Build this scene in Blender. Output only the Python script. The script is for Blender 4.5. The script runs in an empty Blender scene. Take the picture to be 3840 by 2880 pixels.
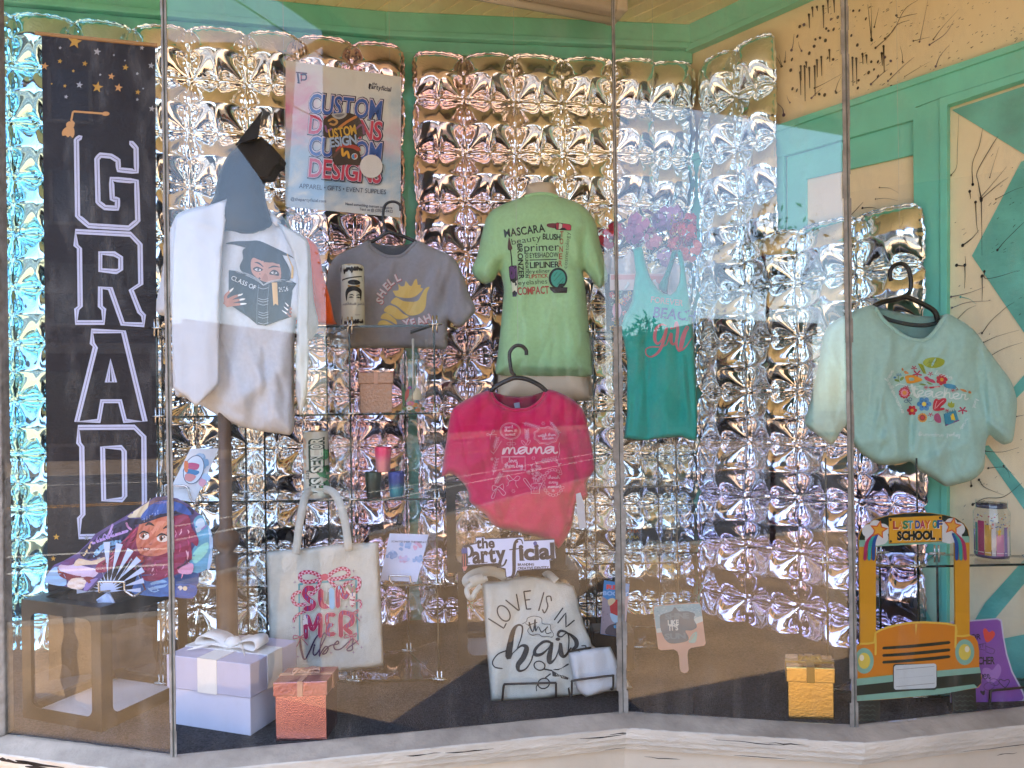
import bpy, bmesh, math, random
import numpy as np
from mathutils import Vector, Matrix
from mathutils.geometry import delaunay_2d_cdt
random.seed(7); RNG = np.random.RandomState(11)
SC = bpy.context.scene; COL = SC.collection
# ---------------------------------------------------------------- camera, sky, sun, exposure
F, PPX, PPY, ROLL = 1534.0, 1106.0, 890.0, 0.0138
CR, SR = math.cos(ROLL), math.sin(ROLL)
ZC = 1.44; ZF = ZC - 0.82; ZTOP = ZC + 1.587
cam_d = bpy.data.cameras.new('camera'); cam = bpy.data.objects.new('camera', cam_d); COL.objects.link(cam)
cam.matrix_world = Matrix(((CR, SR, 0, 0), (0, 0, -1, 0), (-SR, CR, 0, ZC), (0, 0, 0, 1)))
cam_d.sensor_width = 36; cam_d.lens = F / 2212 * 36; cam_d.shift_y = 60.5 / 2212
cam_d.clip_start = 0.05; cam_d.clip_end = 2000
SC.camera = cam
TD = Vector((0.74, -0.67, 0)).normalized()          # direction of the street
ND = Vector((-0.67, -0.74, 0)).normalized()         # from the shop towards the street
w = bpy.data.worlds.new('World'); SC.world = w; w.use_nodes = True
nt = w.node_tree; bg = nt.nodes['Background']; sky = nt.nodes.new('ShaderNodeTexSky')
sky.sky_type = 'NISHITA'; sky.sun_disc = False
SUN_EL = math.radians(66); sdir = (TD * 0.97 - ND * 0.05).normalized()   # horizontal direction towards the sun
sky.sun_elevation = SUN_EL; sky.sun_rotation = math.atan2(sdir.x, sdir.y)
sky.air_density = 1.0; sky.dust_density = 1.2
nt.links.new(sky.outputs[0], bg.inputs[0]); bg.inputs[1].default_value = 0.15
sl = bpy.data.lights.new('sun', 'SUN'); sl.energy = 3.0; sl.angle = math.radians(0.53); sl.color = (1.0, 0.95, 0.88)
so = bpy.data.objects.new('sun', sl); COL.objects.link(so)
sv = Vector((sdir.x * math.cos(SUN_EL), sdir.y * math.cos(SUN_EL), math.sin(SUN_EL)))
so.rotation_euler = sv.to_track_quat('Z', 'Y').to_euler(); so.location = (0, 0, 30)
SC.view_settings.view_transform = 'Standard'; SC.view_settings.look = 'None'
SC.view_settings.exposure = 2.66; SC.view_settings.gamma = 1.0
try: SC.view_settings.use_curve_mapping = False
except Exception: pass
SC.render.engine = 'CYCLES'
cy = SC.cycles
cy.use_denoising = True; cy.denoiser = 'OPENIMAGEDENOISE'; cy.denoising_prefilter = 'ACCURATE'; cy.max_bounces = 10; cy.diffuse_bounces = 4; cy.glossy_bounces = 5
cy.transparent_max_bounces = 24; cy.transmission_bounces = 6
cy.caustics_reflective = False; cy.caustics_refractive = False; cy.sample_clamp_indirect = 6.0
# ---------------------------------------------------------------- helpers
K = 2212 / 3840
def P(px, py, Y):
    u = (px - PPX) / F; v = -(py - PPY) / F
    return Vector(((u * CR + v * SR) * Y, Y, ZC + (-u * SR + v * CR) * Y))
def PA(xy, Y):
    xy = np.asarray(xy, float); u = (xy[:, 0] - PPX) / F; v = -(xy[:, 1] - PPY) / F
    return np.stack([(u * CR + v * SR) * Y, np.ones(len(xy)) * Y, ZC + (-u * SR + v * CR) * Y], 1)
def onz(px, py, z):
    d = P(px, py, 1.0) - Vector((0, 0, ZC)); return Vector((0, 0, ZC)) + d * ((z - ZC) / d.z)
def onplane(px, py, p0, n):
    o = Vector((0, 0, ZC)); d = P(px, py, 1.0) - o
    return o + d * ((p0 - o).dot(n) / d.dot(n))
def crop(x0, y0, wsrc, wret):
    s = wsrc / wret
    return lambda pts: [((x0 + x * s) * K, (y0 + y * s) * K) for x, y in pts]
def lin(c):
    if isinstance(c, str):
        c = c.lstrip('#'); c = [int(c[i:i + 2], 16) / 255 for i in (0, 2, 4)]
    return tuple((x / 12.92 if x <= 0.04045 else ((x + 0.055) / 1.055) ** 2.4) for x in c[:3])
MATS = {}
def mat(name, color, rough=0.6, metal=0.0, var=0.0, vscale=8.0, bump=0.0, bscale=60.0, spec=0.5, coat=0.0, sheen=0.0, emit=0, stretch=None):
    if name in MATS: return MATS[name]
    m = bpy.data.materials.new(name); m.use_nodes = True; n = m.node_tree.nodes; l = m.node_tree.links
    b = n['Principled BSDF']; c = lin(color) if isinstance(color, str) else color
    b.inputs['Base Color'].default_value = (*c, 1); b.inputs['Roughness'].default_value = rough
    b.inputs['Metallic'].default_value = metal; b.inputs['Specular IOR Level'].default_value = spec
    b.inputs['Coat Weight'].default_value = coat; b.inputs['Sheen Weight'].default_value = sheen
    tc = n.new('ShaderNodeTexCoord'); src = tc.outputs['Object']
    if stretch:
        mp = n.new('ShaderNodeMapping'); mp.inputs['Scale'].default_value = stretch; l.new(src, mp.inputs[0]); src = mp.outputs[0]
    if var:
        t = n.new('ShaderNodeTexNoise'); t.inputs['Scale'].default_value = vscale; t.inputs['Detail'].default_value = 6
        l.new(src, t.inputs['Vector'])
        r = n.new('ShaderNodeValToRGB')
        r.color_ramp.elements[0].position = 0.3; r.color_ramp.elements[1].position = 0.7
        r.color_ramp.elements[0].color = (*[x * (1 - var) for x in c], 1); r.color_ramp.elements[1].color = (*[min(1, x * (1 + var)) for x in c], 1)
        l.new(t.outputs[0], r.inputs[0]); l.new(r.outputs[0], b.inputs['Base Color'])
    if bump:
        t = n.new('ShaderNodeTexNoise'); t.inputs['Scale'].default_value = bscale; t.inputs['Detail'].default_value = 4
        l.new(src, t.inputs['Vector'])
        bp = n.new('ShaderNodeBump'); bp.inputs['Strength'].default_value = bump; bp.inputs['Distance'].default_value = 0.01
        l.new(t.outputs[0], bp.inputs['Height']); l.new(bp.outputs[0], b.inputs['Normal'])
    MATS[name] = m; return m
def attr_mat(name, rough=0.55, metal=0.0, spec=0.4, bump=0.0, bscale=300.0):
    if name in MATS: return MATS[name]
    m = mat(name, (1, 1, 1), rough, metal, 0, 8, bump, bscale, spec); n = m.node_tree.nodes; l = m.node_tree.links
    a = n.new('ShaderNodeAttribute'); a.attribute_name = 'Col'; l.new(a.outputs['Color'], n['Principled BSDF'].inputs['Base Color'])
    return m
def glass_mat(name, tint=(1, 1, 1), f0=0.045, rough=0.0, dirt=0.0):
    if name in MATS: return MATS[name]
    m = bpy.data.materials.new(name); m.use_nodes = True; n = m.node_tree.nodes; l = m.node_tree.links
    n.remove(n['Principled BSDF']); out = n['Material Output']
    g = n.new('ShaderNodeNewGeometry'); dt = n.new('ShaderNodeVectorMath'); dt.operation = 'DOT_PRODUCT'
    l.new(g.outputs['Normal'], dt.inputs[0]); l.new(g.outputs['Incoming'], dt.inputs[1])
    def mth(op, a, b=None):
        k = n.new('ShaderNodeMath'); k.operation = op
        if isinstance(a, (int, float)): k.inputs[0].default_value = a
        else: l.new(a, k.inputs[0])
        if b is not None:
            if isinstance(b, (int, float)): k.inputs[1].default_value = b
            else: l.new(b, k.inputs[1])
        return k.outputs[0]
    c = mth('ABSOLUTE', dt.outputs['Value']); o = mth('SUBTRACT', 1.0, c); p5 = mth('POWER', o, 5.0)
    fr = mth('ADD', mth('MULTIPLY', p5, 1 - f0), f0)
    tr = n.new('ShaderNodeBsdfTransparent'); tr.inputs[0].default_value = (*tint, 1)
    gl = n.new('ShaderNodeBsdfGlossy'); gl.inputs['Roughness'].default_value = rough; gl.inputs[0].default_value = (1, 1, 1, 1)
    mx = n.new('ShaderNodeMixShader'); l.new(fr, mx.inputs[0]); l.new(tr.outputs[0], mx.inputs[1]); l.new(gl.outputs[0], mx.inputs[2])
    res = mx.outputs[0]
    if dirt:
        tc = n.new('ShaderNodeTexCoord'); mp = n.new('ShaderNodeMapping'); mp.inputs['Scale'].default_value = (3, 3, 1.2)
        t = n.new('ShaderNodeTexNoise'); t.inputs['Scale'].default_value = 5; t.inputs['Detail'].default_value = 9; t.inputs['Roughness'].default_value = 0.7
        l.new(tc.outputs['Object'], mp.inputs[0]); l.new(mp.outputs[0], t.inputs['Vector'])
        rr = n.new('ShaderNodeMapRange'); rr.inputs[1].default_value = 0.5; rr.inputs[2].default_value = 0.85; rr.inputs[3].default_value = 0; rr.inputs[4].default_value = dirt
        l.new(t.outputs[0], rr.inputs[0]); df = n.new('ShaderNodeBsdfDiffuse'); df.inputs[0].default_value = (.6, .58, .55, 1)
        m2 = n.new('ShaderNodeMixShader'); l.new(rr.outputs[0], m2.inputs[0]); l.new(res, m2.inputs[1]); l.new(df.outputs[0], m2.inputs[2]); res = m2.outputs[0]
    l.new(res, out.inputs[0]); MATS[name] = m; return m
def tag(o, label=None, cat=None, group=None, kind=None):
    if label: o['label'] = label
    if cat: o['category'] = cat
    if group: o['group'] = group
    if kind: o['kind'] = kind
    return o
def empty(name, loc=(0, 0, 0), label=None, cat=None, group=None):
    o = bpy.data.objects.new(name, None); COL.objects.link(o); o.location = loc; o.empty_display_size = 0.05
    return tag(o, label, cat, group)
def mesh_obj(name, verts, faces, m, parent=None, smooth=False, cols=None, mi=None):
    me = bpy.data.meshes.new(name); me.from_pydata([tuple(v) for v in verts], [], [tuple(f) for f in faces])
    for x in (m if isinstance(m, (list, tuple)) else [m]): me.materials.append(x)
    if mi is not None: me.polygons.foreach_set('material_index', mi)
    if smooth: me.polygons.foreach_set('use_smooth', [True] * len(me.polygons))
    if cols is not None:
        a = me.color_attributes.new('Col', 'FLOAT_COLOR', 'POINT')
        cc = np.ones((len(verts), 4), np.float32); cc[:, :3] = cols; a.data.foreach_set('color', cc.ravel())
    me.update(); o = bpy.data.objects.new(name, me); COL.objects.link(o)
    if parent is not None:
        o.parent = parent
        r = parent
        while r.parent is not None: r = r.parent
        if parent is r: o.matrix_parent_inverse = r.matrix_basis.inverted()   # meshes are written in world coordinates
    return o
class MB:
    def __init__(s): s.v = []; s.f = []; s.mi = []; s.c = []
    def add(s, vs, fs, mi=0, col=None):
        b = len(s.v); s.v += [Vector(x) for x in vs]; s.f += [tuple(b + i for i in f) for f in fs]; s.mi += [mi] * len(fs)
        s.c += [col or (1, 1, 1)] * len(vs); return s
    def box(s, o, u, v, w_, mi=0, col=None):           # corner o and three edge vectors
        o, u, v, w_ = Vector(o), Vector(u), Vector(v), Vector(w_)
        if u.cross(v).dot(w_) < 0: u, v = v, u
        p = [o, o + u, o + u + v, o + v]; p += [x + w_ for x in p]
        return s.add(p, [(3, 2, 1, 0), (4, 5, 6, 7), (0, 1, 5, 4), (1, 2, 6, 5), (2, 3, 7, 6), (3, 0, 4, 7)], mi, col)
    def cbox(s, c, sx, sy, sz, mi=0, col=None):
        c = Vector(c); return s.box(c - Vector((sx, sy, sz)) / 2, (sx, 0, 0), (0, sy, 0), (0, 0, sz), mi, col)
    def tube(s, pts, r, n=8, mi=0, closed=False, col=None):
        pts = [Vector(p) for p in pts]; N = len(pts); rs = r if isinstance(r, (list, tuple)) else [r] * N
        vs = []; up = None
        for i, p in enumerate(pts):
            d = (pts[(i + 1) % N] if (closed or i < N - 1) else p) - (pts[i - 1] if (closed or i > 0) else p)
            d = d.normalized() if d.length > 1e-9 else Vector((0, 0, 1))
            a = up if up is not None else (Vector((0, 0, 1)) if abs(d.z) < .9 else Vector((1, 0, 0)))
            a = a - d * a.dot(d)
            if a.length < 1e-6: a = d.orthogonal()
            a.normalize(); up = a; b = d.cross(a)
            vs += [p + (a * math.cos(2 * math.pi * k / n) + b * math.sin(2 * math.pi * k / n)) * rs[i] for k in range(n)]
        fs = []
        for i in range(N if closed else N - 1):
            j = (i + 1) % N
            for k in range(n): fs.append((i * n + k, i * n + (k + 1) % n, j * n + (k + 1) % n, j * n + k))
        if not closed: fs += [tuple(range(n - 1, -1, -1)), tuple((N - 1) * n + k for k in range(n))]
        return s.add(vs, fs, mi, col)
    def lathe(s, base, prof, n=24, mi=0, ax=Vector((0, 0, 1)), col=None):
        base = Vector(base); ax = Vector(ax).normalized(); a = ax.orthogonal().normalized(); b = ax.cross(a)
        vs = []; 
        for r, z in prof: vs += [base + ax * z + (a * math.cos(2 * math.pi * k / n) + b * math.sin(2 * math.pi * k / n)) * r for k in range(n)]
        fs = [(i * n + k, i * n + (k + 1) % n, (i + 1) * n + (k + 1) % n, (i + 1) * n + k) for i in range(len(prof) - 1) for k in range(n)]
        return s.add(vs, fs, mi, col)
    def poly(s, pts, mi=0, col=None): return s.add(pts, [tuple(range(len(pts)))], mi, col)
    def prism(s, pts, off, mi=0, col=None):            # polygon pts extruded by vector off
        n = len(pts); pts = [Vector(p) for p in pts]; off = Vector(off)
        nrm = Vector((0, 0, 0))
        for i in range(n): nrm += pts[i].cross(pts[(i + 1) % n])
        if nrm.dot(off) > 0: pts = pts[::-1]
        return s.add(pts + [p + off for p in pts], [tuple(range(n)), tuple(range(2 * n - 1, n - 1, -1))] + [(i, i + n, (i + 1) % n + n, (i + 1) % n) for i in range(n)], mi, col)
    def build(s, name, m, parent=None, smooth=False, cols=False):
        return mesh_obj(name, s.v, s.f, m, parent, smooth, np.array([c[:3] for c in s.c]) if cols else None, s.mi)
def bevel(o, wd=0.004, seg=2):
    md = o.modifiers.new('bevel', 'BEVEL'); md.width = wd; md.segments = seg; md.limit_method = 'ANGLE'; return o
def cr(pts, n=6, closed=False):                        # Catmull-Rom through points of any dimension
    p = np.array(pts, float); N = len(p); out = []
    for i in range(N if closed else N - 1):
        p0 = p[(i - 1) % N] if (closed or i > 0) else 2 * p[0] - p[1]
        p1 = p[i]; p2 = p[(i + 1) % N]; p3 = p[(i + 2) % N] if (closed or i + 2 < N) else 2 * p[-1] - p[-2]
        for k in range(n):
            t = k / n; out.append(0.5 * (2 * p1 + (p2 - p0) * t + (2 * p0 - 5 * p1 + 4 * p2 - p3) * t * t + (3 * p1 - p0 - 3 * p2 + p3) * t ** 3))
    if not closed: out.append(p[-1])
    return np.array(out)
def inside(q, loops):
    r = np.zeros(len(q), bool)
    for L in loops:
        a = np.asarray(L); b = np.roll(a, -1, 0)
        for (x1, y1), (x2, y2) in zip(a, b):
            if y1 == y2: continue
            c = ((y1 > q[:, 1]) != (y2 > q[:, 1])) & (q[:, 0] < (x2 - x1) * (q[:, 1] - y1) / (y2 - y1) + x1); r ^= c
    return r
def edist(q, loops):
    d = np.full(len(q), 1e9)
    for L in loops:
        a = np.asarray(L); b = np.roll(a, -1, 0)
        for p1, p2 in zip(a, b):
            e = p2 - p1; t = np.clip(((q - p1) @ e) / max(e @ e, 1e-12), 0, 1); d = np.minimum(d, np.hypot(*(q - p1 - t[:, None] * e).T))
    return d
def fill(loops, grid=None):                            # triangulate loops (even-odd), with inner grid points
    loops = [np.asarray(L, float) for L in loops]; pts = np.concatenate(loops); ed = []; b = 0
    for L in loops: ed += [(b + i, b + (i + 1) % len(L)) for i in range(len(L))]; b += len(L)
    if grid:
        mn = pts.min(0); mx = pts.max(0); gx, gy = np.meshgrid(np.arange(mn[0] + grid / 2, mx[0], grid), np.arange(mn[1] + grid / 2, mx[1], grid))
        gx = gx + (np.arange(gx.shape[0]) % 2)[:, None] * grid * .5
        g = np.stack([gx.ravel(), gy.ravel()], 1)
        if len(g):
            g = g[inside(g, loops)]
            if len(g): g = g[edist(g, loops) > grid * .4]; pts = np.concatenate([pts, g])
    v, e, f, *_ = delaunay_2d_cdt([Vector(p) for p in pts], ed, [], 0, 1e-6)
    v = np.array([tuple(x) for x in v]); f = np.array([x for x in f if len(x) == 3])
    ok = inside(v[f].mean(1), loops); return v, f[ok]
# ---------------------------------------------------------------- printed graphics, cloth sheets
_TC = {}
def glyph(ch, bold):
    k = (ch, bold)
    if k not in _TC:
        cu = bpy.data.curves.new('t', 'FONT'); cu.body = ch; cu.size = 1; cu.offset = bold; cu.resolution_u = 3; cu.fill_mode = 'FRONT'
        o = bpy.data.objects.new('t', cu); COL.objects.link(o); dg = bpy.context.evaluated_depsgraph_get(); e = o.evaluated_get(dg)
        me = e.to_mesh(); v = np.array([x.co[:2] for x in me.vertices]).reshape(-1, 2); f = []
        for p in me.polygons:
            q = list(p.vertices); f += [(q[0], q[i], q[i + 1]) for i in range(1, len(q) - 1)]
        e.to_mesh_clear(); bpy.data.objects.remove(o); bpy.data.curves.remove(cu)
        _TC[k] = (v, f)
    return _TC[k]
ADV = {}
def adv(ch, bold):
    if ch == ' ': return 0.28
    if ch not in ADV:
        v, _ = glyph(ch, 0.0); ADV[ch] = (v[:, 0].min(), v[:, 0].max()) if len(v) else (0, .3)
    return ADV[ch][1] - ADV[ch][0] + 0.085
CAP = None
class Pr:                                              # flat coloured shapes laid on a surface; y runs down
    def __init__(s, g=10): s.v = []; s.f = []; s.c = []; s.L = []; s.n = 0; s.ly = 0; s.g = g; s.tf = lambda a: a
    def use(s, fn): s.tf = fn or (lambda a: a); return s
    def raw(s, v, f, col):
        v = np.asarray(s.tf([tuple(x) for x in v]), float); s.v.append(v); s.f += [tuple(s.n + i for i in t) for t in f]
        s.c.append(np.tile(lin(col) if isinstance(col, str) else col, (len(v), 1))); s.ly += 1; s.L.append(np.full(len(v), s.ly)); s.n += len(v); return s
    def poly(s, pts, col, holes=(), grid=None):
        if grid is None:
            a = np.asarray(pts, float); bl = np.ptp(a, 0).max(); b = np.asarray(s.tf([tuple(q) for q in a]), float); bf = np.ptp(b, 0).max()
            if bf > 14: grid = bl * 6.0 / bf
        v, f = fill([pts] + list(holes), grid); return s.raw(v, f, col)
    def blob(s, pts, col, n=5, grid=None): return s.poly(cr(pts, n, True), col, grid=grid)
    def ell(s, cx, cy, rx, ry, col, rot=0, n=20):
        t = np.arange(n) * 2 * math.pi / n; x = rx * np.cos(t); y = ry * np.sin(t); c, q = math.cos(rot), math.sin(rot)
        pts = np.stack([cx + x * c - y * q, cy + x * q + y * c], 1); return s.raw(np.concatenate([[[cx, cy]], pts]), [(0, i + 1, (i + 1) % n + 1) for i in range(n)], col)
    def ring(s, cx, cy, rx, ry, w_, col, rot=0, n=24):
        t = np.arange(n) * 2 * math.pi / n; c, q = math.cos(rot), math.sin(rot)
        s.line([(cx + rx * math.cos(a) * c - ry * math.sin(a) * q, cy + rx * math.cos(a) * q + ry * math.sin(a) * c) for a in t], w_, col, closed=True, sm=0); return s
    def line(s, pts, w_, col, closed=False, sm=5):     # ribbon; w_ number or list per point
        p = np.array(pts, float); ws = np.array(w_ if hasattr(w_, '__len__') else [w_] * len(p), float)
        if not sm and not closed and len(p) >= 2:
            t = np.linspace(0, len(p) - 1, (len(p) - 1) * 4 + 1) if len(p) < 30 else np.arange(len(p)); i_ = np.arange(len(p)); p = np.stack([np.interp(t, i_, p[:, 0]), np.interp(t, i_, p[:, 1])], 1); ws = np.interp(t, i_, ws)
        if sm and len(p) > 2: q = cr(np.column_stack([p, ws]), sm, closed); p = q[:, :2]; ws = np.abs(q[:, 2])
        d = (np.roll(p, -1, 0) - np.roll(p, 1, 0)) if closed else np.gradient(p, axis=0)
        d /= np.maximum(np.hypot(d[:, 0], d[:, 1]), 1e-9)[:, None]; nn = np.stack([-d[:, 1], d[:, 0]], 1) * ws[:, None] / 2
        N = len(p); v = np.concatenate([p + nn, p - nn]); f = []
        for i in range(N if closed else N - 1): j = (i + 1) % N; f += [(i, j, N + j), (i, N + j, N + i)]
        if not closed:
            v = list(v)
            for i, sg in ((0, -1), (N - 1, 1)):
                b = len(v); v.append(p[i] + d[i] * ws[i] * .5 * sg); f.append((i, N + i, b))
            v = np.array(v)
        return s.raw(v, f, col)
    def star(s, cx, cy, r, col, n=5, q=.42, rot=-math.pi / 2, sx=1):
        pts = [(cx + sx * (r if i % 2 == 0 else r * q) * math.cos(rot + math.pi * i / n), cy + (r if i % 2 == 0 else r * q) * math.sin(rot + math.pi * i / n)) for i in range(2 * n)]
        return s.raw([(cx, cy)] + pts, [(0, i + 1, (i + 1) % (2 * n) + 1) for i in range(2 * n)], col)
    def text(s, t, x, y, h, col, w_=None, rot=0.0, bold=0.0, sx=1.0, shear=0.0, align='l', sp=1.0, arc=None):
        global CAP
        if CAP is None: vv, _ = glyph('H', 0.0); CAP = vv[:, 1].max()
        k = h / CAP; xs = []; cx = 0
        for ch in t: xs.append(cx); cx += adv(ch, bold) * sp
        if w_: sx = w_ / max((cx - .085) * k, 1e-6)
        W = cx * k * sx; o = {'l': 0, 'c': -W / 2, 'r': -W}[align]; V = []; Fc = []; n = 0
        c, q = math.cos(rot), math.sin(rot)
        for ch, x0 in zip(t, xs):
            if ch == ' ': continue
            v, f = glyph(ch, bold)
            if not len(v): continue
            X = (v[:, 0] - ADV[ch][0] + x0) * k * sx + o if ch in ADV else (v[:, 0] + x0) * k * sx + o
            Yv = v[:, 1] * k; X = X + shear * Yv
            if arc:                                    # arc=(radius): letters stand along a circle, radius>0 bends down at the ends
                mx = (x0 + adv(ch, bold) * .5) * k * sx + o; a = mx / arc; lx = X - mx
                gx = arc * math.sin(a) + lx * math.cos(a) + Yv * math.sin(a); gy = -(arc * (1 - math.cos(a))) - lx * math.sin(a) + Yv * math.cos(a); X, Yv = gx, gy
            V.append(np.stack([x + X * c + Yv * q, y + X * q - Yv * c], 1)); Fc += [tuple(n + i for i in t_) for t_ in f]; n += len(v)
        if V: s.raw(np.concatenate(V), Fc, col)
        return s
    def build(s, name, fn, parent=None, m=None, off=0.0012, dl=0.00025):
        v = np.concatenate(s.v); bb = np.array([[*a.min(0), *a.max(0)] for a in s.v]); lv = np.zeros(len(bb)); 
        for i in range(len(bb)):                       # a shape lies one layer above whatever it overlaps
            if i:
                o = (bb[:i, 0] < bb[i, 2]) & (bb[:i, 2] > bb[i, 0]) & (bb[:i, 1] < bb[i, 3]) & (bb[:i, 3] > bb[i, 1]); lv[i] = 1 + lv[:i][o].max() if o.any() else 0
        L = np.concatenate([np.full(len(a), k) for a, k in zip(s.v, lv)]); top = lv.max() + 1
        if top * dl > .007: dl = .007 / top
        X = fn(v, off + L * dl); return mesh_obj(name, X, s.f, m or attr_mat('print_ink'), parent, False, np.concatenate(s.c))
class Sheet:
    """cloth body: front and back sheet joined at the outline; depth from distance to the rim, folds and ripples"""
    def __init__(s, loops, Y, thick=.03, edge=30, folds=(), ripple=.0, gx=0.0, gy=0.0, seed=0, rdir=(1, .25), back=.5, auto=0, amp=.006, seams=()):
        s.loops = [np.asarray(L, float) for L in loops]; s.Y = Y; s.t = thick; s.e = edge; s.folds = folds; s.gx = gx; s.gy = gy; s.back = back
        s.c = s.loops[0].mean(0); r = np.random.RandomState(seed); s.rip = []; s.folds = list(folds); s.seams = seams; rscale = 1.0
        for i in range(7):
            a = r.normal(math.atan2(rdir[1], rdir[0]), .35); k = r.uniform(.03, .16) / rscale; s.rip.append((math.cos(a) * k, math.sin(a) * k, r.uniform(0, 6.28), ripple * r.uniform(.3, 1) / (1 + 8 * k)))
        if auto:
            mn, mx = s.loops[0].min(0), s.loops[0].max(0)
            for i in range(auto):
                x = r.uniform(mn[0], mx[0]); y = r.uniform(mn[1], mx[1]); l_ = r.uniform(.18, .5) * (mx[1] - mn[1]); a = r.normal(math.pi / 2, .32) + (s.c[0] - x) / (mx[0] - mn[0]) * .5
                s.folds.append((x, y, x + l_ * math.cos(a), y + l_ * math.sin(a), r.uniform(4.5, 10), amp * r.uniform(.35, 1) * r.choice([-1, 1])))
            for i in range(auto):                      # short sharp creases
                x = r.uniform(mn[0], mx[0]); y = r.uniform(mn[1], mx[1]); l_ = r.uniform(.08, .25) * (mx[1] - mn[1]); a = r.uniform(.5, 2.6)
                s.folds.append((x, y, x + l_ * math.cos(a), y + l_ * math.sin(a), r.uniform(3.2, 4.8), amp * r.uniform(.25, .55) * r.choice([-1, 1])))
    def base(s, q): return s.Y + s.gx * (q[:, 0] - s.c[0]) + s.gy * (q[:, 1] - s.c[1])
    def depth(s, q):
        q = np.asarray(q, float); d = edist(q, s.loops); u = np.clip(d / s.e, 0, 1); p = np.sqrt(1 - (1 - u) ** 2); y = s.base(q) - s.t * p
        rp = np.zeros(len(q))
        for kx, ky, ph, a in s.rip: rp += a * np.sin(q[:, 0] * kx + q[:, 1] * ky + ph + .6 * np.sin(q[:, 1] * .02 + ph))
        for x1, y1, x2, y2, wd, am in s.folds:
            a = np.array([x1, y1], float); e = np.array([x2 - x1, y2 - y1], float); L2 = e @ e; t = ((q - a) @ e) / L2; tc = np.clip(t, 0, 1)
            dd = np.hypot(*(q - a - tc[:, None] * e).T); rp += am * np.exp(-(dd / wd) ** 2) * (.25 + .75 * np.sin(np.clip(tc, .06, .94) * math.pi))
        sm_ = np.zeros(len(q))
        for L in s.seams:
            for (x1, y1), (x2, y2) in zip(L[:-1], L[1:]):
                a = np.array([x1, y1], float); e = np.array([x2 - x1, y2 - y1], float); t = np.clip(((q - a) @ e) / (e @ e), 0, 1); sm_ = np.maximum(sm_, np.exp(-(np.hypot(*(q - a - t[:, None] * e).T) / 2.6) ** 2))
        return y - rp * np.clip(d / 6, 0, 1) + .004 * sm_
    def at(s, q, off=0.0):
        q = np.asarray(q, float); return PA(q, s.depth(q) - off)
    def build(s, name, m, parent=None, grid=6.0, backside=True):
        v, f = fill(s.loops, grid); X = s.at(v); n = len(v)
        if not backside: return mesh_obj(name, X, f, m, parent, True)
        nb = sum(len(L) for L in s.loops); d = edist(v, s.loops); u = np.clip(d / s.e, 0, 1); yb = s.base(v) + s.t * s.back * np.sqrt(1 - (1 - u) ** 2) + .0015
        XB = PA(v, yb); fs = [tuple(t) for t in f]; idx = np.arange(n) + n; idx[:nb] = np.arange(nb)
        # orient the front towards the viewer
        a, b, c = X[f[0][0]], X[f[0][1]], X[f[0][2]]
        if np.cross(b - a, c - a)[1] > 0: fs = [t[::-1] for t in fs]
        fb = [tuple(int(idx[i]) for i in t[::-1]) for t in fs]
        return mesh_obj(name, np.concatenate([X, XB]), fs + fb, m, parent, True)
def slab(name, pts, Yf, m, parent=None, th=.004, holes=(), grid=None):     # flat board: outline at depth Yf(px,py), thickness away from viewer
    loops = [np.asarray(pts, float)] + [np.asarray(h, float) for h in holes]; v, f = fill(loops, grid); n = len(v)
    Yv = np.array([Yf(*q) for q in v]) if callable(Yf) else np.full(n, Yf)
    A = PA(v, Yv); B = A + np.array([0, th, 0]); fs = [tuple(t) for t in f]
    a, b, c = A[f[0][0]], A[f[0][1]], A[f[0][2]]
    if np.cross(b - a, c - a)[1] > 0: fs = [t[::-1] for t in fs]
    fs += [tuple(n + i for i in t[::-1]) for t in fs]; k = 0
    for L in loops:
        N = len(L)
        for i in range(N): p, q = k + i, k + (i + 1) % N; fs.append((p, q, n + q, n + p))
        k += N
    return mesh_obj(name, np.concatenate([A, B]), fs, m, parent)
def lerpY(x0, Y0, x1, Y1): return lambda x, y=0: Y0 + (Y1 - Y0) * (x - x0) / (x1 - x0)
def planeY(p3):                                        # plane through three (px,py,Y): depth along any pixel ray
    a, b, c = [P(*q) for q in p3]; n = (b - a).cross(c - a); o = Vector((0, 0, ZC)); k = (a - o).dot(n)
    def fn(x, y=0): d = P(x, y, 1.0) - o; return k / d.dot(n)
    return fn
def onY(Yf):
    def fn(v, off):
        Yv = np.array([Yf(*q) for q in v]) if callable(Yf) else np.full(len(v), Yf)
        return PA(v, Yv - off)
    return fn
# ---------------------------------------------------------------- the shop window: plan of the panes and walls
S0, S1, S2, S3, S4 = [onz(*p, ZF) for p in ((15, 1590), (375, 1635), (1345, 1540), (1845, 1570), (2212, 1530))]
S5 = S3 + (S4 - S3) * 1.75
Sm = S0 + (S0 - S1).normalized() * 0.0
YC = 2.95; CX = (1498 - PPX) / F * YC + 0.012
CORN = Vector((CX, YC, 0))
LD = Vector((-9.77, -1, 0)).normalized(); LD2 = Vector((-5, -1.0, 0)).normalized(); RD = Vector((0.9166, -1, 0)).normalized()
LK = CORN + LD * 1.25                                   # where the back wall bends
LE = LK + LD2 * 1.9; RE = CORN + RD * 1.75
NL = Vector((-LD.y, LD.x, 0)); NL = NL if NL.y < 0 else -NL
NL2 = Vector((-LD2.y, LD2.x, 0)); NL2 = NL2 if NL2.y < 0 else -NL2
NR = Vector((-RD.y, RD.x, 0)); NR = NR if NR.y < 0 else -NR
def V(p, z): return Vector((p.x, p.y, z))
teal = mat('teal_paint', '#72d8c6', .5, var=.10, vscale=5, bump=.12, bscale=40)
teal_d = mat('teal_brushed', '#64b8ac', .55, var=.22, vscale=9, bump=.2, bscale=60, stretch=(1, 1, 1))
cream = mat('cream_paint', '#efe2bf', .6, var=.05, vscale=3, bump=.08, bscale=50)
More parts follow.
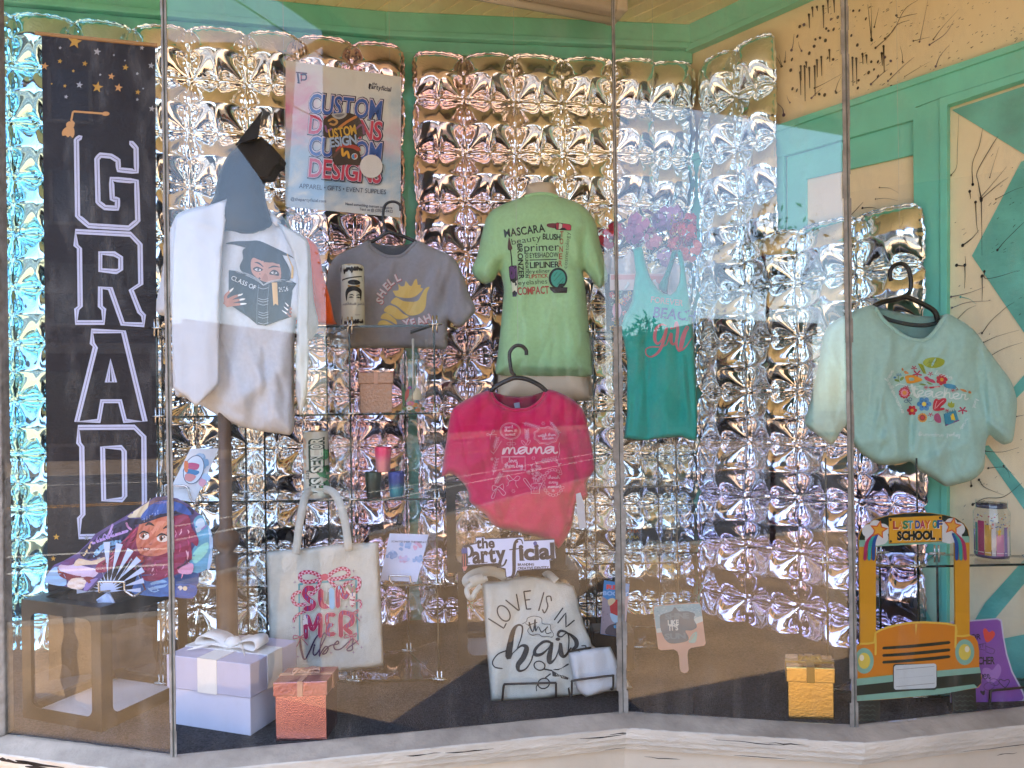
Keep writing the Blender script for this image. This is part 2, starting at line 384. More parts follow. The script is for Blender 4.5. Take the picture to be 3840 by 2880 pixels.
ceil_m = mat('ceiling_cream', '#f3e8bd', .55, var=.08, vscale=4, bump=.1, bscale=60)
white_p = mat('sill_paint', '#d2c9bb', .6, var=.14, vscale=7, bump=.5, bscale=35, stretch=(1, 1, 3))
bulk_p = mat('bulkhead_paint', '#d6c8b4', .65, var=.10, vscale=4, bump=.25, bscale=30)
sill_t = mat('sill_weathered', '#a99c8d', .75, var=.28, vscale=9, bump=.5, bscale=40)
dark_w = mat('rotten_wood', '#2a2019', .9, var=.4, vscale=30, bump=.6)
carpet = mat('carpet_charcoal', '#4a4a4e', .95, var=.45, vscale=170, bump=1.0, bscale=260, spec=.1)
chrome = mat('chrome', (.75, .75, .76), .12, 1.0)
black_pl = mat('black_plastic', (.012, .012, .014), .35)
wallM = MB()
# ---- ceiling: beadboard running along the street, one profile swept over display and soffit
def ceiling():
    m = MB(); pw = .062; g = .006; dp = .006; n0 = -2.35; L0 = -14.0; L1 = 14.0; q1 = -0.36; prof = []
    q = -6.0
    while q < q1 - pw: prof += [(q, 0), (q + pw - g, 0), (q + pw - g * .7, dp), (q + pw - g * .3, dp)]; q += pw
    prof.append((q1, 0)); vs = []
    for q, z in prof: vs += [ND * q + TD * L0 + Vector((0, 0, ZTOP + z)), ND * q + TD * L1 + Vector((0, 0, ZTOP + z))]
    fs = [(2 * i, 2 * i + 1, 2 * i + 3, 2 * i + 2) for i in range(len(prof) - 1)]
    m.add(vs, fs)
    tag(m.build('ceiling', ceil_m), kind='structure')
ceiling()
# the building above and the awning fascia
m = MB(); m.box(ND * -9 + TD * -14 + Vector((0, 0, ZTOP + .03)), TD * 28, ND * 8.64, (0, 0, .32)); m.box(ND * -9 + TD * -14 + Vector((0, 0, ZTOP + .352)), TD * 28, ND * 7.6, (0, 0, 3.4))
tag(m.build('shop_building', mat('shop_stucco', '#b59f7c', .8, var=.1, vscale=2)), 'cream upper storey of the shop above the display window', 'building')
m = MB(); m.box(ND * -.355 + TD * -14 + Vector((0, 0, ZTOP - .06)), TD * 28, ND * .05, (0, 0, .42))
tag(m.build('awning_fascia', mat('fascia_paint', '#8a5a44', .6, var=.1)), 'painted fascia board along the edge of the awning', 'awning')
# floor of the display
fl = [S0, S1, S2, S3, S5, V(RE, 0) + Vector((.2, 0, 0)), CORN + Vector((.05, .1, 0)), LK + Vector((0, .1, 0)), LE + Vector((0, .15, 0))]
o = mesh_obj('display_floor', [V(p, ZF) for p in fl], [tuple(range(len(fl)))], carpet); tag(o, kind='structure')
# ---- back wall and side wall
def wall_strip(m, a, b, n, z0, z1, off, th, mi):
    a = Vector(a); b = Vector(b); m.box(V(a + n * off, z0), b - a, n * th, (0, 0, z1 - z0), mi)
BW = empty('back_wall', V(LK, ZF), 'cream back wall with teal frieze behind the foil balloon curtain', 'wall')
m = MB(); wall_strip(m, CORN, LK, NL, ZF - .3, ZTOP, -.06, .06, 0); wall_strip(m, LK, LE, NL2, ZF - .3, ZTOP, -.06, .06, 0); m.build('wall_panel', cream, BW)
zb = ZC + 1.505; m = MB()
wall_strip(m, CORN, LK, NL, zb, ZTOP, .001, .025, 0); wall_strip(m, LK, LE, NL2, zb, ZTOP, .001, .025, 0)
for a, b, n in ((CORN, LK, NL), (LK, LE, NL2)):
    wall_strip(m, a, b, n, zb - .022, zb + .003, .002, .036, 0); wall_strip(m, a, b, n, zb - .075, zb - .024, .001, .014, 0)
    wall_strip(m, a, b, n, ZF, ZF + .16, .001, .022, 0)
for t in (0.02, .30, .62, 1.11): wall_strip(m, CORN + LD * t, CORN + LD * (t + (.138 if t > 1 else .07)), NL, ZF + .16, zb - .02, .0005, .012, 0)
for t in (.45, 1.0): wall_strip(m, LK + LD2 * t, LK + LD2 * (t + .07), NL2, ZF + .16, zb - .02, .0005, .012, 0)
bevel(m.build('teal_trim', teal, BW), .005)
SW = empty('side_wall', V(CORN, ZF), 'splattered cream and teal side wall on the right of the window', 'wall')
m = MB(); wall_strip(m, CORN - RD * .06, RE, NR, ZF - .3, ZTOP, -.06, .06, 0); m.build('wall_panel', cream, SW)
def RW(px, py, off=0.0): return onplane(px, py, V(CORN, 0) + NR * off, NR)
def RWa(v, off): return np.array([tuple(RW(q[0], q[1], float(o_))) for q, o_ in zip(v, np.broadcast_to(off, len(v)))])
def wprism(m, pts, o0, o1, mi=0):                       # polygon in the picture laid on the side wall, from offset o0 to o1
    a = [RW(x, y, o0) for x, y in pts]; m.prism(a, NR * (o1 - o0), mi)
L2 = lambda x: 229 - .3376 * (x - 1824)
m = MB()
wall_strip(m, CORN, RE, NR, zb - .01, ZTOP, .001, .028, 0); wall_strip(m, CORN, RE, NR, zb - .032, zb - .008, .002, .04, 0)
for pts, o1 in (([(1500, L2(1500)), (2400, L2(2400)), (2400, L2(2400) + 14), (1500, L2(1500) + 14)], .036),
                ([(1500, L2(1500) + 12), (2400, L2(2400) + 12), (2400, 165.7 - .3176 * 188 - 4), (2036, 217), (1983, 236), (1983, 262), (1700, 340), (1500, 398)], .026),
                ([(1500, 398), (1700, 340), (1703, 1500), (1500, 1550)], .0255),
                ([(1977, 240), (2036, 218), (2047, 1500), (1992, 1530)], .0265),
                ([(2036, 219), (2400, 104), (2400, 118), (2053, 233), (2052, 1500), (2040, 1500)], .034),
                ([(1703, 341), (1976, 263), (1976, 336), (1745, 388), (1748, 1450), (1705, 1460)], .012),
                ([(1748, 1260), (1980, 1236), (1980, 1528), (1748, 1560)], .0052)): wprism(m, pts, .001, o1)
bevel(m.build('teal_trim', teal, SW), .004)
m = MB()
for pts in ([(2057, 238), (2215, 186), (2420, 118), (2420, 400), (2212, 333)], [(2420, 250), (2206, 350), (2100, 553), (2212, 718), (2420, 950)],
            [(2185, 842), (2230, 790), (2240, 815), (2196, 860)], [(2118, 965), (2136, 962), (2240, 1090), (2240, 1140)],
            [(2225, 1195), (2230, 1240), (2120, 1372), (2092, 1362), (2130, 1300)], [(2062, 1400), (2420, 1330), (2420, 1560), (2062, 1545)]): wprism(m, pts, .0005, .003)
m.build('painted_chevron', teal_d, SW)
# black paint splatter: drips, dots, flung streaks
R_ = random.Random(5); pr = Pr()
blk = '#1b1712'; pur = '#5a4f66'
c3 = crop(2560, 0, 1280, 2212); c4 = crop(3100, 0, 740, 2212)
def drip(x, y0, y1, w_=3.0): pr.line([(x, y0), (x + .6, (y0 + y1) / 2), (x + 1.2, y1)], [w_ * 1.5, w_ * .8, w_ * .5], blk); pr.ell(x, y0, w_ * .95, w_ * 1.1, blk)
for x, y0, y1 in ((840, 50, 110), (870, 45, 70), (910, 40, 180), (940, 0, 85), (980, 0, 80), (818, 95, 180), (762, 470, 615), (790, 430, 655), (820, 440, 570), (855, 430, 620), (870, 390, 500), (898, 370, 490), (950, 325, 400), (1070, 420, 610), (1100, 375, 555), (1125, 380, 545), (1165, 350, 415), (1190, 360, 410), (1290, 345, 425), (1302, 300, 460), (765, 430, 520), (800, 405, 440)):
    (a, b), (c_, d_) = c3([(x, y0), (x, y1)]); drip(a, b, d_, 2.7)
for x, y in ((758, 172), (786, 160), (960, 125), (1005, 112), (930, 185), (945, 200), (978, 190), (743, 235), (860, 255), (890, 245), (925, 262), (852, 300), (708, 385), (700, 455), (1105, 70), (1145, 68), (1187, 122), (1060, 232), (1093, 230), (1062, 160), (1132, 292), (975, 385), (940, 375), (885, 610), (920, 615), (1135, 570), (1265, 400), (1348, 395), (1350, 480), (1310, 370), (1222, 400), (1240, 450), (1205, 470), (1265, 495), (1140, 520), (1352, 560), (740, 585), (712, 575), (820, 345), (995, 600)):
    (a, b), = c3([(x, y)]); pr.ell(a, b, R_.uniform(1.8, 3.2), R_.uniform(2.8, 4.6), blk if R_.random() < .8 else pur, .4, 9)
def streak(pts, w0, col=blk, head=True): pr.line(pts, [w0] + [w0 * .55] * (len(pts) - 2) + [w0 * .25], col); (pr.ell(*pts[0], w0 * 1.3, w0 * 1.6, col, .5, 9) if head else None)
for q, w0, col in (([(1225, 260), (1215, 180), (1200, 30)], 2.6, blk), ([(1222, 250), (1224, 150), (1220, 20)], 1.8, blk), ([(1242, 175), (1255, 120), (1272, 50)], 1.6, blk), ([(1250, 310), (1330, 240), (1390, 160), (1470, 130)], 2.2, blk), ([(1310, 250), (1370, 190), (1440, 60), (1525, 0)], 1.8, blk), ([(1385, 100), (1400, 115), (1460, 100), (1520, 88)], 2.2, blk), ([(1535, 270), (1550, 200), (1590, 0)], 1.8, pur), ([(1600, 290), (1700, 220), (1760, 130)], 2, pur), ([(1625, 255), (1680, 180), (1790, 60)], 1.6, blk), ([(1640, 430), (1670, 360), (1730, 290)], 2.2, pur), ([(1425, 400), (1422, 350), (1410, 300)], 1.6, blk), ([(1220, 545), (1290, 480), (1330, 450)], 2.2, pur), ([(1330, 525), (1440, 420), (1500, 370)], 1.8, pur), ([(705, 325), (715, 290), (722, 220)], 2.4, pur), ([(770, 330), (755, 300), (750, 270)], 1.8, pur), ([(640, 430), (620, 390), (590, 350)], 2.2, blk), ([(645, 430), (632, 390), (625, 350)], 1.5, blk), ([(662, 400), (665, 370), (668, 330)], 2.2, blk), ([(855, 570), (910, 545), (1030, 480)], 1.8, blk), ([(835, 635), (870, 600), (905, 570)], 2, pur), ([(990, 590), (1005, 540), (1030, 490)], 1.6, blk), ([(655, 745), (645, 700), (600, 660)], 3, pur), ([(695, 665), (680, 640), (675, 615)], 1.5, pur), ([(1440, 495), (1530, 440), (1600, 400)], 1, blk), ([(1495, 265), (1560, 250), (1600, 240)], 1.5, blk),
        ([(1935, 1290), (1915, 1180), (1910, 1110), (2000, 950), (2045, 880)], 3.2, blk), ([(1880, 1195), (1878, 1060), (1920, 950), (1945, 830)], 2.6, blk), ([(1935, 1290), (2040, 1200), (2110, 1150)], 2, blk), ([(1930, 1280), (2000, 1200), (2100, 1080)], 1.6, blk), ([(1898, 1310), (1905, 1450), (1915, 1510)], 2.6, blk), ([(1935, 1300), (1938, 1450), (1940, 1659)], 2.6, blk), ([(1860, 1240), (1865, 1280), (1862, 1290)], 2.6, blk), ([(1740, 1135), (1775, 1080), (1780, 960), (1790, 740)], 1.6, blk), ([(1672, 1190), (1690, 1110), (1705, 1100)], 2.4, blk), ([(2040, 1620), (2090, 1560), (2170, 1480), (2212, 1440)], 2.4, blk), ([(1815, 1590), (1880, 1540), (1920, 1490)], 3.0, blk), ([(1085, 1400), (1160, 1320), (1170, 1310)], 1.8, blk), ([(1165, 1348), (1230, 1345), (1290, 1365)], 2, blk), ([(1250, 1290), (1320, 1285), (1395, 1300)], 1.2, blk), ([(1275, 1215), (1340, 1220), (1400, 1250)], 1.2, blk), ([(2030, 1290), (2150, 1230), (2212, 1210)], 1.4, blk), ([(1990, 1150), (2010, 1080), (2050, 950)], 1.2, blk)): streak(c3(q), w0 * .88, col)
c5 = crop(2560, 960, 1280, 2212)
for q, w0, col in (([(1775, 60), (1830, 60), (1830, 0)], 2.4, blk), ([(1828, 60), (1830, 130), (1826, 210)], 2.4, blk), ([(1940, 130), (1942, 210), (1940, 290)], 2.4, blk), ([(1955, 100), (1960, 145), (2040, 135), (2170, 95)], 2, blk), ([(1740, 265), (1850, 240), (1960, 200)], 1.6, pur), ([(1745, 335), (1850, 300), (2000, 290)], 1.5, pur), ([(1800, 265), (1860, 280), (1900, 310)], 1.6, (.1, .4, .36)), ([(1940, 500), (2000, 420), (2100, 330), (2150, 300)], 1.6, blk), ([(1950, 560), (2040, 520), (2180, 480)], 1.3, blk), ([(1990, 650), (2080, 600), (2200, 560)], 1.3, blk), ([(1960, 1265), (2070, 1270), (2180, 1240)], 1.5, blk), ([(1880, 1610), (1960, 1570), (2080, 1560), (2200, 1470)], 2.2, blk), ([(1870, 1490), (1868, 1460), (1870, 1450)], 2, blk), ([(1920, 1450), (1960, 1500), (2080, 1550)], 1.8, blk), ([(1980, 1375), (2080, 1370), (2150, 1420)], 1.5, blk), ([(2160, 1040), (2190, 1035), (2212, 1030)], 1.4, blk), ([(2080, 1360), (2110, 1400), (2120, 1440)], 1.5, blk), ([(1770, 420), (1840, 350), (1900, 320)], 1.2, blk)): streak(c5(q), w0 * 1.05, col)
for i in range(150):
    x = R_.uniform(1780, 2210); y = R_.uniform(5, L2(x) - 12); a = -.55 + R_.uniform(-.3, .3); l_ = R_.uniform(1, 7); w0 = R_.uniform(.5, 1.1)
    pr.line([(x, y), (x + l_ * math.cos(a), y + l_ * math.sin(a) * 1.1)], w0, blk, sm=0)
for i in range(70):
    x = R_.uniform(2058, 2205); y = R_.uniform(330, 1150); a = -.5 + R_.uniform(-.4, .4); l_ = R_.uniform(1, 9)
    pr.line([(x, y), (x + l_ * math.cos(a), y + l_ * math.sin(a))], R_.uniform(.5, 1.1), blk, sm=0)
pr.build('paint_splatter', RWa, SW, attr_mat('splatter_paint', .35), off=.0036, dl=.000002)
# ---- ceiling light
LF = empty('ceiling_light', P(1327, 38, 2.7), 'white fluorescent tube fitting on the slatted ceiling', 'ceiling light')
ld = Vector((-.366, -.125, 0)).normalized(); a = P(1327, 30, 2.71); a.z = ZTOP - .09; pn = Vector((-ld.y, ld.x, 0))
m = MB(); m.box(a - pn * .055, ld * 1.2, pn * .11, (0, 0, .088)); bevel(m.build('housing', mat('white_enamel', '#b8b2a8', .35), LF), .02, 3)
m = MB(); m.box(a - pn * .062 - ld * .03, ld * .045, pn * .124, (0, 0, .089)); bevel(m.build('end_cap', mat('white_plastic', '#c9c4ba', .3), LF), .012, 3)
m = MB(); m.tube([a + Vector((0, 0, -.012)), a + ld * 1.2 + Vector((0, 0, -.012))], .014, 10); m.build('tube', mat('lamp_glass', '#c8c4bc', .2), LF, True)
# ---- panes, caulk, sill
pane_m = glass_mat('window_glass', (1, 1, 1), .032, 0, .09); pane_m2 = glass_mat('window_glass_weak', (1, 1, 1), .024, 0, .07); pane_m3 = glass_mat('window_glass_bright', (1, 1, 1), .038, 0, .08)  # second glass made less reflective to weaken the street mirrored in it
caulk = mat('caulk_grey', '#8c8882', .7, var=.3, vscale=30, bump=.5, bscale=60); cedge = mat('glass_edge', '#5f6660', .25, spec=.6)
ZPT = ZTOP - .002
segs = [(S0, S1, 'leftmost pane of the shop window in front of the black banner'), (S1, S2, 'wide middle pane of the shop window in front of the tote bags'), (S2, S3, 'pane reflecting the street in front of the turquoise tank top'), (S3, S5, 'rightmost pane of the window in front of the school bus sign')]
PANES = []
for i, (a, b, lb) in enumerate(segs):
    n = Vector((-(b - a).y, (b - a).x, 0)).normalized(); n = n if n.y > 0 else -n
    m = MB(); e = (b - a).normalized() * .004; m.box(V(a + e, ZF + .002), (b - a) - e * 2, n * .006, (0, 0, ZPT - ZF)); o = m.build('window_pane', (pane_m, pane_m2, pane_m3, pane_m)[i])
    tag(o, lb, 'window', 'panes of the shop window'); PANES.append(o)
    m = MB(); R2 = random.Random(i)
    wd = (.010, .012, .014, .012)[i]
    if i < 3:
        zz = np.linspace(ZF, ZPT, 40); c0 = V(b, 0); dd = (b - a).normalized(); nx = (segs[i + 1][1] - segs[i + 1][0]).normalized()
        k = 2.0 if i == 1 else 1.0
        for z0, z1 in zip(zz[:-1], zz[1:]):
            ww = wd * R2.uniform(.55, 1.0) * (k if z0 < ZC + .2 or i != 1 else .5); m.box(V(b, z0) - dd * ww * .75 - n * .003, dd * ww * .72, n * .003, (0, 0, z1 - z0), 0); ww2 = wd * R2.uniform(.4, .8) * (k if z0 < ZC + .2 or i != 1 else .4)
            n2 = Vector((-nx.y, nx.x, 0)); n2 = n2 if n2.y > 0 else -n2; m.box(V(b, z0) + nx * .003 - n2 * .003, nx * ww2 * .7, n2 * .003, (0, 0, z1 - z0), 0)
        m.build('caulk_strip', caulk, o)
        m = MB(); m.box(V(b, ZF) - dd * .003 + n * .0005, dd * .006, n * .006, (0, 0, ZPT - ZF)); m.build('glass_edge', cedge, o)
    else: m.tube([V(a, ZF), V(a, ZPT)], .003, 6); m.build('glass_edge', cedge, o)
m = MB(); m.box(V(S0, ZF) + Vector((-.03, -.01, 0)), (.026, .01, 0), (0, .035, 0), (0, 0, ZPT - ZF)); tag(bevel(m.build('window_frame', caulk), .004), 'pale metal frame post at the left edge of the window', 'window frame')
S00 = S0 + Vector((-.03, .01, 0)); Sx = S0 + Vector((-1.2, .35, 0))
m = MB(); m.box(V(Sx, ZF), S00 - Sx, (0.004, .006, 0), (0, 0, ZPT - ZF)); tag(m.build('window_pane', pane_m), 'sliver of glass beyond the left frame post', 'window', 'panes of the shop window')
def offset_line(pts, d):                               # parallel polyline towards the street
    out = []
    for i, p in enumerate(pts):
        a = pts[max(i - 1, 0)]; b = pts[min(i + 1, len(pts) - 1)]
        def nn(u, v): e = (v - u).normalized(); k = Vector((e.y, -e.x, 0)); return k if k.y < 0 else -k
        if i == 0: out.append(p + nn(p, b) * d); continue
        if i == len(pts) - 1: out.append(p + nn(a, p) * d); continue
        n1, n2 = nn(a, p), nn(p, b); h = (n1 + n2).normalized(); out.append(p + h * (d / max(.3, h.dot(n1))))
    return out
SP = [Sx, S0, S1, S2, S3, S5]; SP = [V(p, 0) for p in SP]
SILL = empty('window_sill', V(S1, ZF), 'weathered white wooden sill under the shop window panes', 'window sill')
def sweep(prof, name, m_, parent, jit=0.0, nseg=24):
    dense = []
    for a, b in zip(SP[:-1], SP[1:]): dense += [a + (b - a) * (k / nseg) for k in range(nseg)]
    dense.append(SP[-1]); vs = []; n = len(dense); rr = random.Random(3)
    # offsets are taken from the corner polyline so mitres stay sharp
    for d, z in prof:
        ol = offset_line(SP, d); row = []
        for a, b in zip(ol[:-1], ol[1:]): row += [a + (b - a) * (k / nseg) for k in range(nseg)]
        row.append(ol[-1]); vs += [V(p, ZF + z + rr.uniform(-jit, jit)) for p in row]
    fs = [(i * n + k, (i + 1) * n + k, (i + 1) * n + k + 1, i * n + k + 1) for i in range(len(prof) - 1) for k in range(n - 1)]
    return mesh_obj(name, vs, fs, m_, parent)
sweep([(-.010, .0006), (-.004, .002), (.006, -.001), (.05, -.018), (.0515, -.0185)], 'sill_top', sill_t, SILL, .0009)
sweep([(.050, -.0175), (.053, -.020), (.053, -.045), (.049, -.046)], 'sill_front', white_p, SILL, .0008)
sweep([(.051, -.045), (.046, -.046), (.046, -.062), (.040, -.064), (.036, -.080), (.028, -.083)], 'moulding', white_p, SILL, .0008)
sweep([(.029, -.082), (.020, -.086), (.020, -.70)], 'bulkhead', bulk_p, SILL, 0)
# peeling cracks where bare wood shows
pr = Pr(); rr = random.Random(9)
def crackline(a, b, d, z, n, amp, w0):
    for k in range(n):
        t0 = rr.random(); t1 = t0 + rr.uniform(.06, .30); pts = []
        for j in range(6):
            t = min(1, t0 + (t1 - t0) * j / 5); pts.append((t, rr.uniform(-amp, amp) * .22 + amp * (hash((k, n)) % 5 - 2) * .3))
        ws = [w0 * .3] + [w0 * rr.uniform(.4, 1.4) for _ in range(4)] + [w0 * .2]; yield pts, ws
def crack_mesh():
    m = MB()
    for ai, cnt in ((0, 3), (1, 12), (2, 6), (3, 2), (4, 2)):
        for (d, z, amp, w0, q) in ((.0535, -.034, .008, .006, 1), (.0375, -.0745, .004, .004, .5), (.0225, -.10, .008, .004, .5)):
            ol = offset_line(SP, d); a, b = ol[ai], ol[ai + 1]
            for pts, ws in crackline(a, b, d, z, max(1, int(cnt * q)), amp, w0 * (1.2 if ai <= 1 else .4)):
                vs = []
                for (t, dz), w_ in zip(pts, ws): p = a + (b - a) * t; vs += [V(p, ZF + z + dz + w_ / 2), V(p, ZF + z + dz - w_ / 2)]
                m.add(vs, [(2 * i, 2 * i + 1, 2 * i + 3, 2 * i + 2) for i in range(5)])
    m.build('paint_crack', dark_w, SILL)
crack_mesh()
# ---------------------------------------------------------------- foil balloon curtains
foil_m = attr_mat('foil', .12, 1.0, .5)
def foil(label, O, u, n, nc, nr, pw, ph, tint, seed, A=.062, res=40, uneven=None):
    r = np.random.RandomState(seed); W, H = nc * res + 1, nr * res + 1
    gx, gy = np.meshgrid(np.arange(W) / res, np.arange(H) / res)      # in cells
    ci = np.minimum(gx.astype(int), nc - 1); ri = np.minimum(gy.astype(int), nr - 1); a = gx - ci; b = gy - ri
    amp = r.uniform(.86, 1.12, (nr, nc))[ri, ci]
    def wfun(s, wm):                                   # half width of the petals along an edge, s in 0..1
        q = np.minimum(s, 1 - s) / .462; return wm * np.power(np.clip(q, 0, 1), .85) * np.sqrt(np.clip(1 - np.clip(q, 0, 1) ** 7, 0, 1)) + .012
    pm = r.uniform(.135, .165, (nr + 1, nc + 1))
    wmv = lambda col: pm[ri, col]; wmh = lambda row: pm[row, ci]
    eL, eR, eT, eB = [np.ones_like(gx) for _ in range(4)]
    wl = wfun(b, wmv(ci)); wr = wfun(b, wmv(ci + 1)); wt = wfun(a, wmh(ri)); wb = wfun(a, wmh(ri + 1))
    wl = np.where(ci == 0, wl * .02, wl); wr = np.where(ci == nc - 1, wr * .02, wr); wt = np.where(ri == 0, wt * .02, wt); wb = np.where(ri == nr - 1, wb * .02, wb)
    dl, dr, dt, db = a - wl, 1 - a - wr, b - wt, 1 - b - wb
    sx = np.clip(np.minimum(dl, dr) / (.5 - np.where(dl < dr, wl, wr) * .8), 0, 1); sy = np.clip(np.minimum(dt, db) / (.5 - np.where(dt < db, wt, wb) * .8), 0, 1)
    hp = np.power(np.clip(1 - (1 - sx) ** 2.4, 0, 1), .6) * np.power(np.clip(1 - (1 - sy) ** 2.0, 0, 1), .62)
    ph1, ph2, ph3 = [r.uniform(0, 6.28, (nr, nc))[ri, ci] for _ in range(3)]
    dmin = np.minimum(np.minimum(dl, dr), np.minimum(dt, db)); along = np.where(np.minimum(dl, dr) < np.minimum(dt, db), b, a)
    pleat = np.sin(along * 78 + ph1) * np.exp(-np.clip(dmin, 0, 1) / .05) * .014 * (np.abs(along - .5) < .33)
    fan = np.sin(np.arctan2(b - .02, a - .5) * 13 + ph2) * .008 * np.exp(-((b - .25) / .2) ** 2) + np.sin(np.arctan2(1 - b, a - .5) * 11 + ph3) * .006 * np.exp(-((b - .8) / .16) ** 2)
    low = .05 * np.sin(a * 3.1 + ph2) * np.sin(b * 3.7 + ph3)
    h = A * amp * (hp * (1 + low) + (pleat + fan) * np.clip(hp * 1.4, 0, 1))
    # petals
    def petal(t, w_, s, k):
        q = np.minimum(s, 1 - s) / .462; x = np.clip(t / np.maximum(w_, 1e-6), 0, 1)
        tent = np.minimum(1.0, 1.7 * (1 - x)) * (.72 + .28 * np.clip(2.4 * (1 - x) - .9, 0, 1)); facet = tent
        rad = .12 * np.sin(x * 8 + k) * (1 - x) + .07 * np.sin(q * 16 + k * 2) * (x < .6) + .05 * np.sin(x * 22 + q * 11 + k)
        return A * (.03 + .10 * np.exp(-((x - .97) / .07) ** 2) + .32 * np.sin(np.clip(q, 0, 1) * 2.35) ** .8 * (facet + .16 * rad))
    inp = dmin < 0
    hv = np.where(dl < 0, petal(a, wl, b, ph1), np.where(dr < 0, petal(1 - a, wr, b, ph2), np.where(dt < 0, petal(b, wt, a, ph3), petal(1 - b, wb, a, ph1 + 1))))
    h = np.where(inp, hv, h)
    rc = np.minimum(np.hypot(np.minimum(a, 1 - a), np.minimum(b, 1 - b)), 1); ang = np.arctan2(np.minimum(b, 1 - b), np.minimum(a, 1 - a))
    h += A * .13 * np.sin(ang * 17 + ph1 * 2) * np.exp(-(rc / .13) ** 2) + A * .10 * np.exp(-(rc / .05) ** 2)
    h += .0003 * r.randn(*h.shape) * np.where(inp, 1.0, .04)
    rim = np.minimum(np.minimum(gx, nc - gx), np.minimum(gy, nr - gy)); 
    # scalloped outline and hanging irregularity
    jx = r.uniform(-.035, .035, (nr + 1, nc + 1)); jy = r.uniform(-.035, .035, (nr + 1, nc + 1)); jz = r.uniform(-.012, .012, (nr + 1, nc + 1))
    def bil(t): return (t[ri, ci] * (1 - a) + t[ri, ci + 1] * a) * (1 - b) + (t[ri + 1, ci] * (1 - a) + t[ri + 1, ci + 1] * a) * b
    X = gx + bil(jx); Y = gy + bil(jy)
    pin = lambda s: .075 * (1 - np.sqrt(np.clip(4 * s * (1 - s), 0, 1))) + .008 * np.sin(s * 40)
    X += np.where(gx < .5, pin(b) * np.clip(1 - gx * 5, 0, 1), 0) - np.where(gx > nc - .5, pin(b) * np.clip(1 - (nc - gx) * 5, 0, 1), 0)
    Y += np.where(gy < .5, pin(a) * np.clip(1 - gy * 5, 0, 1), 0) - np.where(gy > nr - .5, pin(a) * np.clip(1 - (nr - gy) * 5, 0, 1), 0)
    O = np.array(O); u = np.array(u); n = np.array(n)
    Pn = O + X[..., None] * pw * u + np.array([0, 0, -1]) * (Y[..., None] * ph) + n * (h + bil(jz))[..., None]
    cols = tint(Pn.reshape(-1, 3), inp.reshape(-1))
    idx = np.arange(W * H).reshape(H, W); f = np.stack([idx[:-1, :-1], idx[1:, :-1], idx[1:, 1:], idx[:-1, 1:]], -1); fm = np.ones(f.shape[:2], bool)
    if uneven is not None:
        for c_ in range(nc): fm[:, c_ * res:(c_ + 1) * res] = (np.arange(H - 1) < uneven[c_] * res)[:, None]
    f = f[fm].reshape(-1, 4)
    me = bpy.data.meshes.new('foil_curtain'); vs = Pn.reshape(-1, 3); me.vertices.add(len(vs)); me.vertices.foreach_set('co', vs.astype(np.float32).ravel())
    me.loops.add(len(f) * 4); me.loops.foreach_set('vertex_index', f.ravel().astype(np.int32)); me.polygons.add(len(f)); me.polygons.foreach_set('loop_start', np.arange(len(f)) * 4)
    me.polygons.foreach_set('use_smooth', np.ones(len(f), bool)); ca = me.color_attributes.new('Col', 'FLOAT_COLOR', 'POINT'); cc = np.ones((len(vs), 4), np.float32); cc[:, :3] = cols; ca.data.foreach_set('color', cc.ravel())
    me.materials.append(foil_m); me.update(calc_edges=True); me.validate(); o = bpy.data.objects.new('foil_balloon_curtain', me); COL.objects.link(o)
    return tag(o, label, 'balloon curtain', 'foil balloon curtains lining the walls')
def lerp(a, b, t): return a + (b - a) * t[:, None]
def grad(stops):                                       # colour along x, stops in metres; petals deepened in colour for light bouncing between the folds
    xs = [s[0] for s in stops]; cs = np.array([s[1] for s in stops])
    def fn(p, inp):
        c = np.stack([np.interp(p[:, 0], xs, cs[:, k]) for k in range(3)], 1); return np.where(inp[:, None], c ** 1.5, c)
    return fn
tealf = (.50, .82, .92); silv = (.96, .95, .93); rose = (.94, .78, .86); ice = (.80, .91, .97); vio = (.84, .76, .96)
# leftmost + middle-left curtains on the bent part of the back wall, then the one up to the corner
def on_wall(px, side):
    return onplane(px, 890, V(LK, 0) + (NL if side else NL2) * .03, NL if side else NL2)
zt = ZC + 1.44
a = on_wall(882, 0); pw, ph = .198, .197
ncol = 8
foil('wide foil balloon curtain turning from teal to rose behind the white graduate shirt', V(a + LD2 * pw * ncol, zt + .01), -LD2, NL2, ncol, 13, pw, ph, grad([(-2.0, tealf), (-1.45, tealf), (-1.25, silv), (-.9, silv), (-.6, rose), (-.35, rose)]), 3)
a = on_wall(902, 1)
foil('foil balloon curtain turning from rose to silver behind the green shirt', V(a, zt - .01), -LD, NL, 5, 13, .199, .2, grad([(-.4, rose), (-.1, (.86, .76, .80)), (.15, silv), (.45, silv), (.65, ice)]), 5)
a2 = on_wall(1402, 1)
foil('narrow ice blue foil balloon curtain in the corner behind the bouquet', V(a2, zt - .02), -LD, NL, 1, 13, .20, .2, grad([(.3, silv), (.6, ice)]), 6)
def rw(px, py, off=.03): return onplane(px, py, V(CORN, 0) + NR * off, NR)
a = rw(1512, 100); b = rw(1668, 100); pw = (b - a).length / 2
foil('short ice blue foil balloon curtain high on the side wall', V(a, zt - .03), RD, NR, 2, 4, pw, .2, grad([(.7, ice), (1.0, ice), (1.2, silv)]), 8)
a = rw(1506, 440, .035); b = rw(1985, 440, .035); zt2 = rw(1985, 452).z; pw = (b - a).length / 4
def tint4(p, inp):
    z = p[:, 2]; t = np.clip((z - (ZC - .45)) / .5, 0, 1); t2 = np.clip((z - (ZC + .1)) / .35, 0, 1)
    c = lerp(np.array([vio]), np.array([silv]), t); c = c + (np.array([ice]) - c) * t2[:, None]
    return np.where(inp[:, None], c ** 1.5, c)  # bounced light in the petal folds put into the colour
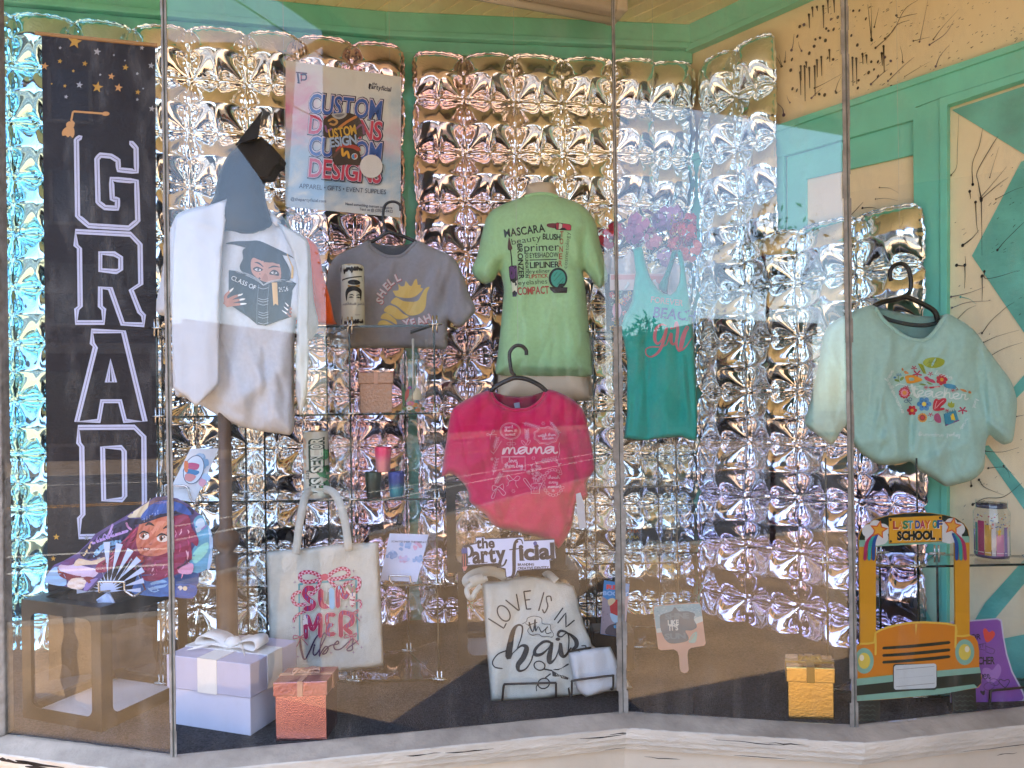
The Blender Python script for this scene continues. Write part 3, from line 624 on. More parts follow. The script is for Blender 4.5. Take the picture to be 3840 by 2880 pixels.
foil('broad silver to violet foil balloon curtain low on the side wall', V(a, zt2 + .02), RD, NR, 4, 9, pw, .197, tint4, 10, uneven=[8, 9, 9, 8])
# ---------------------------------------------------------------- the street outside (seen in the glass and the foil)
def strip(q0, q1, z, m_, name, l0=-90, l1=90, kind='structure', **k):
    return tag(mesh_obj(name, [ND * q0 + TD * l0 + Vector((0, 0, z)), ND * q0 + TD * l1 + Vector((0, 0, z)), ND * q1 + TD * l1 + Vector((0, 0, z)), ND * q1 + TD * l0 + Vector((0, 0, z))], [(0, 1, 2, 3)], m_), kind=kind)
pave = mat('pavement_tan', '#a5845e', .85, var=.22, vscale=3.5, bump=.4, bscale=20)
asph = mat('asphalt', '#403e3c', .9, var=.15, vscale=4, bump=.4, bscale=80)
linew = mat('line_white', '#cfc9bb', .7, var=.1); liney = mat('line_yellow', '#c98a2c', .7, var=.1)
earth = mat('far_verge', '#7f6a52', .9, var=.2, vscale=2)
m = MB(); N = 8
strip(-300, 300, -.2, earth, 'ground', -300, 300)
strip(-12, 3.0, 0, pave, 'pavement'); strip(3.15, 17.2, -.14, asph, 'road'); strip(17.35, 40, .01, earth, 'far_pavement')
m = MB(); m.box(ND * 3.0 + TD * -90 + Vector((0, 0, -.2)), TD * 180, ND * .15, (0, 0, .203)); m.box(ND * 17.2 + TD * -90 + Vector((0, 0, -.2)), TD * 180, ND * .15, (0, 0, .213))
tag(m.build('kerb', mat('kerb_stone', '#9a8f80', .8, var=.15)), kind='structure')
for q, wd, mm in ((5.6, .11, linew), (6.6, .11, linew), (11.5, .10, liney), (11.75, .10, liney), (16.2, .10, linew)): strip(q, q + wd, -.136, mm, 'road_line')
brick = mat('brick_dark', '#3a2f2b', .85, var=.25, vscale=2.5); glassd = mat('shop_dark_glass', '#15161a', .15, spec=.6); trimd = mat('stone_trim', '#6c6259', .8, var=.15)
def far_building(s0, s1, q, h, label, bm, win=(1.2, 1.7), floors=2, sign=None, dep=12):
    e = empty('brick_building', ND * q + TD * (s0 + s1) / 2, label, 'building'); m = MB(); m.box(ND * q + TD * s0 + Vector((0, 0, 0)), TD * (s1 - s0), ND * dep, (0, 0, h)); m.build('wall', bm, e)
    m = MB(); m.box(ND * (q - .25) + TD * (s0 - .1) + Vector((0, 0, h - .45)), TD * (s1 - s0 + .2), ND * .24, (0, 0, .6)); m.build('cornice', trimd, e); m = MB(); m.box(ND * (q - .18) + TD * s0 + Vector((0, 0, 3.6)), TD * (s1 - s0), ND * .17, (0, 0, .35)); m.build('band_course', trimd, e)
    n = max(2, int((s1 - s0) / 3.2)); st = (s1 - s0) / n
    for f in range(floors):
        for i in range(n):
            x = s0 + st * (i + .5); z = .6 if f == 0 else 4.6 + (f - 1) * 3.4; ww = st * .72 if f == 0 else win[0]; hh = 2.4 if f == 0 else win[1]
            m = MB(); m.box(ND * (q - .06) + TD * (x - ww / 2) + Vector((0, 0, z)), TD * ww, ND * .05, (0, 0, hh)); wnd = m.build('window', glassd, e)
            m = MB()
            for dx in (-ww / 2 - .06, ww / 2 - .04): m.box(ND * (q - .1) + TD * (x + dx) + Vector((0, 0, z)), TD * .1, ND * .09, (0, 0, hh))
            m.box(ND * (q - .12) + TD * (x - ww / 2 - .1) + Vector((0, 0, z - .12)), TD * (ww + .2), ND * .11, (0, 0, .11)); m.build('frame', trimd, wnd)
    if sign:
        pr = Pr(); L = s1 - s0
        m = MB(); m.box(ND * (q - .14) + TD * (s0 + L * .2) + Vector((0, 0, 5.6)), TD * (L * .6), ND * .08, (0, 0, 1.0)); m.build('sign_board', mat('sign_grey', '#5c5853', .7), e)
        for i, ch in enumerate(sign):
            if ch == ' ': continue
            pr = Pr(); pr.text(ch, (i - 4) * .62, 0, .6, '#141210', align='c', bold=.01); pr.build('lettering', lambda v, off: np.array([tuple(ND * (q - .145) + TD * ((s0 + s1) / 2 + k[0]) + Vector((0, 0, 5.8 - k[1]))) for k in v]), e)
    return e
far_building(-15.5, -4.5, 24, 16.5, 'tall dark brick block across the street with a faded sign', brick, floors=4, sign='W. M  FUR')
far_building(31, 75, 24, 34, 'very tall brown block across the street beyond the pale shops', mat('brick_umber', '#43352c', .85, var=.25), floors=5, dep=3)
far_building(-34, -15.8, 24, 13.5, 'tall dark brick block farther down the street', mat('brick_brown', '#4a3a31', .85, var=.25), floors=3)
far_building(6, 19.5, 26, 4.8, 'low tan brick shop across the street with a flat roof', mat('brick_tan', '#7a6552', .85, var=.2), floors=1)
far_building(20, 27.2, 26, 5.8, 'low pale block across the street with wide windows', mat('brick_pale', '#8d8073', .85, var=.2), floors=1)
# the next shop along the same pavement, and an added board that cuts off mirrored sky
def st(q, t_, z=0.0): p = ND * q + TD * t_; return Vector((p.x, p.y, z))
SFR = empty('neighbour_shop', st(-1.0, 3.2), 'dark green shop next door along the same pavement', 'building')
m = MB(); m.box(st(-4.5, 3.2), TD * .2, ND * 3.5, (0, 0, ZTOP)); m.box(st(-1.2, 3.4), TD * 11, ND * .2, (0, 0, .7)); m.box(st(-1.2, 3.4, 2.6), TD * 11, ND * .2, (0, 0, ZTOP - 2.6)); m.build('wall', mat('dark_green_paint', '#3a4540', .6, var=.2), SFR)
for i in range(4): MB().box(st(-1.15, 3.5 + 2.7 * i, .7), TD * 2.5, ND * .02, (0, 0, 1.9)).build('window', glassd, SFR)
def mirrored(px, py, a, b, yy):                        # where the view mirrored in pane a-b meets the plane y = yy
    o = Vector((0, 0, ZC)); t = (b - a).normalized(); nn = Vector((t.y, -t.x, 0)); r = P(px, py, 1.0) - o; p = o + r * ((a - o).dot(nn) / r.dot(nn)); r = r - nn * (2 * r.dot(nn)); return p + r * ((yy - p.y) / r.y)
PJ = empty('sky_blocker_board', (-.6, -1.0, 3.0), 'dark board on an arm, added to block sky in the middle pane reflection', 'sign')  # added board, shaped to hide part of the sky in the mirrored view
g = [mirrored(x, y, S1, S2, -1.0) for x, y in ((352, 150), (440, 205), (505, 300), (560, 375), (618, 470), (640, 120), (500, 90), (352, 90))]
m = MB(); m.prism(g, (0, -.06, 0)); m.build('board', mat('bracket_brown', '#2a231d', .7), PJ)
m = MB(); m.tube([g[5], g[5] + ND * -1.6 + Vector((0, 0, .3))], .025, 8); m.build('arm', mat('iron', (.03, .03, .03), .5, .6), PJ)
mt0 = MB().box(st(-.42, -1.35, .001), TD * 1.1, ND * 1.35, (0, 0, .012)).build('added_dark_mat', mat('mat_black', '#141414', .95, bump=.8, bscale=200)); tag(mt0, 'dark mat added on the pavement to darken the reflection in the middle pane', 'mat')  # added slab, darkens the pavement mirrored in the middle pane
# far trees, a pole and wires
leafm = mat('leaf_green', '#2f4420', .7, var=.5, vscale=.8)
bark = mat('bark', '#4a3a2c', .9, var=.3, vscale=6)
def tree(x, y, h, cr_, label, seed, n=1500):
    rr = np.random.RandomState(seed); e = empty('street_tree', (x, y, 0), label, 'tree', 'trees across the street'); m = MB()
    m.tube([(x, y, 0), (x + .1, y, h * .3), (x, y + .1, h * .6), (x, y, h * .85)], [.22, .17, .1, .03], 8)
    for k in range(6):
        a = k * 1.05; z0 = h * rr.uniform(.35, .6); m.tube([(x, y, z0), (x + math.cos(a) * cr_ * .5, y + math.sin(a) * cr_ * .5, z0 + h * .15), (x + math.cos(a) * cr_ * .8, y + math.sin(a) * cr_ * .8, z0 + h * .3)], [.08, .05, .02], 6)
    m.build('trunk', bark, e); cl = [(rr.randn(3) * [cr_ * .5, cr_ * .5, h * .16] + [x, y, h * .68]) for _ in range(26)]; vs = []; fs = []
    for i in range(n):
        c = cl[rr.randint(26)] + rr.randn(3) * cr_ * .2; a = rr.randn(3); a /= np.linalg.norm(a); b = np.cross(a, rr.randn(3)); b /= np.linalg.norm(b); s = rr.uniform(.13, .30); k = len(vs)
        vs += [c, c + a * s + b * s * .3, c + a * s * 2, c + a * s - b * s * .3]; fs.append((k, k + 1, k + 2, k + 3))
    mesh_obj('crown', vs, fs, leafm, e)
def at_street(q, t_): p = ND * q + TD * t_; return p.x, p.y
tree(*at_street(23, 15.6), 4.9, 1.3, 'low bushy green tree across the street beside the tan shop', 2, 1500)
tree(*at_street(23, 21), 4.4, 1.4, 'low green tree in front of the pale block', 3, 1300)
yt = empty('young_tree', (.66, -4.1, 0), 'slender young street tree at the kerb in front of the shop', 'tree'); rr_ = np.random.RandomState(12)
m = MB(); m.tube([(.66, -4.1, 0), (.68, -4.12, 1.2), (.64, -4.08, 2.3), (.66, -4.1, 3.3)], [.03, .024, .018, .006], 8)
for k in range(6): a_ = k * 1.05; m.tube([(.65, -4.09, 2.5 + .1 * k), (.65 + .12 * math.cos(a_), -4.09 + .12 * math.sin(a_), 2.7 + .1 * k), (.65 + .26 * math.cos(a_), -4.09 + .26 * math.sin(a_), 2.85 + .1 * k)], [.010, .007, .003], 5)
m.build('trunk', bark, yt); vs = []; fs = []
for i in range(620):
    c = Vector((.65, -4.09, 3.05)) + Vector((rr_.randn() * .17, rr_.randn() * .17, rr_.randn() * .22)); a_ = Vector(tuple(rr_.randn(3))).normalized(); b_ = a_.orthogonal().normalized(); s_ = rr_.uniform(.025, .05); k = len(vs)
    vs += [c, c + a_ * s_ + b_ * s_ * .35, c + a_ * s_ * 2, c + a_ * s_ - b_ * s_ * .35]; fs.append((k, k + 1, k + 2, k + 3))
mesh_obj('crown', vs, fs, leafm, yt)
m = MB(); p = ND * 4.6 + TD * 1.2; m.tube([V(p, -.14), V(p, 8)], [.13, .09], 10); pl = m.build('utility_pole', bark); tag(pl, 'tall wooden utility pole at the near edge of the road', 'utility pole')
m = MB(); m.box(V(p, 6.9) - TD * .05 - ND * .9, TD * .1, ND * 1.8, (0, 0, .12)); m.build('cross_arm', bark, pl)
for i, (q, z, sag) in enumerate(((3.9, 7.06, .5), (4.6, 7.06, .6), (5.3, 7.06, .4), (4.6, 5.6, .7))):
    m = MB(); m.tube([ND * q + TD * (1.2 + (k - 10) * 3.0) + Vector((0, 0, z - sag * (1 - ((k - 10) / 10) ** 2) + sag)) for k in range(21)], .012, 5)
    tag(m.build('power_line', black_pl), 'thin black overhead wire strung along the street', 'wire', 'overhead wires')
# ---------------------------------------------------------------- garments on display
def cloth(name, c, **k): return mat(name, c, .85, var=.05, vscale=90, bump=.25, bscale=420, spec=.15, sheen=.25, **k)
black_h = mat('hanger_black', (.012, .012, .013), .3)
NYL = mat('nylon_line', (.5, .52, .52), .3)
def sm(pts, n=3): return cr(pts, n, True)
def hanger(label, Y, hook, arms, up=None, m_=None, r=.0045):
    h = empty('clothes_hanger', P(*hook[-1], Y), label, 'hanger'); m = MB()
    m.tube([P(x, y, Y) for x, y in cr(hook, 5)], r, 8); m.build('hook', m_ or black_h, h, True)
    m = MB(); m.tube([P(x, y, Y) for x, y in cr(arms, 4)], r * 1.25, 8); m.build('shoulder_bar', m_ or black_h, h, True)
    if up:
        m = MB(); q = P(*up, Y); m.tube([q, Vector((q.x, q.y, ZTOP))], .0004, 4); m.build('hanging_line', NYL, h)
    return h
# ---- white graduate shirt on the black mannequin
wt = cloth('white_cotton', '#c6cad2'); blk_m = mat('mannequin_black', (.006, .006, .007), .55, spec=.3)
MQ = empty('mannequin', P(500, 1385, 2.0), 'black headless-faced mannequin on a brown wooden pole wearing the cap', 'mannequin')
MQ['label'] = 'black mannequin with a dark head on a brown wooden pole'
head = Sheet([sm([(508, 322), (486, 345), (470, 390), (462, 425), (452, 452), (470, 500), (545, 510), (590, 490), (580, 455), (572, 420), (574, 395), (590, 368), (602, 345), (575, 318), (540, 305)])], 2.03, .07, 45, ripple=0)
head.build('body', blk_m, MQ, 7)
wood = mat('pole_wood', '#5a4330', .5, var=.25, vscale=6, stretch=(6, 6, 1)); b0 = P(500, 905, 2.03); b0.z += .25; fz = Vector((b0.x - .02, b0.y, ZF))
m = MB(); hz = b0.z - ZF; m.lathe(fz, [(.0, .0), (.10, .0), (.10, .02), (.03, .05), (.028, hz * .35), (.032, hz * .40), (.018, hz * .405), (.036, hz * .43), (.036, hz * .45), (.018, hz * .475), (.017, hz), (0, hz)], 16); m.build('stand', wood, MQ, True)
capm = mat('cap_black', (.010, .0095, .009), .6, bump=.2, bscale=200)
CAPO = empty('graduation_cap', P(560, 340, 1.97), 'black graduation cap with a raised corner on the mannequin head', 'hat')
slab('board', [(508, 313), (565, 240), (556, 296), (553, 299)], planeY([(508, 313, 1.95), (565, 240, 2.02), (556, 297, 1.97)]), capm, CAPO, .006)
o = slab('skull_cap', [(509, 314), (552, 299), (564, 295), (585, 312), (608, 340), (604, 348), (605, 353), (593, 360), (581, 381), (572, 383), (558, 382), (545, 362)], planeY([(509, 314, 1.95), (608, 340, 1.99), (565, 382, 1.93)]), capm, CAPO, .05); bevel(o, .01, 3)
tee = Sheet([sm([(360, 684), (337, 671), (348, 600), (362, 520), (378, 470), (400, 454), (445, 444), (490, 450), (500, 462), (520, 470), (546, 474), (570, 471), (581, 466), (600, 480), (618, 492), (663, 516), (672, 570), (678, 650), (688, 700), (672, 733), (652, 715), (640, 690), (636, 740), (635, 840), (634, 932), (600, 936), (550, 929), (500, 914), (455, 888), (430, 873), (400, 858), (378, 852), (372, 780), (372, 690)], 3)], 2.04, .045, 38,
            [(490, 750, 530, 900, 12, .012), (530, 740, 600, 900, 11, .011), (560, 760, 562, 920, 9, .009), (590, 770, 622, 880, 8, -.008), (455, 740, 470, 860, 10, .008), (500, 880, 600, 800, 18, .014), (450, 860, 560, 915, 12, -.01), (600, 500, 620, 700, 14, -.012), (470, 560, 500, 680, 20, .008)], ripple=.006, seed=2, auto=8, amp=.005, seams=[[(618, 492), (628, 560), (636, 690)]])
WT = empty('t_shirt', P(520, 474, 2.0), 'white t-shirt printed with a graduate reading a book, on the black mannequin', 't-shirt')
tee.build('cloth', wt, WT, 4.5)
col = cr([(494, 457), (505, 466), (524, 474), (546, 478), (570, 475), (581, 469)], 6)
m = MB(); m.tube([Vector(v) for v in tee.at(col, .001)], .006, 8); m.build('collar', wt, WT, True)
g = crop(560, 700, 700, 2074); pr = Pr(8); pr.use(g); bk = '#1c1d22'
pr.blob([(845, 635), (930, 610), (1110, 603), (1225, 603), (1400, 680), (1560, 760), (1610, 800), (1540, 770), (1400, 750), (1300, 720), (1150, 700), (1020, 665), (940, 645)], bk, 4)
pr.blob([(1050, 690), (1240, 660), (1450, 740), (1500, 800), (1560, 920), (1560, 1040), (1400, 1100), (1200, 1080), (1010, 920), (1040, 800)], bk, 4)
pr.blob([(1150, 790), (1300, 840), (1430, 850), (1460, 930), (1450, 1030), (1300, 1060), (1180, 1000), (1130, 920)], '#b88470', 4)
pr.blob([(1170, 790), (1260, 825), (1330, 830), (1440, 860), (1420, 800), (1300, 760), (1190, 765)], bk, 3)
for x, y, s in ((1205, 920, 1), (1385, 955, -1)):
    pr.blob([(x - 55, y + 5 - 10 * s), (x - 10, y - 32), (x + 45, y - 10), (x + 55, y + 22 - 14 * s), (x, y + 28)], '#2a1c1c', 3); pr.blob([(x - 35, y), (x, y - 14), (x + 38, y + 6), (x, y + 18)], '#d8cfcb', 3); pr.ell(x + 3, y, 16, 15, '#3a2418', n=10); pr.ell(x - 2, y - 4, 4, 4, '#ffffff', n=8)
pr.line([(1170, 840), (1215, 850), (1265, 890)], [6, 18, 8], '#1b1415'); pr.line([(1325, 905), (1380, 885), (1450, 895)], [8, 18, 6], '#1b1415')
pr.blob([(1250, 1030), (1290, 960), (1320, 1030), (1290, 1050)], '#a56f5c', 3); pr.ell(1228, 970, 7, 7, '#3a241c', n=8)
pr.poly([(882, 928), (960, 935), (1090, 985), (1200, 1040), (1270, 1100), (1330, 1060), (1450, 1040), (1560, 1040), (1635, 1075), (1590, 1150), (1575, 1450), (1440, 1490), (1290, 1545), (1200, 1535), (1100, 1450), (930, 1335), (830, 1300), (880, 1150)], bk, grid=None)
for k in range(5):
    pr.line([(960, 922 + 6 * k), (1090, 965 + 7 * k), (1200, 1020 + 7 * k), (1270, 1090 + 3 * k)], 2.2, '#c9cbd0'); pr.line([(1275, 1085 + 3 * k), (1340, 1048 + 5 * k), (1450, 1030 + 5 * k), (1590, 1048 + 4 * k)], 2.2, '#c9cbd0')
pr.text('CLASS OF', 905, 1030, 48, '#e4e6ea', w_=290, rot=.42); pr.text('2026', 1440, 1170, 50, '#e4e6ea', w_=105, rot=-.12)
for x in (1215, 1330): pr.line([(x, 1090), (x - 18, 1300), (x - 20, 1530)], 3, '#9aa3b0')
for y in (1120, 1240, 1265, 1300, 1390, 1415, 1445, 1510): pr.line([(1210, y), (1265, y + 16), (1322, y + 2)], 4, '#c4cad2')
pr.poly([(1360, 1065), (1420, 1065), (1432, 1320), (1400, 1300), (1378, 1322)], '#e0b878')
pr.line([(1530, 745), (1575, 860), (1590, 900), (1585, 1010)], [7, 12, 22, 26], '#caa255')
for (x0, y0, x1, y1, x2, y2) in ((850, 1270, 850, 1210, 905, 1155), (840, 1290, 930, 1230, 1000, 1205), (850, 1300, 940, 1270, 1020, 1255), (860, 1315, 940, 1310, 1030, 1303)):
    pr.line([(x0, y0), (x1, y1), (x2, y2)], [46, 34, 22], '#b8745a'); dx, dy = x2 - x1, y2 - y1; pr.line([(x2 - dx * .15, y2 - dy * .15), (x2 + dx * .3, y2 + dy * .3), (x2 + dx * .55, y2 + dy * .55)], [20, 18, 6], '#f0ece8')
for (x0, y0, x1, y1) in ((1575, 1360, 1510, 1290), (1575, 1400, 1495, 1335), (1570, 1440, 1475, 1375)):
    pr.line([(x0, y0), ((x0 + x1) / 2, (y0 + y1) / 2)], [28, 20], '#9a5f4a'); pr.line([((x0 + x1) / 2, (y0 + y1) / 2), (x1, y1)], [16, 6], '#f0ece8')
pr.use(None); pr.build('print', tee.at, WT)
# stole: two long hanging ends
satin = mat('stole_satin', '#c9ced8', .45, var=.03, vscale=20, bump=.05, bscale=80, sheen=.3)
ST = empty('stole', P(480, 440, 1.95), 'white graduation stole with pointed ends draped over the white t-shirt', 'stole')
s1 = Sheet([[(490, 430), (488, 470), (480, 540), (475, 640), (474, 725), (474, 829), (424, 879), (400, 857), (373, 838), (371, 700), (372, 560), (378, 472), (402, 456), (450, 444)]], 1.965, .006, 5, [(400, 470, 488, 500, 4, .004), (385, 480, 480, 560, 3, .003), (385, 480, 390, 800, 10, .004), (440, 600, 452, 860, 12, .004)], ripple=.003, seed=5); s1.build('hanging_end', satin, ST, 7)
s2 = Sheet([[(598, 478), (622, 492), (664, 519), (668, 600), (666, 700), (667, 760), (662, 863), (648, 900), (638, 848), (641, 725), (644, 600), (632, 545)]], 1.975, .006, 5, [(640, 560, 655, 860, 6, .006), (650, 700, 660, 860, 4, -.004)], ripple=.003, seed=6); s2.build('hanging_end', mat('stole_grey', '#b9bcbd', .6, var=.04, bump=.1), ST, 6)
m = MB(); m.tube([P(490, 436, 2.0), P(520, 425, 2.12), P(560, 440, 2.12), P(600, 482, 2.0)], .01, 6); m.build('neck_band', satin, ST, True)
# ---- orange shirt behind it
orange = cloth('orange_cotton', '#f0661c'); S = Sheet([sm([(612, 490), (628, 500), (652, 508), (676, 522), (688, 540), (700, 600), (712, 640), (722, 690), (726, 700), (690, 702), (660, 700), (630, 690), (612, 600)])], 2.22, .02, 12, [(665, 530, 690, 690, 8, .010), (690, 560, 705, 690, 6, -.008)], ripple=.004, seed=3, auto=6)
OT = empty('t_shirt', P(625, 495, 2.2), 'bright orange t-shirt half hidden behind the white t-shirt', 't-shirt'); S.build('cloth', orange, OT, 6)
m = MB(); q = P(618, 500, 2.24); m.tube([q, Vector((q.x, q.y, ZTOP))], .0006, 4); m.build('hanging_line', NYL, OT)
# ---- grey shirt with shell
g = crop(1240, 880, 560, 2212); gm = cloth('grey_heather', '#8c8e97')
GT = empty('t_shirt', P(850, 540, 2.34), 'grey t-shirt with a yellow seashell print behind the glass shelf', 't-shirt')
gt = Sheet([sm([(720, 560), (740, 545), (769, 533), (795, 519), (803, 533), (815, 543), (830, 549), (850, 552), (868, 549), (880, 541), (890, 531), (901, 519), (933, 534), (960, 545), (980, 557), (993, 578), (1004, 605), (1015, 637), (1028, 669), (1014, 687), (992, 708), (968, 692), (966, 712), (967, 738), (958, 754), (900, 752), (800, 752), (722, 752), (712, 740), (705, 690), (700, 640), (708, 590)], 3)], 2.39, .03, 16, [(960, 560, 968, 700, 10, -.012), (985, 600, 1005, 680, 8, .008), (930, 560, 945, 740, 12, .007), (760, 560, 745, 700, 12, .008)], ripple=.004, seed=9, auto=18, amp=.006, seams=[[(976, 556), (972, 610), (968, 692)]])
gt.build('cloth', gm, GT, 4.5)
m = MB(); m.tube([Vector(v) for v in gt.at(cr([(797, 523), (805, 536), (830, 552), (850, 555), (868, 552), (882, 541), (899, 523)], 5), .0015)], .006, 8); m.build('collar', gm, GT, True)
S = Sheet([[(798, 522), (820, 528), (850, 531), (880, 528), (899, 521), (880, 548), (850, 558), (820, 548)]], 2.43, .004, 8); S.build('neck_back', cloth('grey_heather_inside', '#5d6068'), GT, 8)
pr = Pr(9); pr.use(g); ye = '#cdb569'
pr.blob([(920, 830), (940, 870), (960, 905), (1010, 922), (1100, 938), (1200, 932), (1290, 890), (1370, 800), (1330, 790), (1335, 740), (1290, 745), (1275, 655), (1235, 690), (1200, 760), (1160, 745), (1110, 685), (1095, 755), (1040, 765), (1000, 728), (1010, 800), (985, 830)], ye, 2, 60)
pr.blob([(890, 1010), (930, 950), (980, 930), (1050, 970), (1120, 990), (1280, 985), (1340, 900), (1400, 800), (1465, 775), (1425, 870), (1405, 1060), (1350, 1150), (1240, 1195), (1150, 1190), (1060, 1120), (980, 1055)], ye, 3, 60)
pr.blob([(790, 1130), (830, 1065), (890, 1045), (980, 1085), (1080, 1175), (1160, 1212), (1080, 1248), (980, 1252), (890, 1185)], ye, 3, 60)
pr.blob([(742, 1240), (765, 1185), (830, 1160), (900, 1205), (965, 1265), (978, 1330), (900, 1285), (820, 1255)], ye, 3, 60); pr.blob([(708, 1342), (730, 1280), (800, 1270), (880, 1310), (930, 1345)], ye, 3, 60)
def word(pr, t, pos, h, c1, c2, b=.035, o=4):
    for ch, (x, y, r) in zip(t, pos): pr.text(ch, x + o, y + o, h, c2, rot=r, bold=b + .035, align='c')
    for ch, (x, y, r) in zip(t, pos): pr.text(ch, x, y, h, c1, rot=r, bold=b, align='c')
word(pr, 'SHELL', [(775, 1005, -.95), (800, 895, -.95), (870, 800, -.75), (925, 735, -.6), (1020, 680, -.4)], 105, '#c9c5cc', '#a8525c')
word(pr, 'YEAH', [(1140, 1360, -.25), (1240, 1350, -.3), (1350, 1325, -.35), (1460, 1285, -.4)], 105, '#c9c5cc', '#a8525c')
pr.use(None); pr.build('print', gt.at, GT)
hanger('black plastic hanger holding the grey seashell t-shirt', 2.38, [(865, 455), (864, 443), (853, 436), (838, 438), (829, 450), (828, 475), (831, 490), (836, 498)], [(800, 524), (818, 514), (838, 502), (850, 504), (880, 514), (899, 523)], (846, 436), r=.0048)
# ---- green shirt on beige mannequin
MQ2 = empty('mannequin', P(1170, 1400, 2.5), 'beige torso mannequin on a dark pole under the green t-shirt', 'mannequin'); beige = mat('mannequin_beige', '#e0cfb8', .5, spec=.4)
S = Sheet([sm([(1128, 440), (1135, 418), (1137, 402), (1148, 395), (1170, 393), (1190, 394), (1199, 401), (1203, 418), (1212, 440), (1240, 470), (1250, 600), (1262, 700), (1276, 790), (1278, 830), (1276, 862), (1240, 867), (1120, 867), (1080, 864), (1076, 800), (1092, 640), (1096, 470)], 3)], 2.52, .09, 60); S.build('body', beige, MQ2, 9)
q = P(1175, 860, 2.52); m = MB(); m.lathe((q.x, q.y, ZF), [(0, 0), (.13, 0), (.13, .012), (.016, .03), (.016, q.z - ZF + .05)], 16); m.build('stand', black_pl, MQ2, True)
gr = cloth('mint_green_cotton', '#a0cf9c')
GG = empty('t_shirt', P(1170, 425, 2.4), 'light green t-shirt printed with makeup words, on the beige mannequin', 't-shirt')
gg = Sheet([sm([(1132, 424), (1150, 418), (1170, 416), (1190, 418), (1206, 424), (1232, 432), (1257, 443), (1274, 460), (1288, 484), (1294, 515), (1306, 566), (1313, 601), (1302, 618), (1294, 622), (1275, 600), (1260, 586), (1264, 620), (1268, 660), (1276, 740), (1281, 793), (1277, 812), (1230, 815), (1170, 816), (1110, 813), (1077, 810), (1070, 802), (1076, 760), (1085, 668), (1088, 620), (1078, 588), (1066, 606), (1042, 613), (1019, 586), (1030, 555), (1036, 528), (1044, 493), (1057, 460), (1090, 440)], 3)], 2.45, .075, 52, [(1260, 500, 1262, 590, 9, -.02), (1240, 600, 1255, 780, 14, .012), (1085, 560, 1076, 600, 8, -.016), (1215, 640, 1245, 790, 12, .01), (1225, 470, 1262, 590, 10, .008), (1170, 690, 1110, 790, 22, .006), (1280, 520, 1300, 600, 7, .009), (1090, 790, 1270, 795, 5, .004)], ripple=.003, seed=12, auto=14, amp=.006, seams=[[(1257, 443), (1268, 500), (1262, 586)], [(1057, 460), (1062, 520), (1078, 588)], [(1078, 803), (1170, 808), (1277, 804)], [(1024, 580), (1042, 605), (1066, 599)], [(1300, 610), (1309, 594)]])
gg.build('cloth', gr, GG, 4.5)
m = MB(); m.tube([Vector(v) for v in gg.at(cr([(1133, 426), (1150, 421), (1170, 419), (1190, 421), (1205, 426)], 5), .002)], .007, 8); m.build('collar', gr, GG, True)
g = crop(1760, 780, 540, 2212); pr = Pr(); pr.use(g); k = '#16211c'
pr.text('MASCARA', 545, 450, 118, k, w_=625, rot=-.14, bold=.02); pr.text('beauty', 655, 565, 90, k, w_=455, rot=-.16, bold=-.005); pr.text('BLUSH', 1128, 480, 86, k, w_=268, rot=.04, bold=.025)
pr.text('primer', 845, 668, 118, k, w_=535, rot=-.03); pr.text('BRONZER', 735, 558, 78, k, w_=535, rot=1.52, bold=.02); pr.text('FOUNDATION', 855, 690, 50, k, w_=380, rot=1.55, bold=.01)
pr.text('EYESHADOW', 930, 765, 74, k, w_=440, rot=-.03, bold=.01); pr.text('LIPLINER', 935, 922, 88, k, w_=445, rot=-.03, bold=.02); pr.text('eyeliner', 915, 1005, 58, k, w_=335, rot=-.05, bold=-.005)
pr.text('LIPSTICK', 920, 1080, 56, '#a3513e', w_=290, rot=-.05, bold=.02); pr.text('eyelashes', 755, 1185, 72, k, w_=445, rot=-.06, bold=-.005); pr.text('COMPACT', 745, 1335, 112, '#a5483f', w_=480, rot=-.05, bold=.02)
for ch, y in zip('TONER', (445, 555, 675, 785, 895)): pr.text(ch, 1425 - (y - 445) * .05, y, 86, '#9a5a44', w_=50, bold=.02, align='c')
pr.text('cosmetology', 1500, 930, 58, k, w_=560, rot=-1.49, bold=-.01)
pr.blob([(1188, 262), (1215, 240), (1330, 238), (1340, 310), (1240, 300), (1200, 285)], '#6a2a2e', 4); pr.poly([(1320, 235), (1350, 222), (1545, 250), (1568, 275), (1562, 345), (1340, 335), (1318, 318)], '#1c1214'); pr.poly([(1326, 240), (1352, 230), (1375, 234), (1368, 332), (1340, 328)], '#9b2638'); pr.poly([(1380, 236), (1428, 240), (1420, 336), (1372, 332)], '#c9c8b4'); pr.poly([(1434, 240), (1540, 256), (1560, 280), (1555, 338), (1426, 336)], '#b23145')
pr.blob([(612, 448), (640, 550), (660, 620), (630, 650), (592, 630), (595, 520)], '#4a3027', 3); pr.line([(632, 640), (648, 780), (655, 890)], 18, k); pr.poly([(605, 905), (640, 885), (720, 882), (738, 910), (750, 1140), (740, 1300), (718, 1360), (665, 1362), (650, 1200), (615, 1050)], k)
pr.poly([(612, 915), (640, 895), (715, 892), (730, 915), (738, 1095), (640, 1112), (620, 1030)], '#5b3a6c'); pr.poly([(642, 1120), (740, 1104), (742, 1180), (730, 1290), (660, 1295)], '#cfd8c0'); pr.poly([(662, 1302), (728, 1297), (715, 1350), (668, 1352)], '#5b3a6c')
pr.ell(1362, 1080, 144, 162, k, n=30); pr.ell(1366, 1085, 112, 136, '#3f9f8e', n=30); pr.poly([(1228, 1212), (1508, 1218), (1500, 1305), (1300, 1305), (1250, 1260)], '#2a201e')
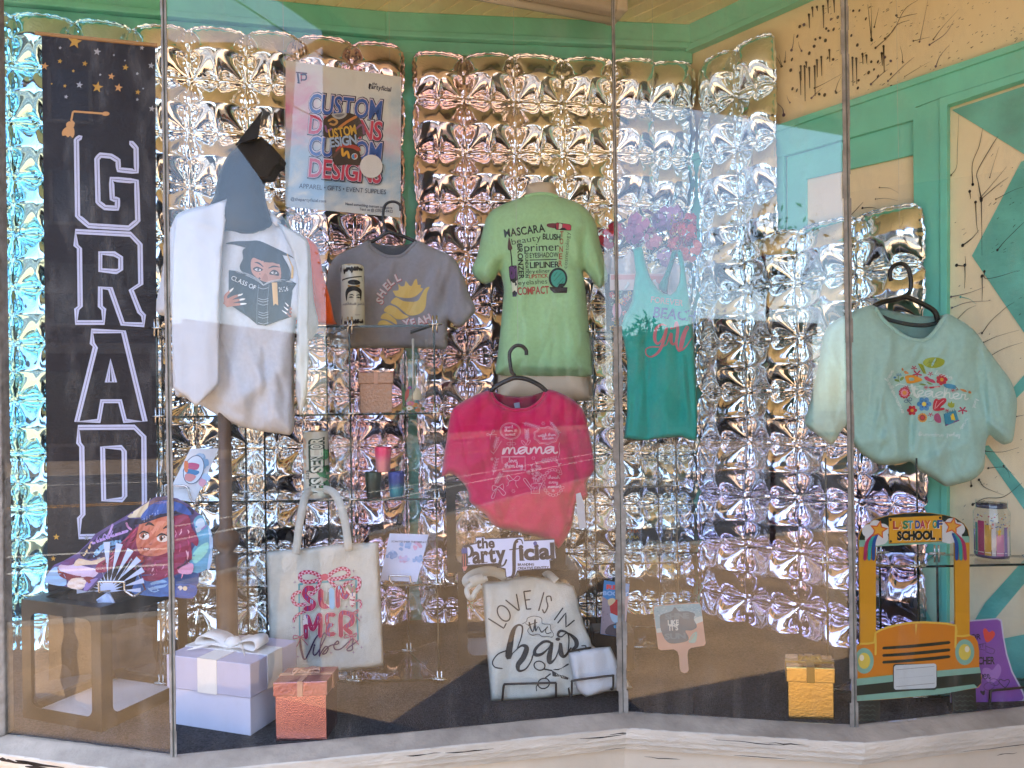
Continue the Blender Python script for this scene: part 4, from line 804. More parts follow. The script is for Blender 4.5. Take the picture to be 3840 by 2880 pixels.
for x0, y0, x1, y1 in ((1300, 1050, 1350, 985), (1305, 1120, 1410, 1000), (1350, 1180, 1445, 1070), (1410, 1170, 1440, 1130)): pr.line([(x0, y0), (x1, y1)], 5, k)
pr.line([(930, 800), (1340, 790)], 14, k)
pr.use(None); pr.build('print', gg.at, GG)
# ---- pink mama shirt on hanger
pk = cloth('raspberry_cotton', '#c02058'); g4 = crop(1280, 960, 1280, 2212)
PT = empty('t_shirt', P(1120, 850, 2.06), 'raspberry pink t-shirt with a white floral motherhood print on a hanger', 't-shirt')
pt = Sheet([sm([(1057, 843), (1064, 855), (1073, 866), (1085, 875), (1102, 881), (1120, 882), (1140, 880), (1156, 874), (1170, 861), (1180, 842), (1204, 846), (1237, 863), (1260, 886), (1270, 920), (1278, 960), (1284, 1003), (1282, 1020), (1266, 1043), (1270, 1070), (1258, 1082), (1243, 1088), (1240, 1110), (1234, 1139), (1222, 1165), (1207, 1184), (1198, 1177), (1170, 1163), (1120, 1150), (1070, 1138), (1050, 1113), (1030, 1098), (1014, 1083), (1012, 1066), (1002, 1045), (977, 1024), (962, 1027), (954, 1030), (957, 1000), (964, 953), (974, 893), (990, 873), (1030, 852)], 3)], 2.11, .034, 18, [(1190, 900, 1215, 1060, 12, .014), (1205, 960, 1228, 1140, 10, -.016), (1060, 1060, 1075, 1130, 10, .010), (975, 1020, 1060, 980, 16, .012), (1015, 1070, 1090, 1130, 12, .012), (1195, 1060, 1260, 1060, 12, .012), (1060, 890, 1040, 1040, 18, .008), (1230, 880, 1262, 1010, 10, .010), (1250, 1040, 1225, 1120, 7, -.012)], ripple=.005, seed=21, auto=24, amp=.009, seams=[[(1250, 875), (1238, 950), (1232, 1040)], [(985, 880), (1000, 950), (1012, 1030)]])
pt.build('cloth', pk, PT, 4.5)
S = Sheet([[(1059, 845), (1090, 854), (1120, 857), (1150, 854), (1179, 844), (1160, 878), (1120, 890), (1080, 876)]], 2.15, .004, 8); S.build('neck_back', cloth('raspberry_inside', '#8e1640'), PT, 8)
m = MB(); m.tube([Vector(v) for v in pt.at(cr([(1060, 849), (1072, 868), (1100, 884), (1120, 886), (1142, 883), (1165, 868), (1178, 848)], 5), .001)], .0055, 8); m.build('collar', pk, PT, True)
slab('size_label', [(1110, 871), (1122, 869), (1124, 881), (1112, 881)], 2.135, mat('label_grey', '#8d93a4', .6), PT, .001)
pr = Pr(); g = crop(1780, 1520, 420, 1742); pr.use(g); pw = '#d9a3bd'
S_ = lambda pts, w_=5, closed=False, sm_=4: pr.line(pts, w_, pw, closed, sm_)
def mini(cx, cy, r, n=5):
    for i in range(n): a = i * 6.283 / n; pr.ring(cx + r * .6 * math.cos(a), cy + r * .6 * math.sin(a), r * .42, r * .3, 4, pw, a, 10)
def starl(cx, cy, r):
    pts = [(cx + (r if i % 2 == 0 else r * .42) * math.cos(i * math.pi / 6), cy + (r if i % 2 == 0 else r * .42) * math.sin(i * math.pi / 6)) for i in range(12)]; S_(pts, 4.5, True, 0)
def cursive(t, x, y, h, w_, col, wd, rot=0, sx=1.0): _cursive(pr, t, x, y, h, w_, col, wd, rot)
# a small joined-up hand: strokes on a 0..1 x-height, each letter ends on the baseline
HAND = {'a': ([(.80, .85), (.55, 1.02), (.2, .85), (.08, .42), (.28, .02), (.6, .25), (.80, .85), (.82, .98), (.80, .25), (.95, 0), (1.15, .15)], 1.05), 'b': ([(0, .1), (.35, 1.2), (.4, 1.9), (.2, 1.9), (.15, .5), (.3, 0), (.65, .1), (.75, .6), (.5, .8), (.75, .65), (1.0, .7)], .9), 'c': ([(.75, .85), (.45, 1), (.1, .55), (.25, .05), (.6, .05), (.9, .3)], .75), 'd': ([(.7, .85), (.4, 1), (.1, .5), (.3, 0), (.7, .5), (.8, 1.9), (.78, .3), (.95, 0), (1.15, .2)], 1.0), 'e': ([(.0, .2), (.5, .5), (.65, .85), (.4, 1), (.1, .6), (.25, .05), (.6, .05), (.9, .3)], .75), 'f': ([(0, 0), (.35, 1.3), (.5, 1.9), (.3, 1.8), (.25, .3), (.15, -.8), (.3, -.5), (.4, .1), (.7, .3)], .6), 'g': ([(.75, .85), (.4, 1), (.1, .55), (.35, .05), (.7, .6), (.78, .9), (.7, -.6), (.4, -.9), (.2, -.6), (.7, -.1), (1.1, .3)], 1.0), 'h': ([(0, .1), (.35, 1.3), (.4, 1.9), (.2, 1.8), (.15, 0), (.3, .7), (.6, 1), (.72, .6), (.72, .15), (.9, 0), (1.1, .25)], .95), 'i': ([(0, .2), (.25, .95), (.25, .2), (.4, 0), (.6, .25)], .45), 'k': ([(0, .1), (.35, 1.3), (.35, 1.9), (.15, 1.6), (.15, 0), (.2, .6), (.6, 1), (.3, .55), (.65, 0), (.9, .25)], .8), 'l': ([(0, .1), (.35, 1.2), (.35, 1.9), (.18, 1.6), (.2, .2), (.4, 0), (.6, .25)], .45), 'm': ([(0, 0), (.12, .9), (.1, 0), (.3, .75), (.5, .95), (.58, .5), (.55, 0), (.75, .75), (.98, .95), (1.05, .5), (1.05, .12), (1.2, 0), (1.4, .25)], 1.3), 'n': ([(0, 0), (.12, .9), (.1, 0), (.35, .8), (.6, .95), (.68, .5), (.68, .12), (.85, 0), (1.05, .25)], .95), 'o': ([(.6, .9), (.35, 1), (.1, .5), (.3, 0), (.65, .2), (.7, .75), (.5, .95), (.75, .75), (.95, .8)], .85), 'p': ([(.05, .8), (.12, .9), (.1, -.9), (.15, .6), (.45, 1), (.75, .6), (.55, .05), (.25, .1), (.9, .2)], .85), 'r': ([(0, .1), (.2, .95), (.3, .8), (.55, .85), (.5, .2), (.65, 0), (.85, .25)], .65), 's': ([(0, .2), (.35, 1), (.5, .5), (.4, .05), (.1, .1), (.4, 0), (.75, .25)], .6), 't': ([(0, .2), (.3, 1.7), (.25, .2), (.4, 0), (.65, .25)], .5), 'u': ([(0, .3), (.12, .95), (.1, .3), (.35, 0), (.65, .5), (.72, .95), (.7, .2), (.85, 0), (1.05, .25)], .95), 'v': ([(0, .7), (.1, .95), (.2, .3), (.35, 0), (.6, .6), (.6, 1), (.8, .8)], .7), 'w': ([(0, .7), (.1, .95), (.15, .2), (.35, .05), (.5, .7), (.6, .1), (.8, .1), (.95, .95), (1.1, .8)], 1.05), 'y': ([(0, .8), (.1, .95), (.15, .3), (.4, .1), (.65, .6), (.7, .95), (.6, -.6), (.3, -.85), (.25, -.5), (.9, .25)], .9), 'x': ([(0, .9), (.5, 0), (.25, .45), (.6, .9), (.05, 0), (.6, .1)], .65), 'z': ([(0, .9), (.6, .9), (.05, 0), (.65, .05)], .7), 'j': ([(.2, .95), (.2, -.6), (0, -.8), (.3, -.1), (.6, .25)], .5)}
def _cursive(pr, t, x, y, h, w_, col, wd, rot=0.0, sp=1.0):
    tot = sum(.5 if c == ' ' else HAND[c][1] for c in t); kx = w_ / tot; cx = 0; c_, s_ = math.cos(rot), math.sin(rot); run = []
    def flush():
        nonlocal run
        if run: pr.line([(x + a * c_ - b * s_, y + a * s_ + b * c_) for a, b in run], wd, col, False, 3)
        run = []
    for ch in t:
        if ch == ' ': flush(); cx += .5 * kx; continue
        st, ad = HAND[ch]; run += [(cx + a * kx, -b * h) for a, b in st[(1 if run and ch not in 'acdgo' else 0):]]
        if ch == 't': pr.line([(x + (cx - .1 * kx) * c_ + h * 1.15 * s_, y + (cx - .1 * kx) * s_ - h * 1.15 * c_), (x + (cx + .6 * kx) * c_ + h * 1.2 * s_, y + (cx + .6 * kx) * s_ - h * 1.2 * c_)], wd, col, sm=0)
        if ch in 'ij': pr.ell(x + (cx + .3 * kx) * c_ + h * 1.4 * s_, y + (cx + .3 * kx) * s_ - h * 1.4 * c_, wd * .6, wd * .6, col, n=8)
        cx += ad * kx
    flush()
pr.ring(555, 400, 160, 128, 6, pw, .1); pr.ring(555, 400, 143, 112, 4, pw, .1)
cursive('spoil', 462, 355, 24, 130, pw, 6); cursive('them', 465, 410, 24, 130, pw, 6); cursive('sweet', 470, 468, 24, 160, pw, 6); mini(638, 395, 24)
pts = [(930 + 0, 480)]; pts = [(1112 + 190 * math.cos(a) * (1 + .05 * math.cos(9 * a)), 470 + 132 * math.sin(a) * (1 + .06 * math.cos(9 * a))) for a in np.arange(0, 6.28, .12)]; S_(pts, 6, True, 2); S_([(1112 + (x - 1112) * .88, 470 + (y - 470) * .86) for x, y in pts], 3.5, True, 2)
cursive('watch them', 985, 490, 26, 275, pw, 6, -.06); cursive('blossom', 1055, 535, 26, 180, pw, 6, -.06)
_cursive(pr, 'mama', 435, 757, 100, 835, '#d7b6c4', 25, -.015)
S_([(415, 800), (785, 790), (795, 1008), (440, 1030)], 7, True, 0); S_([(428, 812), (772, 803), (781, 997), (452, 1018)], 4, True, 0)
cursive('love', 528, 885, 36, 130, pw, 8); cursive('them big', 468, 965, 38, 285, pw, 8)
def branch(x0, y0, x1, y1, n=7, l_=38):
    S_([(x0, y0), ((x0 + x1) / 2, (y0 + y1) / 2 - 8), (x1, y1)], 5); a0 = math.atan2(y1 - y0, x1 - x0)
    for i in range(n):
        t = (i + 1) / n; x, y = x0 + (x1 - x0) * t, y0 + (y1 - y0) * t
        for sg in (-.8, .8): a = a0 + sg; pr.ring(x + l_ * .5 * math.cos(a), y + l_ * .5 * math.sin(a), l_ * .5, l_ * .17, 4, pw, a, 10)
branch(740, 272, 980, 340); branch(1000, 880, 1250, 830, 6, 50); branch(285, 1085, 340, 850, 5, 46); branch(310, 1230, 400, 1080, 6, 44); branch(1165, 245, 1310, 420, 7, 34)
branch(820, 560, 810, 400, 6, 48); pr.ring(760, 585, 48, 18, 5, pw, .9); pr.ring(835, 580, 48, 18, 5, pw, 2.2)
branch(300, 700, 350, 520, 5, 44); S_([(300, 760), (250, 705), (300, 740), (390, 600), (415, 555)], 5)
for q in ((570, 598, 68, 4), (1005, 970, 34, 5), (840, 1040, 34, 5), (985, 1060, 34, 5), (905, 1010, 26, 5), (1222, 1328, 24, 5), (270, 835, 24, 5)): mini(*q)
for q in ((1065, 282, 34), (915, 818, 34), (600, 1335, 36)): starl(*q)
S_([(600, 1155), (540, 1170), (500, 1110), (530, 1085), (600, 1155), (670, 1170), (705, 1120), (660, 1100), (600, 1155), (530, 1190), (520, 1240), (497, 1255)], 6); S_([(600, 1155), (640, 1180), (640, 1230), (672, 1285)], 6)
S_([(250, 455), (190, 465), (200, 435), (250, 455), (280, 385), (310, 400), (250, 455), (240, 525)], 5); S_([(255, 455), (310, 450), (345, 460)], 5)
S_([(360, 1265), (280, 1250), (285, 1325), (360, 1275), (440, 1220), (440, 1310), (360, 1270), (262, 1420), (300, 1440), (350, 1300), (440, 1400), (480, 1355), (380, 1270)], 6)
S_([(880, 1225), (1000, 1210), (1008, 1370), (880, 1372)], 7, True, 0); S_([(875, 1310), (820, 1240), (760, 1160), (790, 1140), (880, 1270)], 7); S_([(1000, 1215), (1040, 1220), (1005, 1310)], 9); branch(925, 1210, 885, 940, 4, 30); branch(945, 1210, 965, 900, 6, 34); branch(960, 1210, 1040, 1090, 4, 30); S_([(940, 1285), (905, 1300), (905, 1265), (940, 1285), (970, 1265), (970, 1300), (940, 1285), (915, 1330)], 5)
pts = [(1225 + 155 * math.cos(a), 1200 + 200 * math.sin(a)) for a in np.arange(.4, 5.6, .3)]
for (x, y) in pts: pr.ring(x, y, 24, 20, 5, pw, 0, 12)
cursive('cherish', 1135, 1140, 26, 185, pw, 6); cursive('every', 1150, 1215, 28, 150, pw, 6); cursive('moment', 1140, 1285, 28, 200, pw, 6)
S_([(1320, 580), (1310, 640), (1322, 720), (1300, 820)], 5); S_([(1310, 915), (1265, 880), (1270, 845), (1310, 915), (1350, 900), (1310, 915), (1295, 980)], 5); S_([(1312, 915), (1330, 980), (1350, 1030)], 5)
pr.use(None); pr.build('print', pt.at, PT)
hanger('black plastic hanger holding the raspberry pink t-shirt', 2.10, [(1137, 767), (1136, 756), (1126, 747), (1112, 748), (1101, 762), (1102, 785), (1105, 802), (1112, 812)], [(1060, 846), (1072, 834), (1100, 820), (1116, 816), (1140, 820), (1165, 832), (1181, 846)], (1119, 746), r=.0055)
m = MB(); slab('price_tag', [(1244, 1067), (1254, 1064), (1262, 1088), (1266, 1140), (1252, 1144), (1247, 1110)], 2.03, mat('tag_white', '#a9b2bf', .5), PT, .001)
# ---- turquoise tank
tq = cloth('turquoise_cotton', '#33a99e'); TK = empty('tank_top', P(1420, 540, 2.3), 'turquoise tank top with pink and blue beach lettering', 'tank top')
tk = Sheet([[(1367, 538), (1377, 534), (1387, 532), (1392, 556), (1398, 580), (1406, 602), (1420, 623), (1434, 634), (1448, 637), (1459, 629), (1467, 610), (1469, 585), (1466, 562), (1462, 545), (1468, 537), (1474, 545), (1480, 580), (1485, 625), (1490, 655), (1495, 690), (1499, 740), (1503, 800), (1507, 895), (1505, 953), (1488, 950), (1472, 944), (1440, 946), (1415, 948), (1400, 951), (1375, 951), (1347, 948), (1351, 920), (1354, 895), (1354, 775), (1347, 735), (1340, 710), (1346, 690), (1349, 680), (1357, 670), (1365, 650), (1368, 625), (1373, 590), (1369, 553)]], 2.35, .022, 12, [(1395, 700, 1400, 940, 7, -.016), (1375, 720, 1380, 940, 9, .012), (1470, 740, 1488, 935, 8, .014), (1380, 800, 1365, 930, 6, -.010), (1430, 760, 1440, 940, 12, .010), (1485, 780, 1498, 940, 5, -.012), (1362, 690, 1372, 740, 5, .008)], ripple=.007, seed=31, rdir=(1, .05), auto=12, amp=.008); tk.build('cloth', tq, TK, 4.5)
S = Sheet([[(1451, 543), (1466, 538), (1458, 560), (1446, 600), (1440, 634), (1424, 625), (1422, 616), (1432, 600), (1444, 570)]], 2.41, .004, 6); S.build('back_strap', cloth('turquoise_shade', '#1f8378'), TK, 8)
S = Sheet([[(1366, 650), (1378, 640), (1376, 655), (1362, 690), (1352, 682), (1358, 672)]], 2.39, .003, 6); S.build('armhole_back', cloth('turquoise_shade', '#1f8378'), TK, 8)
pr = Pr(); g = crop(2220, 1100, 460, 1316); pr.use(g); cg = '#a98f8c'; bl = '#2a4f8e'; pi = '#c4747f'
pr.text('FOREVER', 630, 95, 62, cg, w_=345, rot=.12, bold=.015); pr.text('BEACH', 655, 255, 108, bl, w_=440, rot=.10, bold=.03, shear=.08)
pr.line([(795, 345), (745, 335), (690, 380), (672, 480), (700, 540), (745, 500), (790, 400), (800, 370), (770, 500), (720, 620), (640, 680), (585, 660), (580, 600), (640, 575), (740, 575), (800, 550)], [10, 22, 34, 36, 26, 16, 18, 32, 34, 30, 18, 14, 14, 14, 14, 12], pi)
pr.line([(800, 550), (850, 430), (850, 520), (880, 545), (925, 470)], [12, 28, 32, 20, 12], pi); pr.ell(852, 375, 14, 14, pi)
pr.line([(880, 380), (905, 310), (920, 400), (905, 540), (935, 620), (965, 560), (1000, 430), (1035, 370), (1010, 360), (965, 470), (950, 600), (1000, 580), (1070, 480)], [14, 26, 34, 28, 20, 30, 28, 12, 12, 26, 30, 14, 10], pi)
pr.line([(600, 270), (590, 330), (560, 350), (600, 360), (580, 420), (610, 370), (650, 385), (620, 340), (645, 300), (612, 320)], 5, '#3c7a80', True, 0); pr.use(None); pr.build('print', tk.at, TK)
clear = glass_mat('clear_plastic', (.93, .96, .95), .06, .02)
hanger('clear plastic hanger holding the turquoise tank top', 2.37, [(1424, 470), (1422, 462), (1412, 460), (1406, 470), (1410, 490), (1416, 505)], [(1372, 545), (1395, 520), (1416, 506), (1440, 518), (1468, 542)], (1415, 460), clear, .004)
# ---- mint shirt
mt = cloth('mint_cotton', '#a0c9bf'); g2 = crop(2560, 960, 1280, 2212)
MT = empty('t_shirt', P(1960, 700, 2.02), 'pale mint t-shirt with a colourful apple print for a teacher, on a hanger', 't-shirt')
mt_ = [sm([(1888, 660), (1896, 674), (1905, 687), (1918, 699), (1938, 714), (1958, 726), (1978, 731), (1995, 731), (2010, 724), (2022, 708), (2034, 688), (2046, 678), (2068, 688), (2092, 703), (2112, 722), (2128, 746), (2156, 785), (2182, 820), (2192, 845), (2197, 870), (2194, 910), (2188, 950), (2178, 958), (2166, 960), (2150, 950), (2138, 940), (2130, 955), (2128, 975), (2126, 1010), (2110, 1030), (2092, 1040), (2068, 1046), (2045, 1051), (2025, 1040), (2005, 1027), (1985, 1016), (1968, 998), (1952, 1000), (1935, 1003), (1916, 1005), (1898, 1003), (1878, 992), (1858, 977), (1842, 955), (1832, 930), (1825, 922), (1812, 940), (1797, 961), (1780, 950), (1760, 935), (1738, 914), (1750, 870), (1762, 815), (1768, 786), (1776, 740), (1785, 710), (1808, 690), (1840, 674), (1865, 663)], 3)]
mt_ = Sheet(mt_, 2.05, .04, 22, [(1815, 720, 1822, 920, 12, -.014), (1785, 760, 1790, 900, 12, .008), (1900, 720, 1920, 900, 18, .008), (1968, 870, 1965, 1000, 10, -.020), (1935, 900, 1940, 1000, 14, .016), (2010, 880, 2035, 1040, 16, .014), (2085, 850, 2110, 1010, 12, .012), (2110, 780, 2135, 930, 9, -.014), (2125, 900, 2180, 945, 9, .014), (1980, 1010, 2080, 960, 12, .010), (2060, 700, 2110, 800, 14, .007), (1860, 960, 1930, 940, 14, .012), (2140, 800, 2170, 930, 9, .008)], ripple=.005, seed=41, gx=-.0001, auto=24, amp=.009, seams=[[(1845, 673), (1832, 760), (1828, 920)], [(2110, 722), (2128, 820), (2132, 945)], [(1742, 903), (1798, 950)], [(2140, 932), (2166, 950), (2186, 940)]])
mt_.build('cloth', mt, MT, 4.5)
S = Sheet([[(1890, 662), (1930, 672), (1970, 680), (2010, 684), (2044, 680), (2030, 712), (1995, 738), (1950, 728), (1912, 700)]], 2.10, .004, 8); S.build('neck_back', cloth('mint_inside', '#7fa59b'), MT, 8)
m = MB(); m.tube([P(x, y, 2.094) for x, y in cr([(1906, 684), (1925, 692), (1960, 700), (1990, 703), (2015, 700), (2026, 695)], 5)], .006, 6); m.build('neck_tape', mat('tape_grey', '#3c4546', .8), MT, True)
m = MB(); m.tube([Vector(v) for v in mt_.at(cr([(1890, 666), (1907, 691), (1938, 718), (1962, 732), (1985, 736), (2003, 732), (2020, 716), (2036, 692), (2044, 682)], 5), .001)], .0065, 8); m.build('collar', mt, MT, True)
pr = Pr(); g = crop(3280, 1300, 440, 1921); pr.use(g); W_ = '#cfe0dc'
pr.blob([(790, 260), (830, 205), (930, 175), (1050, 182), (1145, 225), (1120, 300), (1020, 345), (900, 345), (820, 310)], '#93a428', 5, 90); pr.poly([(705, 275), (760, 280), (800, 300), (845, 445), (800, 440)], '#93a428')
for q in ([(850, 285), (900, 255), (1000, 255), (1095, 275)], [(900, 262), (890, 240), (905, 225)], [(1000, 250), (1010, 230), (1030, 222)], [(920, 280), (950, 300), (975, 325)]): pr.line(q, 5, '#1e2416')
pr.line([(715, 290), (765, 285), (830, 430), (810, 440)], 4, '#1e2416', True, 0)
_cursive(pr, 'teacher', 600, 800, 95, 900, W_, 20, .075); pr.line([(345, 640), (400, 612), (470, 620), (600, 660), (750, 650)], [20, 14, 10, 10, 6], W_); pr.line([(605, 625), (640, 740), (700, 830), (740, 760)], [40, 38, 30, 10], W_)
def flower(cx, cy, r, c1, c2, n=8, pet=.42, c3_=None):
    for i in range(n): a = i * 6.283 / n; pr.ell(cx + r * .62 * math.cos(a), cy + r * .62 * math.sin(a), r * pet, r * pet * .8, c1, a, 10)
    if c3_:
        for i in range(n): a = i * 6.283 / n; pr.ell(cx + r * .45 * math.cos(a), cy + r * .45 * math.sin(a), r * .22, r * .14, c3_, a, 8)
    pr.ell(cx, cy, r * .34, r * .34, c2, n=14)
rd = '#b8243a'; mg = '#b02a52'; bu = '#3f86b8'
flower(490, 755, 105, rd, '#d68a3a', 11, .3, '#d98a9a'); pr.line([(520, 840), (560, 900), (600, 945)], 10, '#31608f'); pr.ring(515, 895, 28, 22, 8, '#31608f'); pr.ring(585, 862, 24, 26, 8, '#31608f')
flower(810, 940, 108, bu, '#d9c64a', 6, .5, '#1f5a93'); flower(612, 1042, 78, rd, '#d9a23a', 6, .48); flower(782, 1162, 82, '#d99a32', '#c23a28', 12, .34, '#8f2a1c'); flower(1100, 540, 88, rd, '#d9a23a', 7, .48)
pr.blob([(965, 1045), (965, 900), (1010, 850), (1050, 870), (1110, 845), (1170, 850), (1165, 910), (1070, 1000), (1130, 1000), (1135, 1035)], rd, 4, 90); pr.line([(985, 1020), (1000, 940), (1020, 890)], 14, '#d99aa0'); pr.line([(1010, 1000), (1080, 920), (1130, 880)], 14, '#d99aa0')
pr.blob([(1195, 960), (1215, 905), (1235, 930), (1260, 890), (1275, 930), (1305, 920), (1300, 985), (1245, 1000)], '#93a428', 3)
for cx, cy, r in ((645, 350, 46), (695, 448, 74), (915, 445, 42), (520, 668, 42), (840, 668, 38), (1440, 1040, 70), (915, 1112, 42), (1187, 1045, 34), (1280, 718, 36)):
    for i in range(5): a = i * 1.257 + .3; pr.line([(cx, cy), (cx + r * math.cos(a), cy + r * .8 * math.sin(a))], [r * .2, r * .36], mg, sm=0)
pr.blob([(505, 480), (640, 470), (785, 548), (560, 605), (510, 545)], '#d6932c', 3, 90); pr.blob([(560, 515), (620, 505), (670, 540), (580, 560)], '#93b8ad', 3)
pr.blob([(810, 500), (860, 485), (900, 520), (960, 540), (1000, 590), (950, 590), (880, 565), (830, 540)], mg, 3); pr.blob([(845, 568), (900, 590), (955, 620), (890, 615)], '#6f8f3a', 3); pr.blob([(725, 610), (790, 602), (850, 628), (780, 632)], '#6f8f3a', 3)
pr.poly([(880, 660), (1050, 640), (1085, 660), (910, 688)], rd); pr.poly([(970, 655), (1045, 648), (1050, 668), (975, 672)], '#dcb0b0'); pr.blob([(1130, 610), (1240, 612), (1330, 640), (1320, 690), (1200, 680), (1150, 660)], '#3f8fae', 3)
pr.line([(1310, 650), (1360, 690), (1330, 710), (1380, 705)], 8, '#8a2a3a'); pr.blob([(1395, 690), (1480, 705), (1510, 745), (1440, 730)], '#c98a52', 3); pr.blob([(1530, 740), (1560, 725), (1585, 760), (1545, 765)], '#c98a52', 3); pr.blob([(440, 360), (460, 350), (475, 385), (450, 395)], '#b87a42', 3); pr.blob([(480, 400), (520, 400), (560, 440), (500, 445)], '#c98a52', 3)
for x in (365, 395, 425): pr.line([(x, 440), (x + 5, 475)], [10, 18], '#3f7fa8', sm=0)
pr.ell(330, 505, 22, 18, '#3f7fa8'); pr.line([(390, 470), (392, 560), (410, 580)], 8, '#6f8f3a'); pr.ell(365, 553, 45, 18, '#6f8f3a', .3); pr.ell(445, 525, 42, 22, '#6f8f3a', -.8)
pr.poly([(1130, 1105), (1330, 1040), (1375, 1205), (1160, 1300)], '#2f86a3', grid=90); pr.poly([(1240, 1110), (1290, 1092), (1325, 1215), (1262, 1230)], '#d9c02a'); pr.line([(1160, 1290), (1380, 1205)], 18, '#7a3f74', sm=0)
for k_ in range(7): pr.line([(1138 + 28 * k_, 1130 - 13 * k_), (1134 + 28 * k_, 1100 - 13 * k_)], 8, '#15323a', sm=0)
pr.blob([(970, 1180), (985, 1110), (1040, 1090), (1080, 1150), (1085, 1240), (1020, 1240)], '#a8527c', 3); pr.line([(975, 1185), (940, 1220), (875, 1230)], 6, '#6f8f5a')
for t_, cx, cy, w_, rot in (('brave', 215, 570, 190, -1.05), ('encourage', 485, 1085, 560, -2.02), ('loving', 985, 445, 300, .3), ('wise', 1500, 1170, 190, 2.1), ('loyal', 1400, 1440, 220, 3.2), ('inspiring', 1130, 1440, 420, 3.18), ('kind', 1650, 850, 150, 1.9)): _cursive(pr, t_, cx, cy, 34, w_, W_, 8, rot)
pr.use(None); pr.build('print', mt_.at, MT)
hanger('black plastic hanger holding the pale mint t-shirt', 2.085, [(1925, 607), (1922, 592), (1928, 577), (1945, 569), (1960, 578), (1967, 600), (1966, 628), (1955, 640)], [(1888, 662), (1905, 653), (1940, 646), (1958, 642), (1990, 655), (2018, 672), (2026, 692)], (1944, 569), r=.0062)
# ---------------------------------------------------------------- glass cube shelving
shelf_g = glass_mat('shelf_glass', (.955, .975, .965), .045, 0)
edge_g = mat('shelf_edge', '#1c2b28', .2, spec=.7); clip_m = mat('clip_chrome', (.62, .62, .60), .18, 1.0)
def zlev(y, Y=2.16, x=850): return P(x, y, Y).z
ZL = [zlev(702), zlev(892), zlev(1077), zlev(1262), ZF + .012]
def clip(m_parent, p, ax, ay):
    m = MB(); a = Vector(ax).normalized(); b = Vector(ay).normalized()
    for s in (-.006, .006):
        m.tube([p + b * s - a * .022 - Vector((0, 0, 0)), p + b * s + a * .022], .0028, 6)
    for s in (-.006, .006): m.tube([p - b * .004 + a * s + Vector((0, 0, -.026)), p - b * .004 + a * s + Vector((0, 0, .026))], .0030, 6)
    m.cbox(p, .007, .012, .007); m.build('clip', clip_m, m_parent, True)
def unit(label, fr, bk, zl, skip=()):
    """fr / bk: front and back foot points of the vertical glass edges, from left to right"""
    e = empty('glass_shelf_unit', V(fr[0], ZF), label, 'shelf', 'glass cube shelf units'); n = len(fr); t = .006
    for zi, z in enumerate(zl):
        for i in range(n - 1):
            if (zi, i) in skip: continue
            q = [V(fr[i], z), V(fr[i + 1], z), V(bk[i + 1], z), V(bk[i], z)]
            s = MB().add(q, [(0, 1, 2, 3)]).build('shelf', shelf_g, e)
            m = MB()
            for a, b in ((q[0], q[1]), (q[2], q[3]), (q[1], q[2]), (q[3], q[0])):
                d = b - a; k = Vector((-d.y, d.x, 0)).normalized() * .0015; m.box(a - k - Vector((0, 0, t)), d, k * 2, (0, 0, t))
            m.build('shelf_edge', edge_g, s)
    for i in range(n):
        for z0, z1 in zip(zl[1:], zl[:-1]):
            pn = MB().add([V(fr[i], z0), V(bk[i], z0), V(bk[i], z1), V(fr[i], z1)], [(0, 1, 2, 3)]).build('side_panel', shelf_g, e)
            for p in (fr[i], bk[i]): MB().box(V(p, z0) - Vector((.0024, .0024, 0)), (.0048, 0, 0), (0, .0048, 0), (0, 0, z1 - z0)).build('panel_edge', edge_g, pn)
        for z in zl:
            ax = (fr[min(i + 1, n - 1)] - fr[max(i - 1, 0)]); ay = bk[i] - fr[i]
            clip(e, V(fr[i], z) - ay.normalized() * .004, ax, ay); clip(e, V(bk[i], z), ax, ay)
    return e
fx = [V(P(x, 900, 2.16), 0) for x in (341, 571, 757, 940)]; bx = [V(P(x, 900, 2.42), 0) for x in (352, 530, 707, 876)]
unit('long glass cube shelf unit with chrome clips behind the summer tote bag', fx, bx, ZL)
unit('glass cube shelf unit between the green shirt and the turquoise tank top', [V(P(x, 900, 2.42), 0) for x in (1283, 1459)], [V(P(x, 900, 2.66), 0) for x in (1262, 1420)], [z + .0 for z in ZL])
zs = P(1965, 1222, 1.98).z
u3 = [V(P(1786, 1200, 2.04), 0), V(P(1983, 1222, 1.98), 0), V(P(2250, 1210, 1.99), 0)]; u3b = [V(P(1900, 1190, 2.17), 0), V(P(2024, 1190, 2.14), 0), V(P(2225, 1190, 2.09), 0)]
unit('low glass cube shelf unit behind the school bus sign', u3, u3b, [zs, ZF + .012])
for q, t_ in ((u3[0], 1), (u3[1], 0)):
    m = MB(); m.box(V(q, zs) + Vector((-.0018, -.0018, 0)), (.0036, 0, 0), (0, .0036, 0), (0, 0, .30)); tag(m.build('glass_panel_edge', edge_g), ('thin upright glass panel edge rising behind the gold box', 'thin upright glass panel edge rising behind the bus roof')[1 - t_], 'glass panel')
